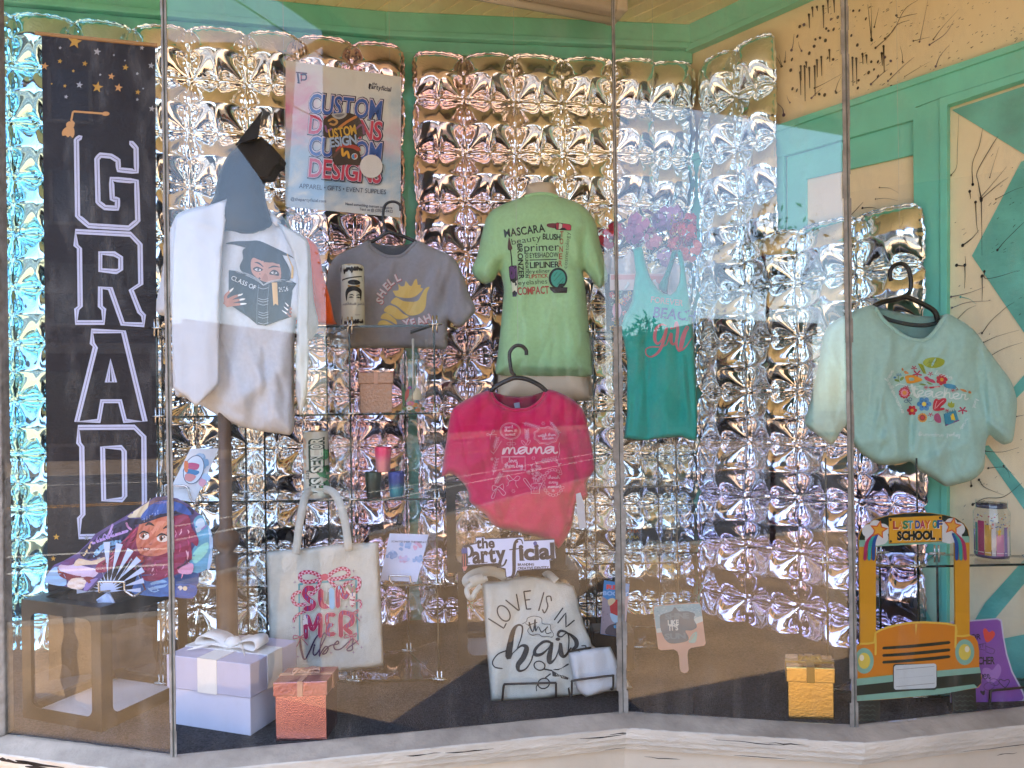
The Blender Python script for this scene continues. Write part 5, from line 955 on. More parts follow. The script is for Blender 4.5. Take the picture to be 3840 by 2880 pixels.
# ---------------------------------------------------------------- boxes
def ribbon(m, pts, wv, mi=0, n=5):
    p = cr(pts, n); wv = Vector(wv); vs = []
    for q in p: q = Vector(q); vs += [q - wv / 2, q + wv / 2]
    m.add(vs, [(2 * i, 2 * i + 1, 2 * i + 3, 2 * i + 2) for i in range(len(p) - 1)], mi)
def gift(label, Fp, lv, rv, h, lid, m_body, m_lid, m_rib, rw_, bow=.05, name='gift_box'):
    """Fp: nearest bottom corner; lv/rv: edges running left-back and right-back"""
    e = empty(name, Fp, label, 'gift box', 'lidded gift boxes'); lv, rv = Vector(lv), Vector(rv); up = Vector((0, 0, 1)); d = .004
    ln, rn = lv.normalized(), rv.normalized(); hb = h - lid * .6
    bevel(MB().box(Fp + ln * d + rn * d, lv - ln * 2 * d, rv - rn * 2 * d, up * hb).build('box_body', m_body, e), .002)
    bevel(MB().box(Fp + up * (h - lid), lv, rv, up * lid).build('lid', m_lid, e), .0025)
    m = MB(); g = .0015; z0 = h - lid - .0005; z1 = h + g
    for a, b in ((lv, rv), (rv, lv)):
        an = a.normalized(); bn = b.normalized(); c = Fp + a * .5 - an * rw_ / 2
        m.box(c - bn * g + up * z0, an * rw_, bn * g * .9, up * (lid + g)); m.box(c - bn * g + up * (h + .0002), an * rw_, b + bn * 2 * g, up * (g if a is lv else g * 1.6)); m.box(c + b + bn * .0001 + up * z0, an * rw_, bn * g, up * (lid + g))
    m.build('ribbon', m_rib, e)
    if bow:
        c = Fp + (lv + rv) / 2 + up * (h + .004); m = MB(); s = bow
        for a, k in ((lv.normalized(), 1), (-lv.normalized(), 1)):
            b = rv.normalized(); ribbon(m, [c, c + a * s * .5 + up * s * .24 + b * s * .1, c + a * s * 1.05 + up * s * .34, c + a * s * 1.12 + up * s * .10 - b * s * .1, c + a * s * .5 + up * s * .12, c + up * .004], b * rw_ * .9 + up * .004)
        for a, b in ((lv.normalized(), rv.normalized()), (-lv.normalized(), rv.normalized() * .8)):
            ribbon(m, [c, c + a * s * .5 - b * s * .3 + up * .012, c + a * s * .9 - b * s * .7 + up * .003], (a + b).normalized().cross(up) * rw_ * .8)
        m.lathe(c - up * .003, [(0, 0), (rw_ * .36, .002), (rw_ * .38, rw_ * .25), (rw_ * .22, rw_ * .42), (0, rw_ * .45)], 10)
        o = m.build('bow', m_rib, e, True); sd = o.modifiers.new('s', 'SOLIDIFY'); sd.thickness = .0012
    return e
lav = mat('box_white_paper', '#c9cbe0', .5, var=.04, vscale=6, bump=.05, bscale=30); rib_w = mat('satin_white', '#e2e0dc', .4, sheen=.3)
Fb = onz(542, 1592, ZF); gift('large pale lavender gift box with a white satin bow beside the summer tote bag', Fb, Vector((-.255, .085, 0)), Vector((.062, .19, 0)), .185, .088, lav, mat('lid_lavender', '#b4b4cc', .5, var=.05, bump=.05), rib_w, .062, .085)
cop = mat('copper_leather', (.62, .31, .33), .24, 1.0, bump=.10, bscale=260); cop_l = mat('copper_lid', (.50, .23, .22), .28, .85, bump=.3, bscale=160); rib_c = mat('satin_copper', '#c99a80', .35)
Fc = onz(708, 1600, ZF); gift('rose copper gift box with a leathery sheen and thin ribbon on the carpet', Fc, Vector((-.134, -.006, 0)), Vector((.004, .105, 0)), .150, .036, cop, cop_l, rib_c, .013, .03)
gol = mat('gold_paper', (.78, .55, .18), .24, 1.0, bump=.1, bscale=200); rib_g = mat('satin_gold', '#b08a3a', .3, .3)
Fg = onz(1806, 1558, ZF); gift('small gold gift box with a gold ribbon beside the school bus sign', Fg, Vector((-.122, .016, 0)), Vector((.035, .10, 0)), .138, .040, gol, gol, rib_g, .020, .026)
Fr = P(775, 889, 2.235); Fr.z = ZL[1] + .001; rg = mat('rose_gold_paper', (.36, .21, .14), .36, .75, bump=.35, bscale=120)
gift('brown rose gold gift box on the middle glass shelf', Fr, Vector((-.018, .09, 0)), Vector((.108, .012, 0)), .128, .036, rg, rg, rib_c, .012, 0)
def rrect(x0, y0, x1, y1, r, n=5):
    out = []
    for cx, cy, a0 in ((x1 - r, y1 - r, 0), (x0 + r, y1 - r, 90), (x0 + r, y0 + r, 180), (x1 - r, y0 + r, 270)): out += [(cx + r * math.cos(math.radians(a0 + 90 * k / n)), cy + r * math.sin(math.radians(a0 + 90 * k / n))) for k in range(n + 1)]
    return out
card_b = mat('black_card', (.012, .011, .011), .38, spec=.45); film = glass_mat('clear_film', (.97, .97, .97), .07, .01); card_w = mat('white_card', '#d6d8de', .5)
def bbox(label, Fp, lv, rv, h, mg=.035, seed=0):
    """black box with rounded clear windows on its sides and top, white card bottom"""
    e = empty('balloon_box', Fp, label, 'display box', 'black boxes with clear windows'); up = Vector((0, 0, 1)); lv, rv = Vector(lv), Vector(rv); rr = np.random.RandomState(seed)
    for o, u, w_ in ((Fp, lv, up * h), (Fp, rv, up * h), (Fp + lv, rv, up * h), (Fp + rv, lv, up * h), (Fp + up * h, lv, rv)):
        U, W_ = u.length, w_.length; un, wn = u.normalized(), w_.normalized(); nn = un.cross(wn).normalized()
        if nn.dot(o + u / 2 + w_ / 2 - (Fp + (lv + rv + up * h) / 2)) < 0: nn = -nn
        hole = rrect(mg, mg * 1.0, U - mg, W_ - mg, .022); v, f = fill([[(0, 0), (U, 0), (U, W_), (0, W_)], hole]); n = len(v)
        A = [o + un * float(x) + wn * float(y) for x, y in v]; B = [p - nn * .0022 for p in A]
        fc = [tuple(t) for t in f] + [tuple(n + i for i in t[::-1]) for t in f]; k = 4; N = len(hole); fc += [(k + i, k + (i + 1) % N, n + k + (i + 1) % N, n + k + i) for i in range(N)]
        pn = mesh_obj('panel', A + B, fc, card_b, e)
        gx = 14; vs = []; 
        for j in range(gx + 1):
            for i in range(gx + 1):
                x = mg - .006 + (U - 2 * mg + .012) * i / gx; y = mg - .006 + (W_ - 2 * mg + .012) * j / gx; b = .0007 * (math.sin(i * 1.1 + j * .6 + seed) + math.sin(j * 1.3 - i * .4)) * math.sin(math.pi * i / gx) * math.sin(math.pi * j / gx)
                vs.append(o + un * x + wn * y - nn * (.006 - b))
        mesh_obj('window', vs, [(j * (gx + 1) + i, j * (gx + 1) + i + 1, (j + 1) * (gx + 1) + i + 1, (j + 1) * (gx + 1) + i) for j in range(gx) for i in range(gx)], film, pn, True)
    MB().box(Fp + up * .003 + (lv + rv) * .01, lv * .98, rv * .98, up * .003).build('bottom', card_w, e)
    MB().box(Fp + up * .0065 + (lv + rv) * .02, lv * .96, rv * .96, up * .0008).build('inner_sheet', card_w, e)
    return e
F1 = onz(213, 1588, ZF) + Vector((0, .015, 0)); bbox('black box with big rounded clear windows under the folding fan', F1, Vector((-.275, .10, 0)), Vector((.10, .275, 0)), .325, .034, 1)
F2 = onz(988, 1452, ZF); F2b = onz(1262, 1462, ZF); r2 = Vector((F2b.x - F2.x, .02, 0)); bbox('black box with clear windows standing on the carpet behind the hair tote bag', F2 + Vector((0, .06, 0)), Vector((-.02, .26, 0)), r2, .300, .030, 2)
F3 = P(966, 1238, 2.30); F3.z = ZF + .3012; bbox('black box with clear windows stacked on top under the pink t-shirt', F3, Vector((-.02, .24, 0)), Vector((.385, .02, 0)), .295, .03, 3)
# ---------------------------------------------------------------- grad banner
BN = empty('banner', P(212, 1500, 2.1), 'tall black graduation banner with white outlined letters and gold stars', 'banner'); bY = planeY([(90, 75, 2.06), (335, 98, 2.16), (105, 1400, 2.06)])
ban = mat('banner_cloth', (.014, .010, .013), .5, bump=.15, bscale=120, spec=.35); slab('cloth', [(90, 75), (335, 98), (340, 1430), (106, 1470)], bY, ban, BN, .002)
m = MB(); m.tube([P(76, 72, bY(80, 75)), P(340, 98, bY(338, 98))], .006, 8); m.build('hanging_rod', mat('rod_tan', '#b08a5a', .5), BN)
pr = Pr(); g = crop(0, 0, 1280, 2212); pr.use(g); gd = '#c79a3e'; sl_ = '#a9abb4'; cp_ = '#cf9a5e'
for x, y, r, c in ((485, 270, 48, gd), (630, 335, 26, sl_), (390, 310, 12, sl_), (388, 397, 17, gd), (550, 412, 20, gd), (475, 460, 12, gd), (290, 428, 26, cp_), (722, 495, 24, cp_), (813, 437, 22, gd), (738, 357, 9, sl_), (810, 392, 7, sl_), (890, 477, 13, sl_), (920, 310, 17, sl_), (980, 425, 22, sl_), (632, 565, 38, gd), (768, 568, 29, cp_), (515, 550, 24, sl_), (420, 557, 13, gd), (335, 543, 7, gd), (428, 627, 15, sl_), (893, 597, 19, gd), (928, 574, 8, sl_), (890, 645, 12, sl_), (650, 484, 10, sl_), (985, 705, 22, sl_), (632, 250, 9, sl_)): pr.star(x, y, r, c, rot=-1.4)
pr.line([(480, 800), (462, 780), (472, 728), (480, 722), (560, 728), (660, 735)], 13, cp_, sm=0); pr.ell(685, 737, 25, 14, cp_)
pr.ell(455, 810, 27, 24, cp_); pr.blob([(420, 830), (450, 818), (478, 830), (482, 870), (470, 893), (455, 880), (440, 890), (425, 878), (405, 880), (402, 855)], cp_, 4)
WL = '#c9cdea'; DL = '#2b2e52'
def outl(pts, closed=True, w_=34): pr.line(pts, w_, WL, closed, 0); pr.line(pts, 3, DL, closed, 0)
outl([(520, 890), (495, 905), (503, 1400), (575, 1462), (835, 1478), (893, 1430), (885, 1175), (722, 1160), (728, 1290), (762, 1292), (760, 1350), (680, 1345), (635, 1310), (628, 1030), (650, 1005), (720, 1012), (765, 1040), (768, 1100), (885, 1112), (882, 960), (850, 925)], False)
g = crop(0, 960, 1280, 2212); pr.use(lambda a: crop(0, 960, 1280, 2212)(a)); 
g1 = crop(0, 0, 1280, 2212); pr.use(g1)
outl([(492, 1500), (845, 1518), (908, 1585), (912, 1840), (850, 1880), (905, 2020), (930, 2045), (928, 2105), (795, 2098), (715, 1870), (650, 1865), (650, 1985), (672, 2005), (670, 2090), (495, 2090), (497, 2005), (520, 1985), (515, 1610), (492, 1590)]); outl([(650, 1640), (740, 1645), (782, 1670), (782, 1745), (755, 1760), (650, 1750)])
outl([(598, 2145), (800, 2150), (940, 2730), (810, 2728), (778, 2600), (662, 2600), (640, 2728), (498, 2732), (618, 2250), (598, 2225)]); outl([(716, 2340), (742, 2475), (696, 2475)])
outl([(510, 2770), (870, 2768), (932, 2830), (936, 3250), (936, 3370), (880, 3470), (515, 3478), (515, 3360), (537, 3335), (530, 2895), (510, 2870)]); outl([(665, 2900), (785, 2900), (805, 2925), (808, 3215), (790, 3238), (672, 3242)])
for x, y, r, c in ((365, 3480, 22, gd), (345, 3620, 18, gd), (560, 3485, 20, sl_)): pr.star(x, y, r, c)
pr.use(None); pr.build('print', onY(bY), BN)
# ---------------------------------------------------------------- poster, fan, cards
PO = empty('poster', P(740, 460, 2.45), 'large poster for custom designs in blue and red letters on a clouded sheet', 'poster'); pY = planeY([(617, 130, 2.42), (867, 166, 2.50), (617, 446, 2.42)])
pp = mat('poster_paper', '#cdd0ce', .5)
def poster_nodes():
    n = pp.node_tree.nodes; l = pp.node_tree.links; tc = n.new('ShaderNodeTexCoord'); bs = n['Principled BSDF']
    def cloudmask(scale, c, rad, seed):
        mp = n.new('ShaderNodeMapping'); mp.inputs['Location'].default_value = (seed, seed * .7, 0); l.new(tc.outputs['Object'], mp.inputs[0])
        t = n.new('ShaderNodeTexNoise'); t.inputs['Scale'].default_value = scale; t.inputs['Detail'].default_value = 5; t.inputs['Distortion'].default_value = .8; l.new(mp.outputs[0], t.inputs['Vector'])
        d = n.new('ShaderNodeVectorMath'); d.operation = 'DISTANCE'; d.inputs[1].default_value = c; l.new(tc.outputs['Object'], d.inputs[0])
        r = n.new('ShaderNodeMapRange'); r.inputs[1].default_value = rad; r.inputs[2].default_value = rad * .35; l.new(d.outputs['Value'], r.inputs[0])
        k = n.new('ShaderNodeMapRange'); k.inputs[1].default_value = .36; k.inputs[2].default_value = .62; l.new(t.outputs[0], k.inputs[0])
        m_ = n.new('ShaderNodeMath'); m_.operation = 'MULTIPLY'; l.new(r.outputs[0], m_.inputs[0]); l.new(k.outputs[0], m_.inputs[1]); return m_.outputs[0]
    src = None
    for sc_, px_, rad, sd, c in ((11, (690, 415), .20, 1, '#86a9c6'), (10, (850, 380), .17, 3, '#8fb0c8'), (12, (640, 400), .15, 4, '#93b4cf'), (10, (850, 250), .13, 5, '#9fb4c4'), (9, (640, 215), .14, 7, '#cc7f9c'), (9, (632, 262), .12, 8, '#c98aa2'), (12, (625, 330), .11, 9, '#8fb2cc'), (14, (850, 300), .09, 12, '#c9b0ba')):
        mx = n.new('ShaderNodeMix'); mx.data_type = 'RGBA'; l.new(cloudmask(sc_, tuple(P(*px_, pY(*px_))), rad, sd), mx.inputs['Factor'])
        if src is None: mx.inputs['A'].default_value = (*lin('#cdd0ce'), 1)
        else: l.new(src, mx.inputs['A'])
        mx.inputs['B'].default_value = (*lin(c), 1); src = mx.outputs['Result']
    l.new(src, bs.inputs['Base Color'])
poster_nodes(); slab('sheet', [(617, 130), (867, 166), (865, 470), (616, 446)], pY, pp, PO, .0015)
pr = Pr(); g = crop(1040, 210, 500, 1338); pr.use(g); rr = random.Random(4)
def cloud(cx, cy, s, cols, n=16):
    for i in range(n):
        a = rr.uniform(0, 6.28); d = rr.uniform(0, 1) ** .7; r = s * rr.uniform(.18, .42); x = cx + math.cos(a) * d * s; y = cy + math.sin(a) * d * s * 1.2
        x = min(max(x, 85 + r), 1232 - r); pts = [(x + r * (1 + rr.uniform(-.25, .25)) * math.cos(k * .7), y + r * (1 + rr.uniform(-.25, .25)) * math.sin(k * .7)) for k in range(9)]; pr.blob(pts, rr.choice(cols), 3)
BL, RDc, NV, LT = '#2f56a0', '#bb3149', '#1b2140', '#c5b6c4'
def big(t, x0, y0, x1, h, slope, col):
    for dx, dy, c, b in ((12, 10, col, .03), (4, 2, NV, .085), (0, 0, LT, .05), (2, 4, col, .018)): pr.text(t, x0 + dx, y0 + dy, h, c, w_=x1 - x0, rot=slope, bold=b)
big('CUSTOM', 312, 560, 1035, 185, .105, BL); big('DESIGNS', 312, 770, 1040, 180, .10, RDc); big('CUSTOM', 312, 985, 1035, 180, .095, BL); big('DESIGNS', 312, 1205, 1035, 180, .09, RDc)
pr.blob([(470, 625), (560, 585), (640, 600), (700, 570), (800, 600), (850, 680), (888, 790), (800, 830), (835, 1000), (840, 1095), (700, 1090), (575, 1090), (545, 940), (530, 830), (455, 800), (460, 700)], '#3d2d1c', 3)
pr.blob([(555, 580), (690, 570), (680, 610), (620, 635), (565, 615)], '#a9a8a4', 3); pr.blob([(575, 590), (670, 580), (660, 600), (610, 615)], '#77767a', 3)
for q, c, w_ in (([(515, 650), (560, 630), (600, 660), (570, 690), (530, 680)], '#b98a4a', 22), ([(620, 720), (700, 660), (790, 610)], '#c07a3a', 26), ([(480, 700), (500, 760), (540, 730)], '#8a5a8a', 20), ([(600, 960), (650, 900), (760, 910), (820, 940)], '#a8402c', 40), ([(560, 1010), (640, 930)], '#5a3a2a', 26), ([(650, 930), (660, 1000), (700, 960), (720, 1020)], '#d9a030', 24), ([(780, 740), (850, 690), (870, 780)], '#7a4a6a', 22)): pr.line(q, w_, c)
pr.text('USTOM', 525, 830, 90, '#c9a038', w_=275, rot=-.18, bold=.03); pr.text('ESIGN', 535, 915, 90, '#9aaec8', w_=265, rot=-.13, bold=.03); pr.ell(775, 1008, 32, 32, '#c9c4bc'); pr.ell(768, 1008, 20, 24, '#3f86b8'); pr.ell(785, 1004, 14, 20, '#c05a3a')
pr.text('APPAREL • GIFTS • EVENT SUPPLIES', 217, 1325, 46, '#22304e', w_=875, rot=.072); pr.text('@thepartyficial.com', 133, 1448, 30, '#22304e', w_=355, rot=.065, bold=.012)
pr.text('Need something custom or quote', 683, 1495, 26, '#22304e', w_=472, rot=.09, bold=.014); pr.text('Text us @ (251)219-0422', 823, 1548, 26, '#22304e', w_=335, rot=.075, bold=.014)
pr.text('the', 950, 290, 30, NV, w_=50, rot=.1, bold=.01); pr.text('Partyficial', 915, 322, 45, NV, w_=225, rot=.16, bold=.02)
pr.line([(925, 280), (925, 330)], 12, NV, sm=0); pr.line([(190, 165), (295, 175)], 14, '#4a1f2a', sm=0); pr.line([(205, 180), (215, 270)], 18, NV, sm=0); pr.line([(200, 268), (230, 272)], 8, NV, sm=0); pr.line([(240, 172), (240, 250)], 14, '#a83344', sm=0); pr.line([(235, 185), (285, 190), (285, 235), (240, 240)], 14, NV)
pr.use(None); pr.build('print', onY(pY), PO)
stk = slab('sticker', [((x * 500 / 1338 + 1040) * K, (y * 500 / 1338 + 210) * K) for x, y in [(942 + 113 * math.cos(a), 1107 + 117 * math.sin(a)) for a in np.arange(0, 6.28, .2)]], lambda x, y=0: pY(x, y) - .012, mat('sticker_white', '#d0cdc9', .45), None, .003); tag(stk, 'round white disc fixed on the lower right of the poster', 'disc sign')
# ---- folding fan on a wire stand
g = crop(150, 1840, 670, 2212); fY = lambda x, y=0: 1.90 + (x - 100) * .0003
FN = empty('folding_fan', P(270, 1290, 1.9), 'open folding fan with a cartoon girl with pink braids and a blue hat', 'fan')
fo = g([(50, 1135), (95, 1060), (110, 1000), (180, 915), (290, 870), (480, 760), (600, 640), (680, 540), (860, 430), (1100, 290), (1340, 130), (1430, 78), (1560, 72), (1700, 95), (1830, 170), (1970, 290), (2060, 400), (2130, 540), (2150, 640), (2130, 800), (2100, 960), (1975, 1020), (1960, 1110), (1940, 1200), (1920, 1270), (1890, 1340), (1560, 1310), (1170, 1285), (1140, 1200), (1210, 1110), (1240, 960), (1150, 880), (1000, 890), (860, 960), (760, 1090), (640, 1210), (590, 1250), (330, 1190)])
fS = lambda x, y: fY(x, y) + .0014 * math.sin(math.atan2(1240 - y, x - 245) * 46) * min(1, math.hypot(x - 245, y - 1275) / 90)
slab('leaf', fo, fS, mat('fan_paper', '#5a4a8a', .5), FN, .001, grid=9)
m = MB(); c0 = g([(840, 1240)])[0]
def ribpoly(a0, a1, r): return [c0, (c0[0] + r * math.cos(a0), c0[1] - r * math.sin(a0)), (c0[0] + r * math.cos(a1), c0[1] - r * math.sin(a1))]
wp = mat('fan_rib_white', '#b9c9ec', .35)
for i in range(13):
    a = .02 + i * .262; r = 66 + 40 * math.sin(a * .95 + .1); slab('rib', [(c0[0] - 4 * math.sin(a), c0[1] - 4 * math.cos(a)), (c0[0] + r * math.cos(a - .07), c0[1] - r * math.sin(a - .07)), (c0[0] + r * math.cos(a + .07), c0[1] - r * math.sin(a + .07)), (c0[0] + 4 * math.sin(a), c0[1] + 4 * math.cos(a))], 1.925 + .0012 * i, wp, FN, .001)
q = P(c0[0], c0[1] + 8, 1.91)
for i in range(9): a = 3.5 + i * .27; m.tube([q, q + Vector((math.cos(a) * .028, -.004 - .0008 * i, math.sin(a) * .032 - .004))], [.006, .004], 6)
m.build('fan_end', wp, FN, True)
pr = Pr(40); pr.use(g)
pr.blob([(60, 1130), (120, 1000), (220, 940), (320, 1080), (300, 1180)], '#8fb4e2', 3); pr.blob([(230, 930), (330, 905), (520, 930), (720, 990), (640, 1080), (400, 1040), (260, 990)], '#cdbbe0', 3); pr.blob([(220, 950), (260, 1000), (420, 1045), (680, 1080), (560, 1160), (330, 1100), (230, 1040)], '#7a2f3a', 3); pr.blob([(390, 1090), (570, 1090), (520, 1220), (340, 1190)], '#dfd2cf', 3)
pr.blob([(580, 1130), (720, 1080), (620, 1200), (570, 1245), (540, 1220)], '#8d7ac4', 3); pr.blob([(420, 930), (480, 840), (640, 870), (800, 820), (760, 900), (560, 920)], '#d8c6b4', 3); pr.blob([(240, 905), (420, 830), (400, 920)], '#6a3f78', 3)
pr.blob([(490, 770), (620, 650), (860, 470), (1080, 360), (1180, 470), (1000, 700), (800, 800), (600, 850)], '#2a2448', 3); pr.line([(540, 800), (600, 720), (640, 640)], 26, '#d9bf9a'); 
for q_, c, w_ in (([(650, 650), (760, 610), (900, 560), (1080, 500)], '#b79be0', 34), ([(900, 420), (870, 500), (840, 560)], '#b79be0', 26), ([(680, 800), (780, 690), (900, 650), (1000, 640)], '#7fb0dc', 60), ([(760, 760), (880, 720), (980, 660)], '#3f6fae', 24), ([(690, 640), (720, 570), (760, 620), (800, 540), (850, 590), (900, 500)], '#9d86cc', 16)): pr.line(q_, w_, c)
pr.blob([(1080, 320), (1340, 140), (1360, 100), (1300, 330), (1240, 330)], '#d9cdb4', 3); pr.blob([(1430, 85), (1560, 80), (1700, 110), (1780, 180), (1400, 200), (1360, 150)], '#6a5568', 3)
pr.blob([(1900, 380), (1990, 300), (2080, 430), (2130, 560), (2130, 800), (2080, 960), (1880, 1020), (1860, 800), (1950, 600)], '#5f9fc4', 3); pr.blob([(1960, 700), (2080, 640), (2070, 760), (1930, 900), (1880, 820)], '#8fd0c8', 3); pr.blob([(1930, 380), (2010, 340), (2040, 440), (1940, 520)], '#b9cfe8', 3); pr.line([(2000, 480), (2060, 430)], 20, '#9a86d0'); pr.blob([(2080, 430), (2140, 600), (2120, 900), (2070, 980), (2100, 700)], '#a4c4ea', 3)
pr.blob([(1640, 1070), (1900, 1010), (1960, 1060), (1930, 1180), (1640, 1180)], '#123a78', 3); pr.blob([(1660, 1160), (1930, 1180), (1900, 1320), (1660, 1310)], '#1c4f9e', 3); pr.ell(1735, 1205, 30, 28, '#d0d4da'); pr.ell(1795, 1210, 28, 28, '#d9cdb0')
pr.blob([(1240, 1000), (1400, 960), (1620, 1050), (1620, 1300), (1180, 1280), (1150, 1200)], '#4a6fb4', 3); pr.blob([(1330, 1190), (1480, 1080), (1580, 1160), (1420, 1260)], '#8fb4e2', 3)
# hair behind, face, hat
pr.blob([(1150, 480), (1330, 400), (1640, 320), (1830, 300), (1880, 460), (1960, 590), (1940, 690), (1870, 640), (1880, 850), (1800, 860), (1740, 1000), (1600, 1060), (1420, 1120), (1280, 1100), (1240, 960), (1300, 860), (1160, 880), (960, 930), (800, 1010), (690, 1000), (720, 900), (900, 800), (1050, 620)], '#8c2c52', 3)
for i in range(60):
    x = rr.uniform(1160, 1900); y = rr.uniform(430, 1000)
    if 1200 < x < 1610 and 400 < y < 800: continue
    l_ = rr.uniform(40, 120); a = 1.9 + rr.uniform(-.25, .25) - (x - 1500) * .001; pr.line([(x, y), (x + l_ * .5 * math.cos(a) + 10, y + l_ * .5 * math.sin(a)), (x + l_ * math.cos(a), y + l_ * math.sin(a))], [10, 16, 6], rr.choice(['#c45a84', '#d888a8', '#b03a6a', '#6a1c3c', '#e0a8bc']))
for i in range(40):
    t = rr.random(); x = 1220 - 420 * t + rr.uniform(-50, 50); y = 500 + 400 * t + rr.uniform(-50, 40); pr.line([(x, y), (x - 30, y + 38), (x - 64, y + 60)], [10, 16, 6], rr.choice(['#c04a70', '#a83a5c', '#6a1c34', '#d88aa0']))
pr.blob([(1240, 400), (1330, 360), (1500, 330), (1640, 330), (1650, 600), (1600, 740), (1480, 800), (1370, 810), (1240, 780), (1190, 640), (1210, 500)], '#c8745c', 4); pr.blob([(1360, 420), (1560, 380), (1580, 500), (1420, 560)], '#d68a70', 4); pr.blob([(1190, 820), (1270, 800), (1280, 880), (1210, 890)], '#a3453e', 3)
for x, y, sx in ((1290, 560, 62), (1515, 590, 70)): pr.ell(x, y, sx, 48, '#e6dcd8'); pr.ell(x - 2, y - 2, 36, 40, '#8a4a30'); pr.ell(x - 4, y, 18, 22, '#1a100e'); pr.ell(x + 6, y - 18, 10, 12, '#ffffff'); pr.line([(x - sx, y - 20), (x - 10, y - 54), (x + sx, y - 30)], [10, 22, 10], '#20121a')
pr.line([(1305, 430), (1350, 405), (1410, 430)], [14, 34, 14], '#2a1418'); pr.line([(1530, 470), (1570, 445), (1620, 445)], [14, 30, 14], '#2a1418'); pr.blob([(1240, 700), (1300, 705), (1380, 715), (1330, 745), (1280, 735)], '#8a2f3a', 3); pr.line([(1262, 712), (1300, 718), (1345, 722)], 8, '#efe6e4'); pr.line([(1330, 655), (1355, 668), (1380, 660)], 9, '#8a3a36')
pr.blob([(1060, 380), (1110, 340), (1230, 350), (1420, 290), (1640, 240), (1840, 200), (1900, 290), (1700, 290), (1500, 330), (1300, 400), (1180, 420), (1090, 410)], '#1e1c40', 3); pr.blob([(1240, 350), (1300, 250), (1420, 150), (1600, 120), (1800, 190), (1700, 250), (1450, 300), (1300, 360)], '#3558a8', 3); pr.blob([(1560, 150), (1760, 160), (1880, 300), (1700, 260)], '#2a4fa0', 3)
for i in range(6):
    for j in range(3): pr.ell(1290 + 34 * i, 345 - 20 * i + 17 * j, 6, 5, '#b9c4e6', n=6)
pr.line([(1070, 400), (1090, 450), (1130, 480)], 26, '#c08ac0'); pr.line([(1700, 960), (1800, 900), (1860, 850)], 20, '#4a1f3a'); pr.blob([(1730, 960), (1860, 900), (1900, 930), (1870, 1030), (1720, 1020)], '#d49ac0', 3)
for i in range(len(fo)): pass
pr.use(None); pr.build('print', lambda v, off: PA(v, np.array([fS(*q) for q in v]) - off - .0006), FN)
wire = mat('wire_steel', (.55, .56, .58), .25, 1.0); wireb = mat('wire_black', (.012, .012, .013), .35)
def easel(label, pts, Y, back, m_=None, r=.0028, zfoot=None):
    e = empty('wire_easel', P(*pts[0], Y), label, 'easel'); m = MB(); fr = [P(x, y, Y) for x, y in pts]; fr[0] = Vector(fr[0]); m.tube([Vector(v) for v in cr([tuple(p) for p in fr], 4)], r, 8); m.build('front_bar', m_ or wire, e, True)
    m = MB(); a, b = fr[0], fr[-1]; z = min(a.z, b.z) if zfoot is None else zfoot; m.tube([a, Vector((a.x, a.y + back, z + .002)), Vector(((a.x + b.x) / 2, a.y + back * 1.3, z + back * 1.4)), Vector((b.x, b.y + back, z + .002)), b], r, 8); m.build('back_leg', m_ or wire, e, True); return e
easel('silver wire easel holding the folding fan on the black box', g([(735, 1255), (728, 1140), (745, 1125), (1030, 1128), (1045, 1145), (1050, 1230), (1090, 1265), (1160, 1310)]), 1.875, .06)
# ---- cards on the shelf
CA = empty('paper_card', P(415, 1085, 2.12), 'white paper card with a colourful splash picture on the lower shelf', 'card'); cY = planeY([(411, 970, 2.17), (473, 968, 2.19), (419, 1085, 2.11)]); slab('sheet', [(411, 970), (473, 968), (420, 1085), (358, 1075)], cY, card_w, CA, .001)
pr = Pr(); g = crop(0, 960, 1280, 2212); pr.use(g)
for i in range(16): x = 1255 + rr.uniform(-80, 90); y = 1380 + rr.uniform(-90, 90); pr.blob([(x + rr.uniform(16, 34) * math.cos(k), y + rr.uniform(16, 34) * math.sin(k)) for k in range(6)], rr.choice(['#9fc0e0', '#d49ab0', '#b4cfe8', '#c0a8d4', '#7fa8cc']), 3)
pr.ell(1255, 1385, 62, 95, '#d0dcea', .35); pr.ring(1255, 1385, 62, 95, 4, '#2a3a5a', .35)
for q_, c in (([(1225, 1340), (1290, 1350), (1275, 1385), (1215, 1375)], '#c0527a'), ([(1215, 1380), (1290, 1395), (1270, 1420), (1210, 1410)], '#3f7fae'), ([(1205, 1410), (1270, 1425), (1240, 1460), (1200, 1450)], '#d08a8a'), ([(1195, 1330), (1220, 1340), (1215, 1400), (1195, 1390)], '#d97a4a')): pr.blob(q_, c, 3)
pr.text('CUSTOM GIFTS', 1160, 1508, 9, '#3a4150', w_=70); pr.use(None); pr.build('print', onY(cY), CA)
easel('silver wire easel under the colourful splash card', [(358, 1078), (356, 1052), (362, 1048), (400, 1050), (408, 1062), (414, 1080), (424, 1086)], 2.10, .05)
CB = empty('paper_card', P(870, 1258, 2.1), 'white paper card headed scan to shop on a wire easel beside the summer tote bag', 'card'); g = crop(1380, 1960, 260, 1659); q4 = g([(520, 255), (1450, 285), (1172, 1420), (290, 1378)]); cY = planeY([(*q4[0], 2.24), (*q4[1], 2.24), (*q4[3], 2.18)]); slab('sheet', q4, cY, mat('white_card_blue', '#c2cbe6', .45), CB, .001)
pr = Pr(); pr.use(g)
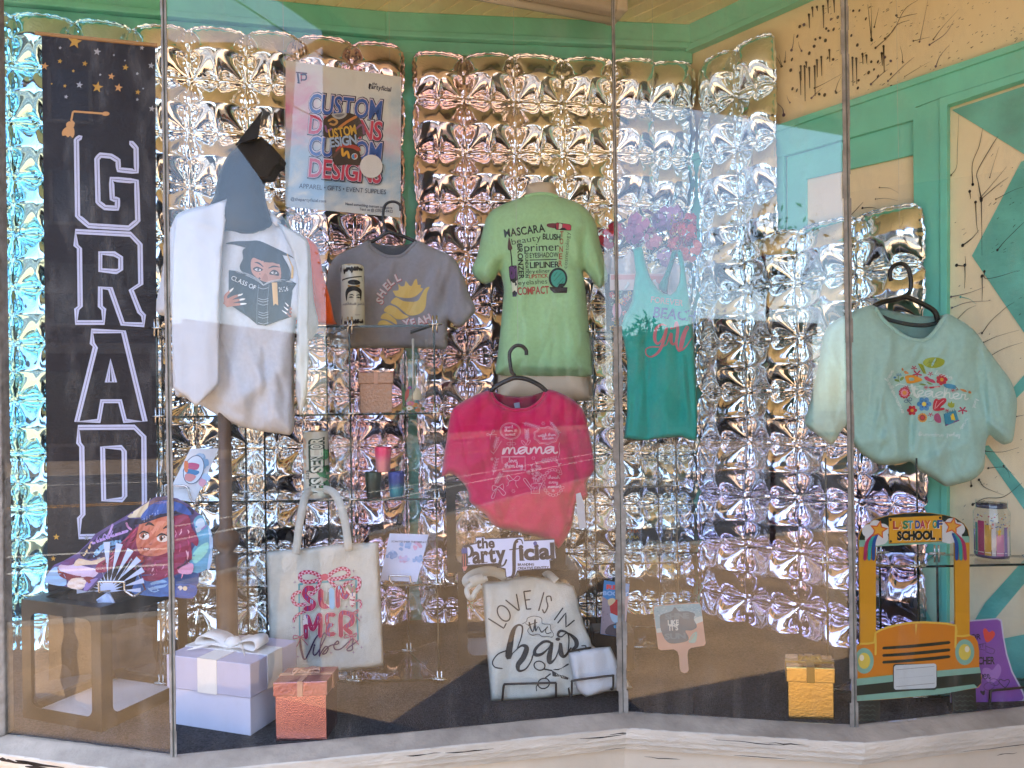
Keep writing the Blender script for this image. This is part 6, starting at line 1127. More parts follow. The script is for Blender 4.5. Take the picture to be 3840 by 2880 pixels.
for cx, cy, n_, cs in ((900, 560, 10, ['#8fb0dc', '#7fa4d4']), (560, 770, 10, ['#7fa4d4', '#6f98cc', '#a4bce0']), (1190, 560, 7, ['#cba8cc', '#c79ab8']), (1200, 860, 8, ['#8fb0dc', '#7fa4d4']), (850, 850, 12, ['#b9b4dc', '#a4bce0', '#c4a8cc'])):
    for i in range(n_): x = cx + rr.uniform(-110, 110); y = cy + rr.uniform(-70, 70); pr.blob([(x + rr.uniform(30, 70) * math.cos(k), y + rr.uniform(25, 55) * math.sin(k)) for k in range(6)], rr.choice(cs), 3)
pr.text('SCAN TO SHOP THIS DISPLAY', 560, 468, 42, '#1a1c34', w_=835, rot=.026, bold=.01, shear=.1); pr.use(None); pr.build('print', onY(cY), CB)
easel('silver wire easel under the scan to shop card', g([(610, 1465), (530, 1390), (510, 1300), (530, 1272), (970, 1280), (1005, 1320), (1030, 1420), (1080, 1475)]), 2.165, .06)
# ---------------------------------------------------------------- tumblers and cups
def drink(label, cx, by, w_px, h_px, Y, m_, prof, group=None, name='tumbler', base_z=None, cat='tumbler'):
    b = P(cx, by, Y); b.z = base_z if base_z is not None else b.z; r = w_px / 2 * Y / F; h = h_px * Y / F; e = empty(name, b, label, cat, group)
    MB().lathe(b, [(a * r, z * h) for a, z in prof], 40).build('cup', m_, e, True); return e, b, r, h
def wrapfn(b, r, h, taper=0.0):                        # print coordinates: x in -1..1 across the front, y 0 top..1 bottom
    def fn(v, off):
        th = v[:, 0] * 1.35; rr_ = r * (1 - taper * v[:, 1]) + off; base = math.atan2(b.x, b.y)
        return np.stack([b.x + rr_ * np.sin(th - base) , b.y - rr_ * np.cos(th - base), b.z + h * (1 - v[:, 1])], 1)
    return fn
cyl = [(0, 0), (.94, 0), (1, .012), (1, .985), (.97, 1), (.90, 1), (.88, .97), (.0, .965)]
wh = mat('tumbler_white', '#cfd2c6', .22, coat=.3); E1, b, r, h = drink('tall white tumbler with a drawn lady in a bun on the top glass shelf', 763, 703, 50, 134, 2.24, wh, cyl, base_z=ZL[0] + .001)
pr = Pr(); ink = '#17181b'
for y in (.11, .95): _cursive(pr, 'gorgeous', -.62, y, .03, 1.3, ink, .045, -.03)
pr.line([(-.72, .25), (-.6, .24), (.62, .185), (.66, .25)], [.03, .02, .02, .03], ink, sm=0)
pr.ell(.1, .29, .40, .042, ink); pr.blob([(-.28, .335), (.1, .345), (.44, .325), (.40, .36), (.1, .355), (-.25, .365)], '#b08a4a', 3); pr.blob([(-.42, .42), (-.2, .36), (.2, .355), (.55, .40), (.58, .47), (.5, .58), (.40, .46), (.1, .425), (-.2, .45), (-.32, .50), (-.38, .59), (-.46, .5)], ink, 4)
pr.line([(-.2, .495), (-.05, .485), (.08, .505)], [.01, .018, .006], ink); pr.line([(.2, .5), (.35, .485), (.48, .495)], [.006, .018, .01], ink)
for x in (-.1, .35): pr.line([(x - .13, .532), (x, .522), (x + .13, .532)], .012, ink); pr.ell(x, .534, .06, .008, '#5a5d60')
_cursive(pr, 'makeup junkie', -.72, .65, .02, 1.7, '#8d9090', .02, -.01); pr.text('DAY', .15, .815, .022, ink, w_=.3)
for q_ in ([(-.95, .06), (-.85, .09), (-.8, .02)], [(-1.0, .35), (-.97, .42)], [(-.98, .62), (-.94, .66)], [(-.95, .88), (-.86, .93), (-.8, .84)], [(.93, .18), (.98, .23)]): pr.line(q_, .07, '#3a2420' if q_[0][1] > .1 else '#2a1a18', sm=0)
for x, y in ((-.2, .02), (-.55, .07), (.6, .045), (-.5, .87), (.45, .89)): pr.ell(x, y, .1, .012, '#b7b59a')
pr.build('print', wrapfn(b, r, h), E1); MB().lathe(b + Vector((0, 0, h)), [(r * .98, -.004), (r * .98, .001), (r * .86, .0015), (r * .86, -.002)], 32).build('rim', chrome, E1, True)
E2, b, r, h = drink('white and green tumbler lettered down its side on the lower glass shelf', 684, 1079, 53, 144, 2.2, mat('tumbler_cream', '#c9cdc4', .25, coat=.3), cyl, base_z=ZL[2] + .001)
pr = Pr()
for i in range(26): x = rr.uniform(.35, 1.05); y = rr.uniform(.25, .98); pr.ell(x - (1 - y) * .3, y, rr.uniform(.12, .3), rr.uniform(.02, .05), rr.choice(['#3f8f5e', '#2f7f52', '#5aa878', '#2a6a46']))
for i in range(10): pr.ell(rr.uniform(-1.1, -.7), rr.uniform(.1, .6), .12, .03, rr.choice(['#d0b49a', '#c9a890', '#d8c4b0']))
pr.line([(1.02, .15), (.95, .3), (1.0, .5), (.96, .66)], [.1, .16, .14, .06], '#141a18'); pr.line([(.1, .92), (.5, .94), (1.0, .99)], .07, '#c4d0c4')
def vert(t, y0, y1, x, hgt, col, bold, dx=0):
    n_ = len(t); st = (y0 - y1) / n_
    for i, ch in enumerate(t):
        if ch == ' ': continue
        v, f = glyph(ch, bold); w0, w1 = ADV[ch] if ch in ADV else (adv(ch, bold), ADV[ch])[1]
        X = (v[:, 0] - w0) / (w1 - w0); Yv = v[:, 1] / CAP; pr.raw(np.stack([x - Yv * hgt + dx, y0 - st * (i + .08) - X * st * .84], 1), f, col)
vert('VHS SENIOR', .945, .10, .40, .72, '#123a2c', .10); vert('VHS SENIOR', .945, .10, .36, .62, '#cfd8cf', .03); vert('2026', .71, .57, -.42, .2, '#1a2a24', .01); pr.build('print', wrapfn(b, r, h), E2); MB().lathe(b + Vector((0, 0, h)), [(r * .98, -.004), (r * .98, .001), (r * .86, .0015), (r * .86, -.002)], 32).build('rim', chrome, E2, True)
clearc = glass_mat('cup_glass', (.95, .96, .95), .06, .01); E3, b, r, h = drink('clear glass can cup with a straw and hummingbird picture on the middle shelf', 893, 890, 50, 112, 2.27, clearc, [(0, 0), (.9, 0), (1, .03), (1, .86), (.92, .92), (.96, 1.0)], base_z=ZL[1] + .001, name='glass_cup', cat='cup')
MB().lathe(b + Vector((0, 0, h)), [(r * 1.0, -.01), (r * 1.05, -.004), (r * 1.05, .004), (r * .2, .006), (0, .006)], 24).build('lid', clear, E3, True); MB().tube([b + Vector((0, 0, .01)), b + Vector((.002, 0, h * 1.42))], .004, 8).build('straw', mat('straw_white', '#c4c2bc', .3), E3, True)
pr = Pr()
pr.blob([(-.85, .45), (-.5, .62), (-.2, .52), (-.25, .62), (-.5, .76), (-.75, .9)], '#5a7a5a', 3); pr.blob([(-.5, .62), (-.25, .55), (-.3, .7), (-.55, .78)], '#a8524a', 3); pr.ell(-.2, .53, .12, .03, '#7a4a8a'); pr.blob([(0, .75), (.05, .62), (.25, .52), (.5, .62), (.55, .75)], '#c9c2a8', 3); pr.line([(0, .63), (.5, .63)], .02, '#8d866c')
for x, y, c in ((-.25, .92, '#d8d4cc'), (.1, .86, '#c98a4a'), (.4, .88, '#d0a48a'), (-.15, .83, '#c0708a'), (.3, .96, '#c98a6a')):
    for i in range(7): a = i * .9; pr.ell(x + .13 * math.cos(a), y + .028 * math.sin(a), .09, .015, c, n=8)
    pr.ell(x, y, .07, .014, '#b08a3a')
for x in (-.6, .65): pr.ell(x, .93, .2, .03, '#5f7a52')
pr.build('print', wrapfn(b, r, h), E3)
def grad_m(name, cols, rough=.35):
    m_ = mat(name, (1, 1, 1), rough, .3); n = m_.node_tree.nodes; l = m_.node_tree.links; tc = n.new('ShaderNodeTexCoord'); sp = n.new('ShaderNodeSeparateXYZ'); l.new(tc.outputs['Generated'], sp.inputs[0]); rp = n.new('ShaderNodeValToRGB'); rp.color_ramp.elements.remove(rp.color_ramp.elements[0])
    for i, (t, c) in enumerate(cols):
        k = rp.color_ramp.elements[0] if i == 0 else rp.color_ramp.elements.new(t); k.position = t; k.color = (*lin(c), 1)
    ns = n.new('ShaderNodeTexNoise'); ns.inputs['Scale'].default_value = 900; l.new(tc.outputs['Object'], ns.inputs['Vector']); ad = n.new('ShaderNodeMath'); ad.operation = 'MULTIPLY_ADD'; ad.inputs[1].default_value = .7; l.new(ns.outputs[0], ad.inputs[0]); sb = n.new('ShaderNodeMath'); sb.operation = 'SUBTRACT'; sb.inputs[1].default_value = .35; l.new(sp.outputs['Z'], ad.inputs[2]); l.new(ad.outputs[0], sb.inputs[0]); l.new(sb.outputs[0], rp.inputs[0]); l.new(rp.outputs[0], n['Principled BSDF'].inputs['Base Color']); return m_
cupp = [(0, 0), (.78, 0), (.82, .03), (1, .97), (.98, 1), (.92, 1), (.80, .1), (0, .08)]
for lb, cx, by, cols, bz in (('dark green glitter cup on the lower glass shelf, left under the pink cup', 807, 1077, [(0, '#18231e'), (.5, '#1f3028'), (1, '#2a4034')], ZL[2] + .001), ('blue glitter cup fading to teal on the lower glass shelf', 857, 1077, [(0, '#2a7a92'), (.3, '#2f8a9c'), (.55, '#2a3f86'), (1, '#2a3a8e')], ZL[2] + .001), ('hot pink glitter cup balanced on top of two darker cups', 828, 1022, [(0, '#c98a8e'), (.45, '#c87a8a'), (.7, '#d8386a'), (1, '#e0245e')], ZL[2] + .0785)):
    drink(lb, cx, by, 36, 54, 2.2, grad_m('glitter_' + lb.split()[0], cols), cupp, 'stacked glitter cups', 'glitter_cup', bz, 'cup')
jar, b, r, h = drink('clear jar tumbler with book spines and glitter on the right glass shelf', 2143, 1207, 68, 124, 2.06, clearc, [(0, 0), (.92, 0), (1, .05), (1, .80), (.86, .88), (.88, 1)], base_z=zs + .003, name='jar_tumbler', cat='tumbler')
MB().lathe(b + Vector((0, 0, h * .8)), [(0, .01), (r * .85, .012), (r * .84, h * .15), (0, h * .152)], 24).build('glitter_top', grad_m('glitter_jar', [(0, '#3a3f58'), (.5, '#5a5f78'), (1, '#2a2f48')], .2), jar, True)
MB().lathe(b + Vector((0, 0, .003)), [(0, 0), (r * .93, 0), (r * .95, h * .06), (0, h * .062)], 24).build('glitter_base', grad_m('glitter_jar2', [(0, '#4a3f6a'), (1, '#6a5a8a')], .2), jar, True)
pr = Pr()
for i, (x0, x1, y, c) in enumerate(((-.95, -.8, .5, '#5a3f86'), (-.78, -.62, .38, '#3f9a86'), (-.6, -.3, .34, '#b0306a'), (-.28, -.02, .40, '#c99a3a'), (0, .16, .36, '#d0cdd0'), (.18, .5, .56, '#c98ab0'), (.52, .7, .44, '#8a7ab8'), (.72, .85, .6, '#d8d4d8'), (.87, .98, .5, '#5f8a7a'))): pr.poly([(x0, y), (x1, y), (x1, .93), (x0, .93)], c); pr.line([(x0 + .02, .88), (x1 - .02, .88)], .01, '#e6e2e4', sm=0)
for i in range(50): pr.ell(rr.uniform(-.95, .95), rr.uniform(.2, .5), .04, .012, rr.choice(['#c0405a', '#d0d0d8', '#c98a3a', '#4a5a8a', '#7a8aa8']), n=6)
pr.star(.3, .52, .1, '#d0a83a', sx=1); pr.build('print', wrapfn(b, r * .97, h), jar)
t2, b, r, h = drink('clear glass tumbler with faint coloured lettering behind the reflecting pane', 1362, 1242, 50, 118, 2.50, clearc, [(0, 0), (.9, 0), (1, .03), (1, .9), (.96, 1)], base_z=ZL[3] + .002, name='glass_cup', cat='cup')
pr = Pr(); pr.text('MAMA', -.5, .42, .06, '#a8524a', w_=1.1); pr.text('MAMA', -.5, .52, .06, '#b0663a', w_=1.1); pr.text('MAMA', -.5, .63, .06, '#b9a83a', w_=1.1); pr.text('MAMA', -.5, .75, .06, '#b0a890', w_=1.1); pr.build('print', wrapfn(b, r, h), t2)
# ---------------------------------------------------------------- tote bags, sign, pouch, bus board
canvas = mat('canvas_natural', '#c3c3ba', .9, var=.04, vscale=70, bump=.35, bscale=380, spec=.1)
def strap(name, ctr, wpx, Y, m_, parent, th=.0018):
    """flat strap: centre line in picture units with own depth per point"""
    c = cr([(x, y, Yv) for x, y, Yv in ctr], 5); d = np.gradient(c[:, :2], axis=0); d /= np.hypot(d[:, 0], d[:, 1])[:, None] + 1e-9; n = np.stack([-d[:, 1], d[:, 0]], 1) * wpx / 2
    vs = []
    for i in range(len(c)):
        vs += [P(*(c[i, :2] + n[i]), c[i, 2]), P(*(c[i, :2] - n[i]), c[i, 2])]
    o = mesh_obj(name, vs, [(2 * i, 2 * i + 1, 2 * i + 3, 2 * i + 2) for i in range(len(c) - 1)], m_, parent, True); md = o.modifiers.new('s', 'SOLIDIFY'); md.thickness = th; return o
SB = empty('tote_bag', P(702, 1450, 2.1), 'natural canvas tote bag printed with summer lettering, hung from the glass shelf', 'tote bag')
sb = Sheet([[(575, 1192), (600, 1189), (640, 1186), (700, 1180), (752, 1174), (790, 1172), (817, 1171), (820, 1220), (823, 1290), (826, 1370), (829, 1438), (790, 1444), (740, 1450), (690, 1452), (640, 1453), (586, 1451), (583, 1400), (580, 1320), (577, 1250)]], 2.115, .012, 13, [(585, 1200, 615, 1290, 18, .008), (600, 1400, 780, 1430, 20, -.005), (800, 1190, 815, 1300, 10, .005), (640, 1190, 690, 1240, 14, -.004)], ripple=.004, seed=51); sb.build('body', canvas, SB, 8)
strap('handle', [(639, 1196, 2.088), (641, 1186, 2.085), (646, 1140, 2.09), (653, 1100, 2.10), (660, 1072, 2.13), (672, 1060, 2.16), (690, 1058, 2.19)], 17, 2.1, canvas, SB)
strap('handle', [(754, 1188, 2.088), (752, 1174, 2.085), (746, 1130, 2.09), (737, 1095, 2.10), (724, 1068, 2.13), (708, 1058, 2.16), (690, 1058, 2.19)], 17, 2.1, canvas, SB)
pr = Pr(30); g = crop(1040, 2080, 400, 1508); pr.use(g)
for q in ([(305, 420), (1110, 345)], [(305, 420), (318, 1165)], [(1112, 350), (1140, 1200)]): pr.line(q, 26, '#4a9098', sm=0)
for x, y in ((1078, 230), (250, 388), (237, 1032), (1182, 882), (1190, 1308), (1075, 1380), (757, 1388), (290, 1442), (975, 735)): pr.star(x, y, 30, '#8f6a8a', 4, .18)
def chk(pts, w_, n):
    p = cr(pts, 12); L = np.concatenate([[0], np.cumsum(np.hypot(*np.diff(p, axis=0).T))]); t = np.linspace(0, L[-1], n + 1); q = np.stack([np.interp(t, L, p[:, 0]), np.interp(t, L, p[:, 1])], 1)
    pr.line(q, w_ + 8, '#7a2f4c', sm=0); pr.line(q, w_, '#d8a4b8', sm=0); d = np.gradient(q, axis=0); d /= np.hypot(d[:, 0], d[:, 1])[:, None]; nn = np.stack([-d[:, 1], d[:, 0]], 1)
    for i in range(n):
        for j in range(2):
            if (i + j) % 2: continue
            a = (j - 1) * w_ / 2; b = a + w_ / 2; pr.raw([q[i] + nn[i] * a, q[i + 1] + nn[i + 1] * a, q[i + 1] + nn[i + 1] * b, q[i] + nn[i] * b], [(0, 1, 2), (0, 2, 3)], '#a82348')
chk([(640, 330), (540, 270), (420, 245), (330, 275), (325, 350), (400, 385), (520, 375), (640, 340)], 48, 26); chk([(700, 320), (800, 240), (920, 195), (1005, 230), (1000, 290), (900, 330), (780, 345), (700, 340)], 48, 26)
chk([(610, 360), (570, 460), (500, 550), (400, 570)], 44, 10); chk([(730, 350), (800, 430), (900, 470), (980, 400), (1080, 330), (1160, 350), (1150, 460), (1080, 560)], 44, 22); chk([(330, 520), (240, 560), (215, 640), (280, 710), (400, 700)], 42, 14); chk([(400, 800), (300, 840), (240, 900), (230, 950)], 30, 9); chk([(1090, 660), (1160, 645), (1185, 690), (1178, 750)], 26, 6); pr.blob([(620, 290), (690, 270), (715, 320), (690, 360), (630, 350)], '#b83a5c', 3)
def puff(pts, w_=78):                                   # bubble lettering with a candy-striped fill
    pr.line(pts, w_ + 26, '#8a7f6c'); pr.line(pts, w_ + 16, '#d9c8c4'); pr.line(pts, w_, '#a8234e'); p = cr(pts, 6)
    for i in range(2, len(p) - 2, 2):
        c = rr.choice(['#8f2a6a', '#c8406a', '#6a3f8a', '#8fb9d4', '#b83058', '#c0506a', '#4a4f96', '#a8234e', '#a8234e']); pr.line([p[i] + (-w_ * .0, -w_ * .36), p[i] + (0, w_ * .36)], w_ * .20, c, sm=0)
puff([(500, 480), (420, 480), (385, 560), (450, 640), (510, 690), (480, 750), (400, 765)]); puff([(615, 510), (615, 640), (640, 720), (710, 720), (750, 640), (765, 500)]); pr.line([(765, 500), (775, 740)], 78, '#8fb9d4', sm=0); puff([(855, 730), (855, 500), (890, 470), (940, 600), (990, 560), (1030, 440), (1060, 500), (1060, 710)], 66)
puff([(405, 1170), (400, 910), (430, 890), (490, 1050), (540, 990), (590, 860), (610, 900), (605, 1150)], 66); puff([(800, 850), (720, 850), (700, 900), (720, 1000), (770, 990), (720, 1010), (715, 1120), (800, 1120)], 62); puff([(900, 1150), (900, 850), (990, 830), (1060, 880), (1050, 970), (960, 1030), (1040, 1110)], 66)
V_ = '#43264f'; pr.line([(320, 1180), (335, 1330), (380, 1480), (440, 1400), (520, 1220), (570, 1140)], [22, 34, 26, 22, 20, 16], V_); pr.line([(520, 1300), (505, 1390), (530, 1420), (580, 1370), (640, 1250), (690, 1140), (660, 1110), (620, 1220), (595, 1430), (620, 1380), (680, 1300), (720, 1320), (690, 1390), (640, 1400), (740, 1290), (860, 1260), (850, 1220), (800, 1280), (820, 1340), (900, 1330), (1000, 1240), (1070, 1190), (1060, 1270), (1060, 1340), (1000, 1360), (990, 1330), (1080, 1260), (1140, 1215)], 18, V_); pr.ell(525, 1280, 14, 14, V_)
for c in ((320, 1160), (1060, 820), (1040, 1150)): pr.line([(c[0], c[1]), (c[0] - 80, c[1] - 20), (c[0] - 90, c[1] + 30), (c[0], c[1] + 5), (c[0] + 80, c[1] - 45), (c[0] + 60, c[1] + 10), (c[0], c[1])], 13, '#b0506e'); pr.line([(c[0], c[1]), (c[0] - 20, c[1] + 90), (c[0] - 70, c[1] + 170)], 12, '#b0506e'); pr.line([(c[0], c[1]), (c[0] + 60, c[1] + 60), (c[0] + 110, c[1] + 120)], 12, '#b0506e')
pr.use(None); pr.build('print', sb.at, SB)
# hair tote
g = crop(1700, 1980, 660, 1659)
HB = empty('tote_bag', P(1160, 1514, 2.02), 'natural canvas tote bag with black hair lettering leaning on a black box', 'tote bag')
ht_o = g([(268, 500), (340, 503), (420, 501), (500, 495), (560, 466), (680, 452), (800, 456), (930, 482), (1040, 516), (1135, 548), (1160, 625), (1195, 770), (1230, 900), (1260, 980), (1290, 1045), (1305, 1100), (1420, 1190), (1560, 1320), (1640, 1430), (1692, 1508), (1580, 1530), (1400, 1548), (1250, 1562), (1110, 1580), (965, 1592), (700, 1615), (500, 1628), (355, 1635), (338, 1420), (320, 1200), (300, 950), (285, 720)])
hb = Sheet([ht_o], 2.06, .015, 15, [(*g([(600, 850)])[0], *g([(760, 560)])[0], 14, -.014), (*g([(1000, 1400)])[0], *g([(1090, 1580)])[0], 14, -.010), (*g([(500, 520)])[0], *g([(600, 640)])[0], 12, .006), (*g([(950, 500)])[0], *g([(1180, 900)])[0], 10, .006), (*g([(330, 1200)])[0], *g([(420, 1600)])[0], 10, .005)], ripple=.005, seed=61, gy=-.0003); hb.build('body', canvas, HB, 8)
Yh = 2.055
strap('handle', [(*q, Yv) for q, Yv in zip(g([(505, 470), (430, 425), (330, 405), (200, 435), (130, 490), (150, 520), (220, 490), (290, 470)]), (2.12, 2.11, 2.10, 2.085, 2.07, 2.065, 2.06, 2.07))], 22, Yh, canvas, HB); strap('handle', [(*q, Yv) for q, Yv in zip(g([(320, 470), (200, 520), (130, 570), (140, 640), (175, 660), (210, 600), (260, 540)]), (2.07, 2.065, 2.055, 2.045, 2.04, 2.045, 2.06))], 11, Yh, canvas, HB); strap('handle', [(*q, Yv) for q, Yv in zip(g([(855, 455), (890, 432), (920, 450), (975, 500)]), (2.13, 2.12, 2.10, 2.075))], 15, Yh, canvas, HB); strap('handle', [(*q, Yv) for q, Yv in zip(g([(500, 495), (560, 460), (620, 440)]), (2.13, 2.13, 2.14))], 11, Yh, canvas, HB)
pr = Pr(); pr.use(g); I_ = '#1d2023'
for q in ([(332, 855), (475, 945), (498, 900)], [(495, 680), (610, 775), (622, 775), (595, 625)], [(665, 600), (728, 592)], [(665, 600), (690, 765), (732, 762)], [(675, 680), (720, 675)], [(853, 608), (805, 778)], [(925, 685), (915, 645), (880, 650), (880, 690), (890, 740), (860, 800), (840, 770)], [(1032, 755), (953, 865)], [(985, 895), (1060, 800), (1062, 935), (1140, 870)]): pr.line(q, 13, I_, sm=(5 if len(q) > 5 else 0))
pr.ring(475, 805, 52, 80, 13, I_, -.55)
pr.line([(600, 1140), (640, 1030), (650, 930), (600, 920), (555, 1000), (520, 1210), (560, 1180), (640, 1110), (690, 1130), (660, 1220), (610, 1290), (620, 1345), (680, 1330), (730, 1260), (760, 1180), (830, 1080), (900, 1070), (930, 1100)], [10, 12, 16, 22, 46, 60, 12, 20, 46, 52, 46, 26, 14, 12, 14, 20, 22, 14], I_); pr.line([(930, 1085), (860, 1070), (780, 1130), (770, 1190), (830, 1190), (900, 1130), (930, 1080), (905, 1210), (910, 1270), (960, 1230), (1000, 1130)], [14, 24, 26, 36, 26, 14, 26, 50, 34, 14, 14], I_); pr.line([(1000, 1120), (1010, 1090), (1015, 1180), (1050, 1210), (1110, 1130)], [14, 30, 48, 26, 14], I_); pr.ell(985, 1048, 22, 16, I_)
pr.line([(1080, 1190), (1090, 1060), (1075, 990), (1010, 970), (985, 1010), (1020, 1025), (1075, 990), (1150, 1050), (1160, 1110), (1120, 1150)], [12, 12, 16, 26, 22, 14, 14, 40, 40, 20], I_); pr.line([(500, 1155), (420, 1190), (370, 1260), (390, 1310), (460, 1325)], 12, I_); pr.line([(1210, 1110), (1245, 1110), (1250, 1130)], 12, I_)
pr.line([(715, 890), (735, 960), (755, 970), (770, 860), (775, 970), (800, 930), (830, 980), (860, 960), (890, 930), (870, 960), (880, 995), (920, 985)], [14, 12, 8, 14, 12, 8, 12, 8, 10, 8, 8, 6], I_); pr.line([(705, 915), (790, 890)], 8, I_, sm=0); pr.line([(650, 905), (690, 880), (700, 850), (760, 830), (830, 850), (840, 900), (910, 910), (920, 960), (945, 1000), (930, 1030), (890, 1020), (840, 1025), (800, 1000), (740, 1010), (700, 970), (720, 930), (680, 900)], 5, I_)
pr.ring(812, 1298, 52, 42, 12, I_, .3); pr.line([(860, 1330), (930, 1345)], 14, I_, sm=0); pr.poly([(930, 1345), (1095, 1415), (1085, 1432), (935, 1395)], I_); pr.poly([(935, 1338), (1085, 1275), (1090, 1290), (990, 1340)], I_); pr.line([(915, 1375), (870, 1410)], 14, I_, sm=0); pr.ring(852, 1465, 55, 48, 12, I_, -.4); pr.line([(800, 1470), (782, 1500), (785, 1535)], 10, I_)
for i in range(9): pr.line([(975 + 14 * i, 1372 + 5.5 * i), (971 + 14 * i, 1388 + 5.5 * i)], 5, '#c4c2b8', sm=0)
pr.use(None); pr.build('print', hb.at, HB)
easel('black wire easel in front of the hair tote bag', g([(462, 1628), (474, 1500), (480, 1476), (500, 1472), (700, 1466), (950, 1460), (966, 1468), (968, 1500), (968, 1590)]), 2.00, .08, wireb, .0032)
PC = empty('pouch', P(1290, 1500, 1.985), 'plain white zip pouch with a black zipper leaning beside the hair tote bag', 'pouch'); pc = Sheet([g([(1086, 1168), (1180, 1150), (1290, 1132), (1400, 1124), (1480, 1118), (1510, 1180), (1545, 1260), (1572, 1340), (1576, 1420), (1575, 1518), (1500, 1522), (1380, 1560), (1250, 1592), (1200, 1560), (1160, 1520), (1130, 1430), (1110, 1330), (1098, 1250)])], 2.005, .015, 14, [(*g([(1150, 1250)])[0], *g([(1180, 1480)])[0], 9, .006), (*g([(1450, 1180)])[0], *g([(1520, 1450)])[0], 9, -.005)], ripple=.003, seed=71, gy=-.0002); pc.build('body', mat('pouch_white', '#c4c7cb', .7, bump=.15, bscale=250), PC, 6)
pr = Pr(); pr.use(g); pr.line([(1085, 1168), (1190, 1145), (1295, 1128)], 20, '#17181a'); pr.line([(1090, 1168), (1295, 1130)], 3, '#55585c', sm=0); pr.line([(1150, 1145), (1192, 1165)], 8, '#7a7d80', sm=0); pr.use(None); pr.build('zipper', pc.at, PC, off=.002)
easel('black wire easel in front of the white zip pouch', g([(1100, 1588), (1115, 1560), (1118, 1460), (1130, 1438), (1300, 1415), (1490, 1392), (1506, 1400), (1506, 1500), (1495, 1522)]), 1.972, .05, wireb, .0032)
# the cut-out shop sign
SG = empty('sign', P(1095, 1250, 2.05), 'cut-out white and navy shop sign with a pencil above the hair tote bag', 'sign'); sY = lambda x, y=0: 2.03 + (y - 1150) * -.0002
so_ = g([(72, 208), (90, 168), (150, 156), (212, 145), (207, 88), (292, 78), (300, 98), (480, 92), (660, 80), (668, 116), (953, 102), (963, 200), (974, 290), (914, 304), (917, 386), (760, 396), (604, 408), (590, 450), (560, 472), (520, 474), (492, 462), (486, 386), (440, 376), (414, 338), (300, 345), (136, 356), (122, 400), (104, 434), (86, 400), (76, 340), (78, 260)])
slab('board', so_, sY, mat('sign_navy', '#12152a', .45), SG, .005); pr = Pr(); pr.use(g)
c_ = np.array([(72, 208), (90, 168), (150, 156), (212, 145), (207, 88), (292, 78), (300, 98), (480, 92), (660, 80), (668, 116), (953, 102), (963, 200), (974, 290), (914, 304), (917, 386), (760, 396), (604, 408), (590, 450), (560, 472), (520, 474), (492, 462), (486, 386), (440, 376), (414, 338), (300, 345), (136, 356), (122, 400), (104, 434), (86, 400), (76, 340), (78, 260)], float)
nx_, pv = np.roll(c_, -1, 0), np.roll(c_, 1, 0); tn = nx_ - pv; tn /= np.hypot(tn[:, 0], tn[:, 1])[:, None]; inn = np.stack([-tn[:, 1], tn[:, 0]], 1); test = c_ + inn * 8; sgn = np.where(inside(test, [c_]), 1, -1)[:, None]
pr.poly(c_ + inn * sgn * 9, '#c4cbe8'); nk = '#0e101f'
pr.text('the', 222, 192, 92, nk, w_=165, rot=-.05, bold=.035); pr.line([(222, 125), (262, 120)], 8, nk, sm=0)
def serif(pts, ws): pr.line(pts, ws, nk)
pr.line([(118, 180), (128, 330)], 26, nk, sm=0); serif([(95, 182), (150, 172), (178, 215), (160, 265), (120, 275)], [10, 22, 30, 22, 8]); pr.line([(105, 335), (155, 330)], 9, nk, sm=0)
pr.text('arty', 188, 330, 148, nk, w_=300, rot=-.06, bold=.04); pr.text('icial', 632, 300, 140, nk, w_=315, rot=-.05, bold=.045)
pr.line([(500, 300), (480, 345), (450, 360), (432, 345)], [18, 16, 14, 22], nk); pr.ell(440, 345, 14, 14, nk)
serif([(655, 150), (640, 112), (605, 108), (580, 150), (572, 250), (572, 400), (555, 455), (520, 462)], [8, 12, 14, 28, 34, 32, 24, 8]); pr.line([(530, 205), (635, 192)], 10, nk, sm=0); pr.ell(600, 128, 13, 13, nk)
for x, y, w_ in ((212, 328, 52), (298, 325, 46), (650, 305, 48), (775, 302, 46), (945, 290, 52)): pr.line([(x - w_ / 2, y), (x + w_ / 2, y - 2)], 7, nk, sm=0)
pr.ell(772, 145, 18, 20, '#243a86'); pr.text('BRANDING', 608, 356, 22, nk, w_=152, rot=-.02, bold=.03); pr.text('CREATIVE IDENTITY', 608, 392, 23, nk, w_=292, rot=-.03, bold=.03)
pr.blob([(80, 195), (125, 190), (128, 235), (84, 242)], '#243a86', 4); pr.poly([(80, 240), (130, 238), (134, 360), (84, 366)], '#141626')
for x in (92, 112): pr.line([(x, 245), (x + 4, 360)], 8, '#b0605a', sm=0)
pr.poly([(84, 366), (134, 360), (106, 425)], '#c07a74'); pr.poly([(98, 405), (116, 402), (106, 425)], '#141626'); pr.use(None); pr.build('print', onY(sY), SG); MB().tube([P(1105, 1200, 2.045), P(1105, 1240, 2.14)], .003, 6).build('prop', wireb, SG)
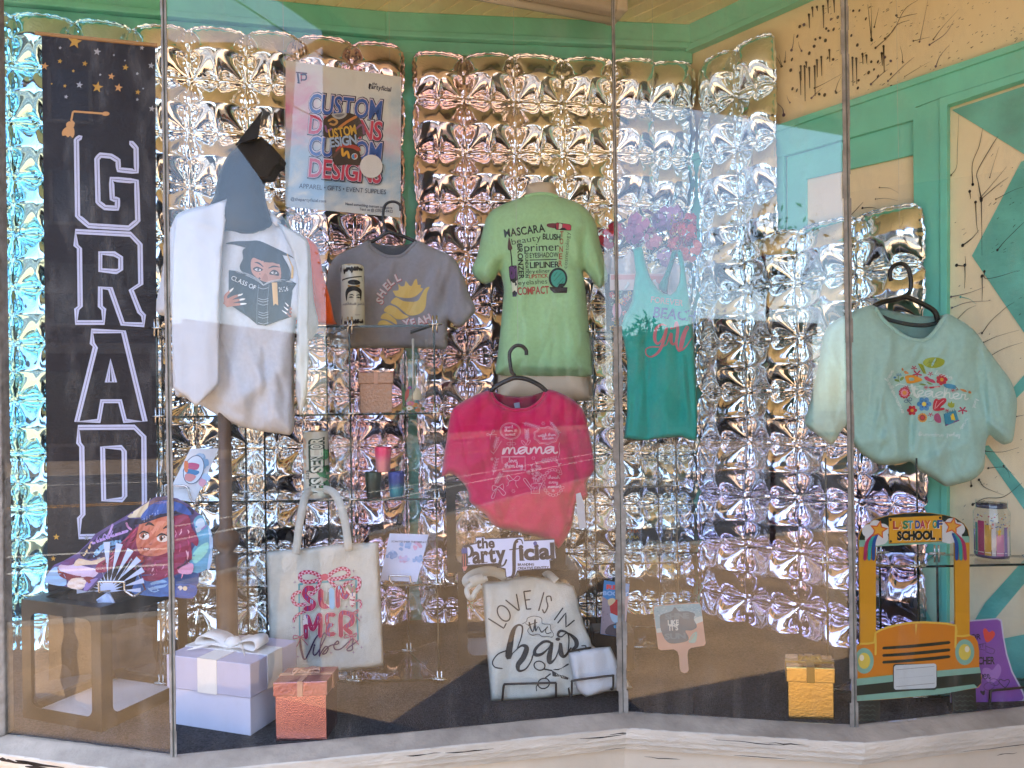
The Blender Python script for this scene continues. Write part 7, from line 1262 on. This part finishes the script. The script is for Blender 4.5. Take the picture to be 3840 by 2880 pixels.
# red drink card, popsicle fan
g = crop(2200, 1900, 520, 1307)
RC = empty('picture_card', P(1325, 1370, 2.2), 'narrow card with a red and blue cocktail picture and red lettering', 'card'); rY = lambda x, y=0: 2.22 - (y - 1255) * .0003
slab('board', g([(165, 695), (405, 730), (390, 900), (372, 1080), (352, 1230), (240, 1218), (130, 1200), (145, 940)]), rY, mat('card_blue', '#3a7fc0', .5), RC, .003); pr = Pr(40); pr.use(g)
pr.poly([(148, 840), (230, 890), (300, 860), (395, 840), (352, 1226), (132, 1198)], '#9c8f9a'); pr.poly([(165, 698), (402, 732), (395, 838), (300, 860), (225, 895), (150, 845)], '#3f86c4')
for i in range(60): pr.ell(rr.uniform(150, 360), rr.uniform(930, 1190), rr.uniform(2, 5), rr.uniform(2, 4), rr.choice(['#7a6f7c', '#b9aeb6', '#6a6070']), n=6)
pr.blob([(225, 900), (285, 875), (345, 905), (350, 1010), (300, 1030), (230, 1005)], '#b02a2e', 4); pr.blob([(222, 1005), (300, 1030), (350, 1010), (335, 1080), (290, 1100), (240, 1075)], '#a8c4da', 4); pr.blob([(200, 880), (250, 862), (270, 890), (215, 935)], '#d0c09a', 4); pr.line([(270, 1095), (285, 1140), (265, 1145), (310, 1140)], 12, '#4a8fc0'); pr.blob([(200, 1130), (280, 1100), (350, 1130), (330, 1215), (180, 1200)], '#4a4450', 3); pr.blob([(258, 1120), (298, 1116), (300, 1142), (262, 1145)], '#5a9fd0', 3)
pr.text('RED', 190, 775, 38, '#d2504e', w_=168, rot=.06, bold=.06); pr.text('BOOZY', 155, 832, 36, '#8fb4e0', w_=235, rot=.05, bold=.05); pr.use(None); pr.build('print', onY(rY), RC)
m = MB(); q = onz(1320, 1420, ZF); q = P(1320, 1380, 2.26); m.box(Vector((q.x - .06, 2.235, ZF)), (.13, 0, 0), (0, .09, 0), (0, 0, P(1320, 1373, 2.19).z - ZF)); bevel(m.build('display_block', card_b, RC), .006)
PF = empty('hand_fan', P(1475, 1455, 2.2), 'square beach picture hand fan with a pink handle standing by the shelf', 'hand fan'); fY2 = lambda x, y=0: 2.24 - (y - 1302) * .0003
hf = g([(640, 935), (850, 918), (1040, 905), (1066, 912), (1080, 935), (1100, 1110), (1122, 1290), (1108, 1310), (985, 1330), (958, 1352), (950, 1400), (962, 1540), (950, 1562), (920, 1570), (890, 1556), (880, 1530), (872, 1410), (855, 1365), (820, 1345), (700, 1353), (676, 1340), (655, 1180), (628, 980), (625, 950)]); slab('board', hf, fY2, mat('fan_sand', '#c79a88', .5), PF, .004); pr = Pr(40); pr.use(g)
pr.poly([(640, 940), (850, 922), (1062, 912), (1078, 935), (1090, 1040), (1030, 1060), (960, 1120), (860, 1100), (760, 1150), (655, 1170), (632, 985)], '#7fa9b4'); pr.poly([(655, 1150), (760, 1130), (860, 1085), (960, 1105), (1030, 1045), (1090, 1030), (1096, 1080), (1020, 1110), (900, 1150), (760, 1180), (660, 1190)], '#b9c6c2')
for i in range(110): x, y = rr.uniform(635, 1070), rr.uniform(925, 1060); pr.ell(x, y, rr.uniform(5, 14), rr.uniform(2, 4), rr.choice(['#9cc0c8', '#6a98a8', '#b9d0d2', '#5f8c9e']), rr.uniform(-.5, .5), 7)
pr.blob([(700, 1020), (800, 985), (830, 945), (870, 985), (950, 985), (1020, 1010), (1010, 1060), (1040, 1130), (990, 1165), (930, 1170), (960, 1230), (940, 1270), (800, 1290), (740, 1250), (700, 1160), (690, 1080)], '#3f6272', 4)
for x, y, t_ in ((745, 1062, 'SHINE'), (740, 1250, 'SUN')): pr.text(t_, x, y, 50, '#5a7f8c', w_=220 if y < 1100 else 190, rot=-.05, bold=.04)
pr.text('LIKE', 768, 1118, 46, '#c4cfcc', w_=100, rot=-.06, bold=.035); pr.text("IT'S", 782, 1168, 46, '#c4cfcc', w_=80, rot=-.06, bold=.035); pr.blob([(960, 1270), (1000, 1200), (1040, 1180), (1030, 1270), (990, 1285)], '#8fb4aa', 3); pr.line([(975, 1260), (1020, 1200)], 5, '#c98a6a', sm=0); pr.use(None); pr.build('print', onY(fY2), PF); MB().cbox(P(1479, 1456, 2.22) - Vector((0, 0, .004)), .05, .06, .012).build('foot', clear, PF)
# ---------------------------------------------------------------- school bus board
g = crop(3180, 1900, 660, 1304); bu_ = lerpY(1843, 1.842, 2110, 1.912)
BS = empty('bus_sign', P(1975, 1550, 1.9), 'cut-out yellow school bus frame sign reading last day of school', 'sign')
out = g([(38, 1265), (45, 1070), (60, 1045), (82, 1025), (92, 1010), (82, 300), (80, 240), (92, 190), (130, 140), (200, 95), (300, 65), (420, 48), (510, 42), (620, 48), (720, 62), (800, 85), (860, 125), (890, 170), (900, 225), (902, 950), (935, 962), (960, 1000), (970, 1060), (972, 1200), (990, 1250), (988, 1310), (970, 1335), (958, 1345), (962, 1342), (700, 1386), (600, 1398), (400, 1418), (240, 1432), (50, 1441), (40, 1400)])
hole = g([(208, 925), (206, 296), (300, 290), (500, 280), (790, 268), (796, 880), (700, 862), (520, 862), (360, 880), (260, 905)])
slab('board', out, bu_, mat('bus_yellow', '#cf9420', .45), BS, .005, [hole]); tyr = mat('tyre_black', '#16201c', .6)
for ty in ([(48, 1442), (239, 1439), (238, 1590), (225, 1615), (75, 1632), (58, 1610)], [(774, 1379), (946, 1347), (952, 1505), (940, 1535), (800, 1550), (780, 1535)]): slab('tyre', g(ty), bu_, tyr, BS, .005)
pr = Pr(60); pr.use(g); gdk = '#14261f'; sea = '#7faf9c'
pr.poly([(84, 240), (96, 190), (132, 142), (200, 98), (300, 68), (420, 51), (510, 46), (620, 51), (720, 65), (800, 88), (858, 128), (886, 172), (897, 225), (800, 240), (300, 255), (90, 250)], gdk); pr.poly([(82, 248), (300, 240), (700, 225), (899, 218), (900, 265), (790, 268), (500, 280), (206, 295), (83, 298)], sea)
for cx, cy, s_ in ((195, 200, 1), (775, 185, -1)):
    for dx, dy, r in ((-40, -20, 52), (10, -55, 48), (60, -25, 52), (50, 30, 55), (-20, 35, 50), (25, 45, 46)): pr.ell(cx + dx * s_, cy + dy, r, r * .95, '#d0d4d4')
for x0, s_ in ((165, 1), (830, -1)):
    for i, c in enumerate(('#a8305c', '#2f9a92', '#234a8e')): pr.line([(x0 + 30 * s_ + 12 * i * s_, 200), (x0 - 25 * s_ + 26 * i * s_, 270), (x0 - 40 * s_ + 32 * i * s_, 390)], [16, 26, 24], c)
for cx, cy, r in ((228, 172, 72), (775, 145, 70)): pr.star(cx, cy, r, '#c9602a', q=.48, rot=-1.4); pr.star(cx, cy, r * .72, '#dca030', q=.46, rot=-1.4)
pr.poly([(300, 80), (697, 62), (698, 258), (302, 275)], '#7a5a1c'); pr.poly([(304, 84), (694, 66), (694, 254), (306, 271)], '#d8a02a')
for x, y in ((316, 97), (683, 82), (317, 258), (682, 240)): pr.ell(x, y, 9, 10, '#2a2014')
for dx, c in ((3, '#efe6d0'), (0, None)):
    x = 336
    for ch, cc in zip('LAST DAY OF', ('#a83a2e', '#d88a2a', '#2f7f5a', '#3a9ab0', None, '#2f4a96', '#a8385a', '#c96a2a', None, '#2f8f7a', '#234a8e')):
        if ch == ' ': x += 18; continue
        w0 = adv(ch, .0); pr.text(ch, x + dx, 163 - (x - 336) * .02 + dx, 54, c or cc, w_=33, bold=.045); x += 36.5
for dx, c in ((3, '#efe6d0'), (0, '#161a18')): pr.text('SCHOOL', 368 + dx, 246 + dx, 60, c, w_=275, rot=-.02, bold=.06)
pr.poly([(38, 1270), (46, 1070), (70, 1038), (130, 1012), (195, 1008), (205, 935), (300, 895), (420, 868), (520, 858), (640, 860), (760, 872), (798, 885), (804, 960), (870, 955), (935, 966), (962, 1005), (972, 1070), (972, 1200), (300, 1245)], '#cf7e1c', grid=60)
for q in ([(92, 1016), (195, 1006), (205, 935), (300, 893), (420, 866), (520, 858), (640, 860), (797, 880), (803, 958), (900, 952)], [(203, 940), (205, 1020), (204, 1095)], [(800, 890), (798, 960), (796, 1045)]): pr.line(q, 15, '#dcb84a', sm=2)
pr.poly([(497, 872), (512, 872), (503, 960)], '#dcb84a')
for y in (1030, 1085, 1135): pr.line([(262, y + 18), (420, y + 8), (600, y - 8), (750, y - 24)], [20, 22, 24, 22], gdk)
for cx, cy in ((120, 1142), (865, 1078)): pr.ell(cx, cy, 71, 96, sea); pr.ell(cx, cy, 45, 60, '#d6c254'); pr.ell(cx - 18 + (35 if cx > 500 else 0), cy - 22, 17, 23, '#e6e0c4')
pr.poly([(42, 1278), (300, 1250), (700, 1212), (975, 1188), (985, 1235), (700, 1258), (300, 1300), (46, 1328)], sea); pr.poly([(46, 1328), (300, 1300), (700, 1258), (985, 1232), (988, 1308), (960, 1336), (700, 1350), (300, 1380), (60, 1400), (44, 1385)], gdk); pr.poly([(45, 1402), (300, 1378), (700, 1345), (935, 1316), (960, 1340), (700, 1388), (300, 1425), (50, 1442)], sea)
for x0, y0 in ((48, 1440), (775, 1370)):
    for k in range(5): pr.line([(x0 + 14 + 20 * i, y0 + 28 + 34 * k + (14 if i % 2 else 0)) for i in range(8)], 5, '#4a564f', sm=0)
pr.poly(rrect(334, 1165, 660, 1358, 22), '#2a3a34'); pr.poly([(x, y - (x - 500) * .045) for x, y in rrect(340, 1168, 655, 1350, 20)], '#c9d2d4')
for y in (1205, 1330): pr.line([(358, y + 4), (640, y - 22)], 2.4, '#4a5258', sm=0)
for i in range(14): pr.line([(372 + 19 * i, 1272 - 1.6 * i), (382 + 19 * i, 1271 - 1.6 * i)], 2.2, '#9aa2a8', sm=0)
pr.use(None); pr.build('print', lambda v, off: PA(v, np.array([bu_(*q) for q in v]) - off), BS)
TP = empty('teacher_sign', P(2150, 1515, 1.98), 'curling purple sign with a red heart and black lettering for a teacher', 'sign'); tY = lambda x, y=0: 2.00 - (y - 1338) * .0002 + .00003 * (x - 2100)
slab('sheet', g([(752, 862), (770, 852), (900, 842), (1110, 826), (1140, 838), (1155, 960), (1180, 1090), (1220, 1220), (1300, 1370), (1318, 1420), (1304, 1448), (1100, 1466), (950, 1476), (760, 1490)]), tY, mat('sign_lavender', '#b9b4c9', .4), TP, .002); pr = Pr(); pr.use(g)
pr.poly([(765, 868), (900, 852), (1108, 836), (1130, 850), (1146, 965), (1170, 1095), (1210, 1225), (1288, 1374), (1302, 1415), (1290, 1436), (1100, 1455), (950, 1466), (765, 1480)], '#7d4a9a', grid=70); bk2 = '#231a2a'
pr.text('FOR', 885, 985, 38, bk2, w_=98, rot=-.03, bold=.02); pr.blob([(1025, 1005), (1005, 950), (1003, 910), (1022, 903), (1045, 930), (1070, 918), (1090, 945), (1065, 985)], '#cf4a3c', 4); pr.line([(960, 1025), (1020, 1010), (1022, 1065), (955, 1050)], 3, bk2, sm=0); pr.text('BEST', 940, 1045, 22, bk2, w_=68, rot=-.02); pr.line([(1022, 1035), (1085, 1060), (1070, 1090), (1020, 1075)], 3, bk2)
pr.text('TEACHER', 870, 1170, 52, bk2, w_=215, rot=-.02, bold=.03); pr.blob([(1060, 1310), (1000, 1250), (1000, 1200), (1040, 1195), (1070, 1210), (1110, 1165), (1135, 1200), (1120, 1260)], '#9a6fb4', 4); _cursive(pr, 'ever', 950, 1280, 36, 100, bk2, 6, -.05); pr.ring(1085, 1300, 35, 24, 3, bk2, .3); pr.ring(1045, 1330, 40, 28, 3, bk2, -.3); pr.line([(1165, 1345), (1120, 1300), (1130, 1278), (1155, 1290), (1185, 1280), (1195, 1300), (1165, 1345)], 5, bk2); pr.blob([(1005, 1398), (980, 1375), (985, 1362), (998, 1368), (1012, 1360), (1015, 1378)], bk2, 3); pr.use(None); pr.build('print', onY(tY), TP)
easel('black wire easel in front of the purple teacher sign', g([(1030, 1472), (1050, 1450), (1055, 1375), (1070, 1362), (1200, 1350), (1320, 1338), (1330, 1350), (1335, 1450), (1340, 1465)]), 1.955, .05, wireb, .0034)
# ---------------------------------------------------------------- bouquet in a floral gift bag, weeds at the stand
GB = empty('gift_bag', P(1365, 718, 2.5), 'navy floral gift bag with pink trim behind the turquoise tank top', 'gift bag'); zg = ZL[0] + .001; q0 = P(1318, 718, 2.48); q1 = P(1440, 718, 2.48)
m = MB(); W_b = q1.x - q0.x; hb_ = .205; m.prism([Vector((q0.x, 2.48, zg)), Vector((q1.x, 2.48, zg)), Vector((q1.x + .006, 2.47, zg + hb_)), Vector((q0.x - .006, 2.47, zg + hb_))], (0, .09, 0)); m.build('bag_body', mat('bag_navy', '#2a2c3c', .5), GB)
pr = Pr(); X0 = q0.x
for i in range(70):
    x, y = rr.uniform(.03, .97), rr.uniform(.30, .97); c = rr.choice(['#c0504a', '#cf8a8a', '#d6a85a', '#c9c2b8', '#7f9a8a', '#b04048']); r = rr.uniform(.018, .036)
    for k_ in range(5): pr.ell(x + r * math.cos(k_ * 1.257), y + r * math.sin(k_ * 1.257) * .95, r * .55, r * .5, c, n=7)
pr.poly([(0, 0), (1, 0), (1, .28), (0, .28)], '#d4c3c4'); pr.poly([(.02, .02), (.98, .02), (.98, .10), (.02, .10)], '#cf9a9a'); pr.poly([(.62, .05), (.98, .05), (.98, .25), (.62, .25)], '#c98078'); pr.ell(.72, .45, .10, .16, '#d49ab0'); pr.line([(.66, .40), (.72, .46), (.76, .40)], .03, '#e6d4dc'); pr.ell(.12, .62, .08, .14, '#d49ab0')
pr.build('print', lambda v, off: np.stack([X0 + v[:, 0] * W_b, 2.471 + .009 * v[:, 1] - off, zg + hb_ * (1 - v[:, 1])], 1), GB)
BQ = empty('bouquet', P(1400, 560, 2.52), 'bouquet of pink, purple and red artificial flowers in white tissue paper', 'bouquet'); tis = mat('tissue_white', '#d8d9de', .7, bump=.3, bscale=50)
m = MB()
for tri in ([(1318, 600), (1322, 552), (1344, 560), (1360, 538), (1400, 575), (1388, 612), (1350, 625)], [(1395, 625), (1410, 585), (1450, 560), (1470, 575), (1490, 600), (1470, 640), (1430, 640)], [(1296, 560), (1316, 540), (1330, 600), (1326, 640), (1306, 600)], [(1380, 620), (1400, 600), (1430, 610), (1440, 645), (1390, 645)]):
    o = slab('tissue_paper', [(x + .01 * i, y) for i, (x, y) in enumerate(tri)], (lambda k: (lambda x, y: 2.50 + k + .02 * math.sin(x * .11) + (600 - y) * .0004))(rr.uniform(-.02, .02)), tis, BQ, .0015, grid=9)
def bloom(cx, cy, r, Y, c1, c2, n=26, name='flower'):
    c = P(cx, cy, Y); R = r * Y / F; vs = []; fs = []; cs = []; l1, l2 = np.array(lin(c1)), np.array(lin(c2))
    for i in range(n):
        u = Vector((rr.gauss(0, 1), -abs(rr.gauss(0, .8)) - .15, rr.gauss(0, 1))).normalized(); a = u.orthogonal().normalized(); a = (a + u.cross(a) * rr.uniform(-1, 1)).normalized(); b = u.cross(a); k = len(vs); s = R * rr.uniform(.42, .62); o = c + u * R * .55; t = rr.random()
        ring = [(0, 0, 0), (.5, .45, .12), (1, .3, .30), (1.08, 0, .34), (1, -.3, .30), (.5, -.45, .12)]
        vs += [o + a * s * (x - .35) + b * s * y + u * s * (.5 - z * 1.1) for x, y, z in ring]; fs += [(k, k + j, k + j + 1) for j in range(1, 5)]; cs += [l1 * (1 - t) + l2 * t] * 6
    mesh_obj(name, vs, fs, attr_mat('petal', .6), BQ, False, np.array(cs))
for q in [(a_, b_, r_ * 1.22, *z_) for a_, b_, r_, *z_ in ((1388, 487, 34, 2.52, '#a8588f', '#c07aa8'), (1372, 505, 26, 2.50, '#8f4a80', '#b06a9a'), (1410, 520, 22, 2.49, '#b0688a', '#c88aa4'), (1448, 468, 30, 2.56, '#a878b8', '#c09acc'), (1425, 480, 22, 2.56, '#8a5aa0', '#b088c0'), (1476, 505, 30, 2.53, '#a82a30', '#c8504a'), (1462, 530, 24, 2.51, '#b03038', '#d0605a'), (1492, 540, 26, 2.50, '#c04a4a', '#d88a7a'), (1484, 480, 22, 2.57, '#b0404a', '#c86070'), (1440, 555, 22, 2.50, '#b08ab8', '#c9a4cc'), (1310, 515, 24, 2.50, '#b0283c', '#d04a58'), (1330, 500, 22, 2.55, '#a82a44', '#c84a60'))]: bloom(*q)
vs = []; fs = []
for i in range(110):
    c = P(rr.uniform(1345, 1500), rr.uniform(462, 560), rr.uniform(2.53, 2.6)); d = Vector((rr.gauss(0, 1), rr.gauss(-.3, .4), rr.gauss(.3, 1))).normalized(); s = rr.uniform(.02, .045); b = d.orthogonal().normalized() * s * .22; k = len(vs); vs += [c, c + d * s * .5 + b, c + d * s, c + d * s * .5 - b]; fs.append((k, k + 1, k + 2, k + 3))
mesh_obj('leaves', vs, fs, mat('leaf_dark', '#2f4a30', .6, var=.4, vscale=20), BQ)
vs = []; fs = []; cs = []
for i in range(90):
    c = P(rr.uniform(1445, 1480), rr.uniform(465, 540), 2.49); d = Vector((rr.gauss(0, .6), -.4, rr.gauss(.6, .6))).normalized(); s = rr.uniform(.006, .014); b = d.orthogonal().normalized() * s * .35; k = len(vs); vs += [c, c + d * s + b, c + d * s * 1.4, c + d * s - b]; fs.append((k, k + 1, k + 2, k + 3)); cs += [lin(rr.choice(['#b8a84a', '#a8583a', '#c8b86a', '#7a5a2a']))] * 4
mesh_obj('filler_sprig', vs, fs, attr_mat('petal', .6), BQ, False, np.array(cs))
gt_ = []; gf = []
for i in range(420):
    x = rr.uniform(398, 520); c = onz(x, rr.uniform(1392, 1440), ZF); a = rr.uniform(0, 6.28); hh = rr.uniform(.02, .075); l_ = rr.uniform(.004, .03); d = Vector((math.cos(a) * l_, math.sin(a) * l_, hh)); b = Vector((-math.sin(a), math.cos(a), 0)) * .0022; k = len(gt_); gt_ += [c - b, c + b, c + d * .6 + b * .7, c + d, c + d * .6 - b * .7]; gf.append((k, k + 1, k + 2, k + 3, k + 4))
o = mesh_obj('artificial_grass', gt_, gf, mat('grass_green', '#4a5a2c', .8, var=.5, vscale=40)); tag(o, 'low tuft of green artificial grass round the foot of the wooden pole', 'grass', kind='stuff')
# ---------------------------------------------------------------- the photographer standing in the entry
def person():
    e = empty('person', (-.40, -.42, 0), 'person in dark clothes holding up a phone in front of the window', 'person')
    J = dict(pel=(.22, -.45, .93, .13), ch=(.22, -.44, 1.28, .145), nk=(.22, -.42, 1.46, .06), hd=(.22, -.41, 1.56, .085), tp=(.22, -.42, 1.66, .07), ls=(.40, -.43, 1.40, .06), le=(.42, -.36, 1.14, .045), lw=(.27, -.16, 1.30, .032), rs=(.04, -.43, 1.40, .06), re=(.02, -.36, 1.14, .045), rw=(.15, -.16, 1.30, .032), lh=(.31, -.45, .88, .085), lk=(.33, -.43, .48, .06), la=(.34, -.47, .09, .042), lt=(.36, -.33, .03, .035), rh=(.13, -.45, .88, .085), rk=(.11, -.43, .48, .06), ra=(.10, -.47, .09, .042), rt=(.08, -.33, .03, .035))
    E_ = [('pel', 'ch'), ('ch', 'nk'), ('nk', 'hd'), ('hd', 'tp'), ('ch', 'ls'), ('ls', 'le'), ('le', 'lw'), ('ch', 'rs'), ('rs', 're'), ('re', 'rw'), ('pel', 'lh'), ('lh', 'lk'), ('lk', 'la'), ('la', 'lt'), ('pel', 'rh'), ('rh', 'rk'), ('rk', 'ra'), ('ra', 'rt')]
    ks = list(J); me = bpy.data.meshes.new('body'); me.from_pydata([J[k][:3] for k in ks], [(ks.index(a), ks.index(b)) for a, b in E_], []); o = bpy.data.objects.new('body', me); COL.objects.link(o); md = o.modifiers.new('skin', 'SKIN')
    for i, k in enumerate(ks): me.skin_vertices[0].data[i].radius = (J[k][3], J[k][3]); me.skin_vertices[0].data[i].use_root = (k == 'pel')
    o.modifiers.new('sub', 'SUBSURF').levels = 2; o.modifiers['sub'].render_levels = 2; me.materials.append(mat('dark_clothes', '#1c1e24', .8)); o.location = (-.62, 0, 0); o.parent = e; o.matrix_parent_inverse = e.matrix_basis.inverted()
    for sx, x0 in ((1, .265 - .62), (-1, .155 - .62)):
        m = MB()
        for i in range(5): m.tube([(x0, -.15, 1.30), (x0 - sx * .012 * (i - 1), -.115 - .004 * i, 1.325 + .012 * i), (x0 - sx * (.02 + .008 * i), -.10, 1.335 + .012 * i)], [.011, .009, .006], 6)
        m.build('hand', mat('skin', '#8a5f4a', .6), e, True)
    ph = empty('phone', (-.41, -.095, 1.36), 'black phone held up in both hands by the person', 'phone'); bevel(MB().box((-.48, -.1, 1.335), (.14, 0, 0), (0, .008, 0), (0, 0, .07)).build('phone_case', black_pl, ph), .003)
person()
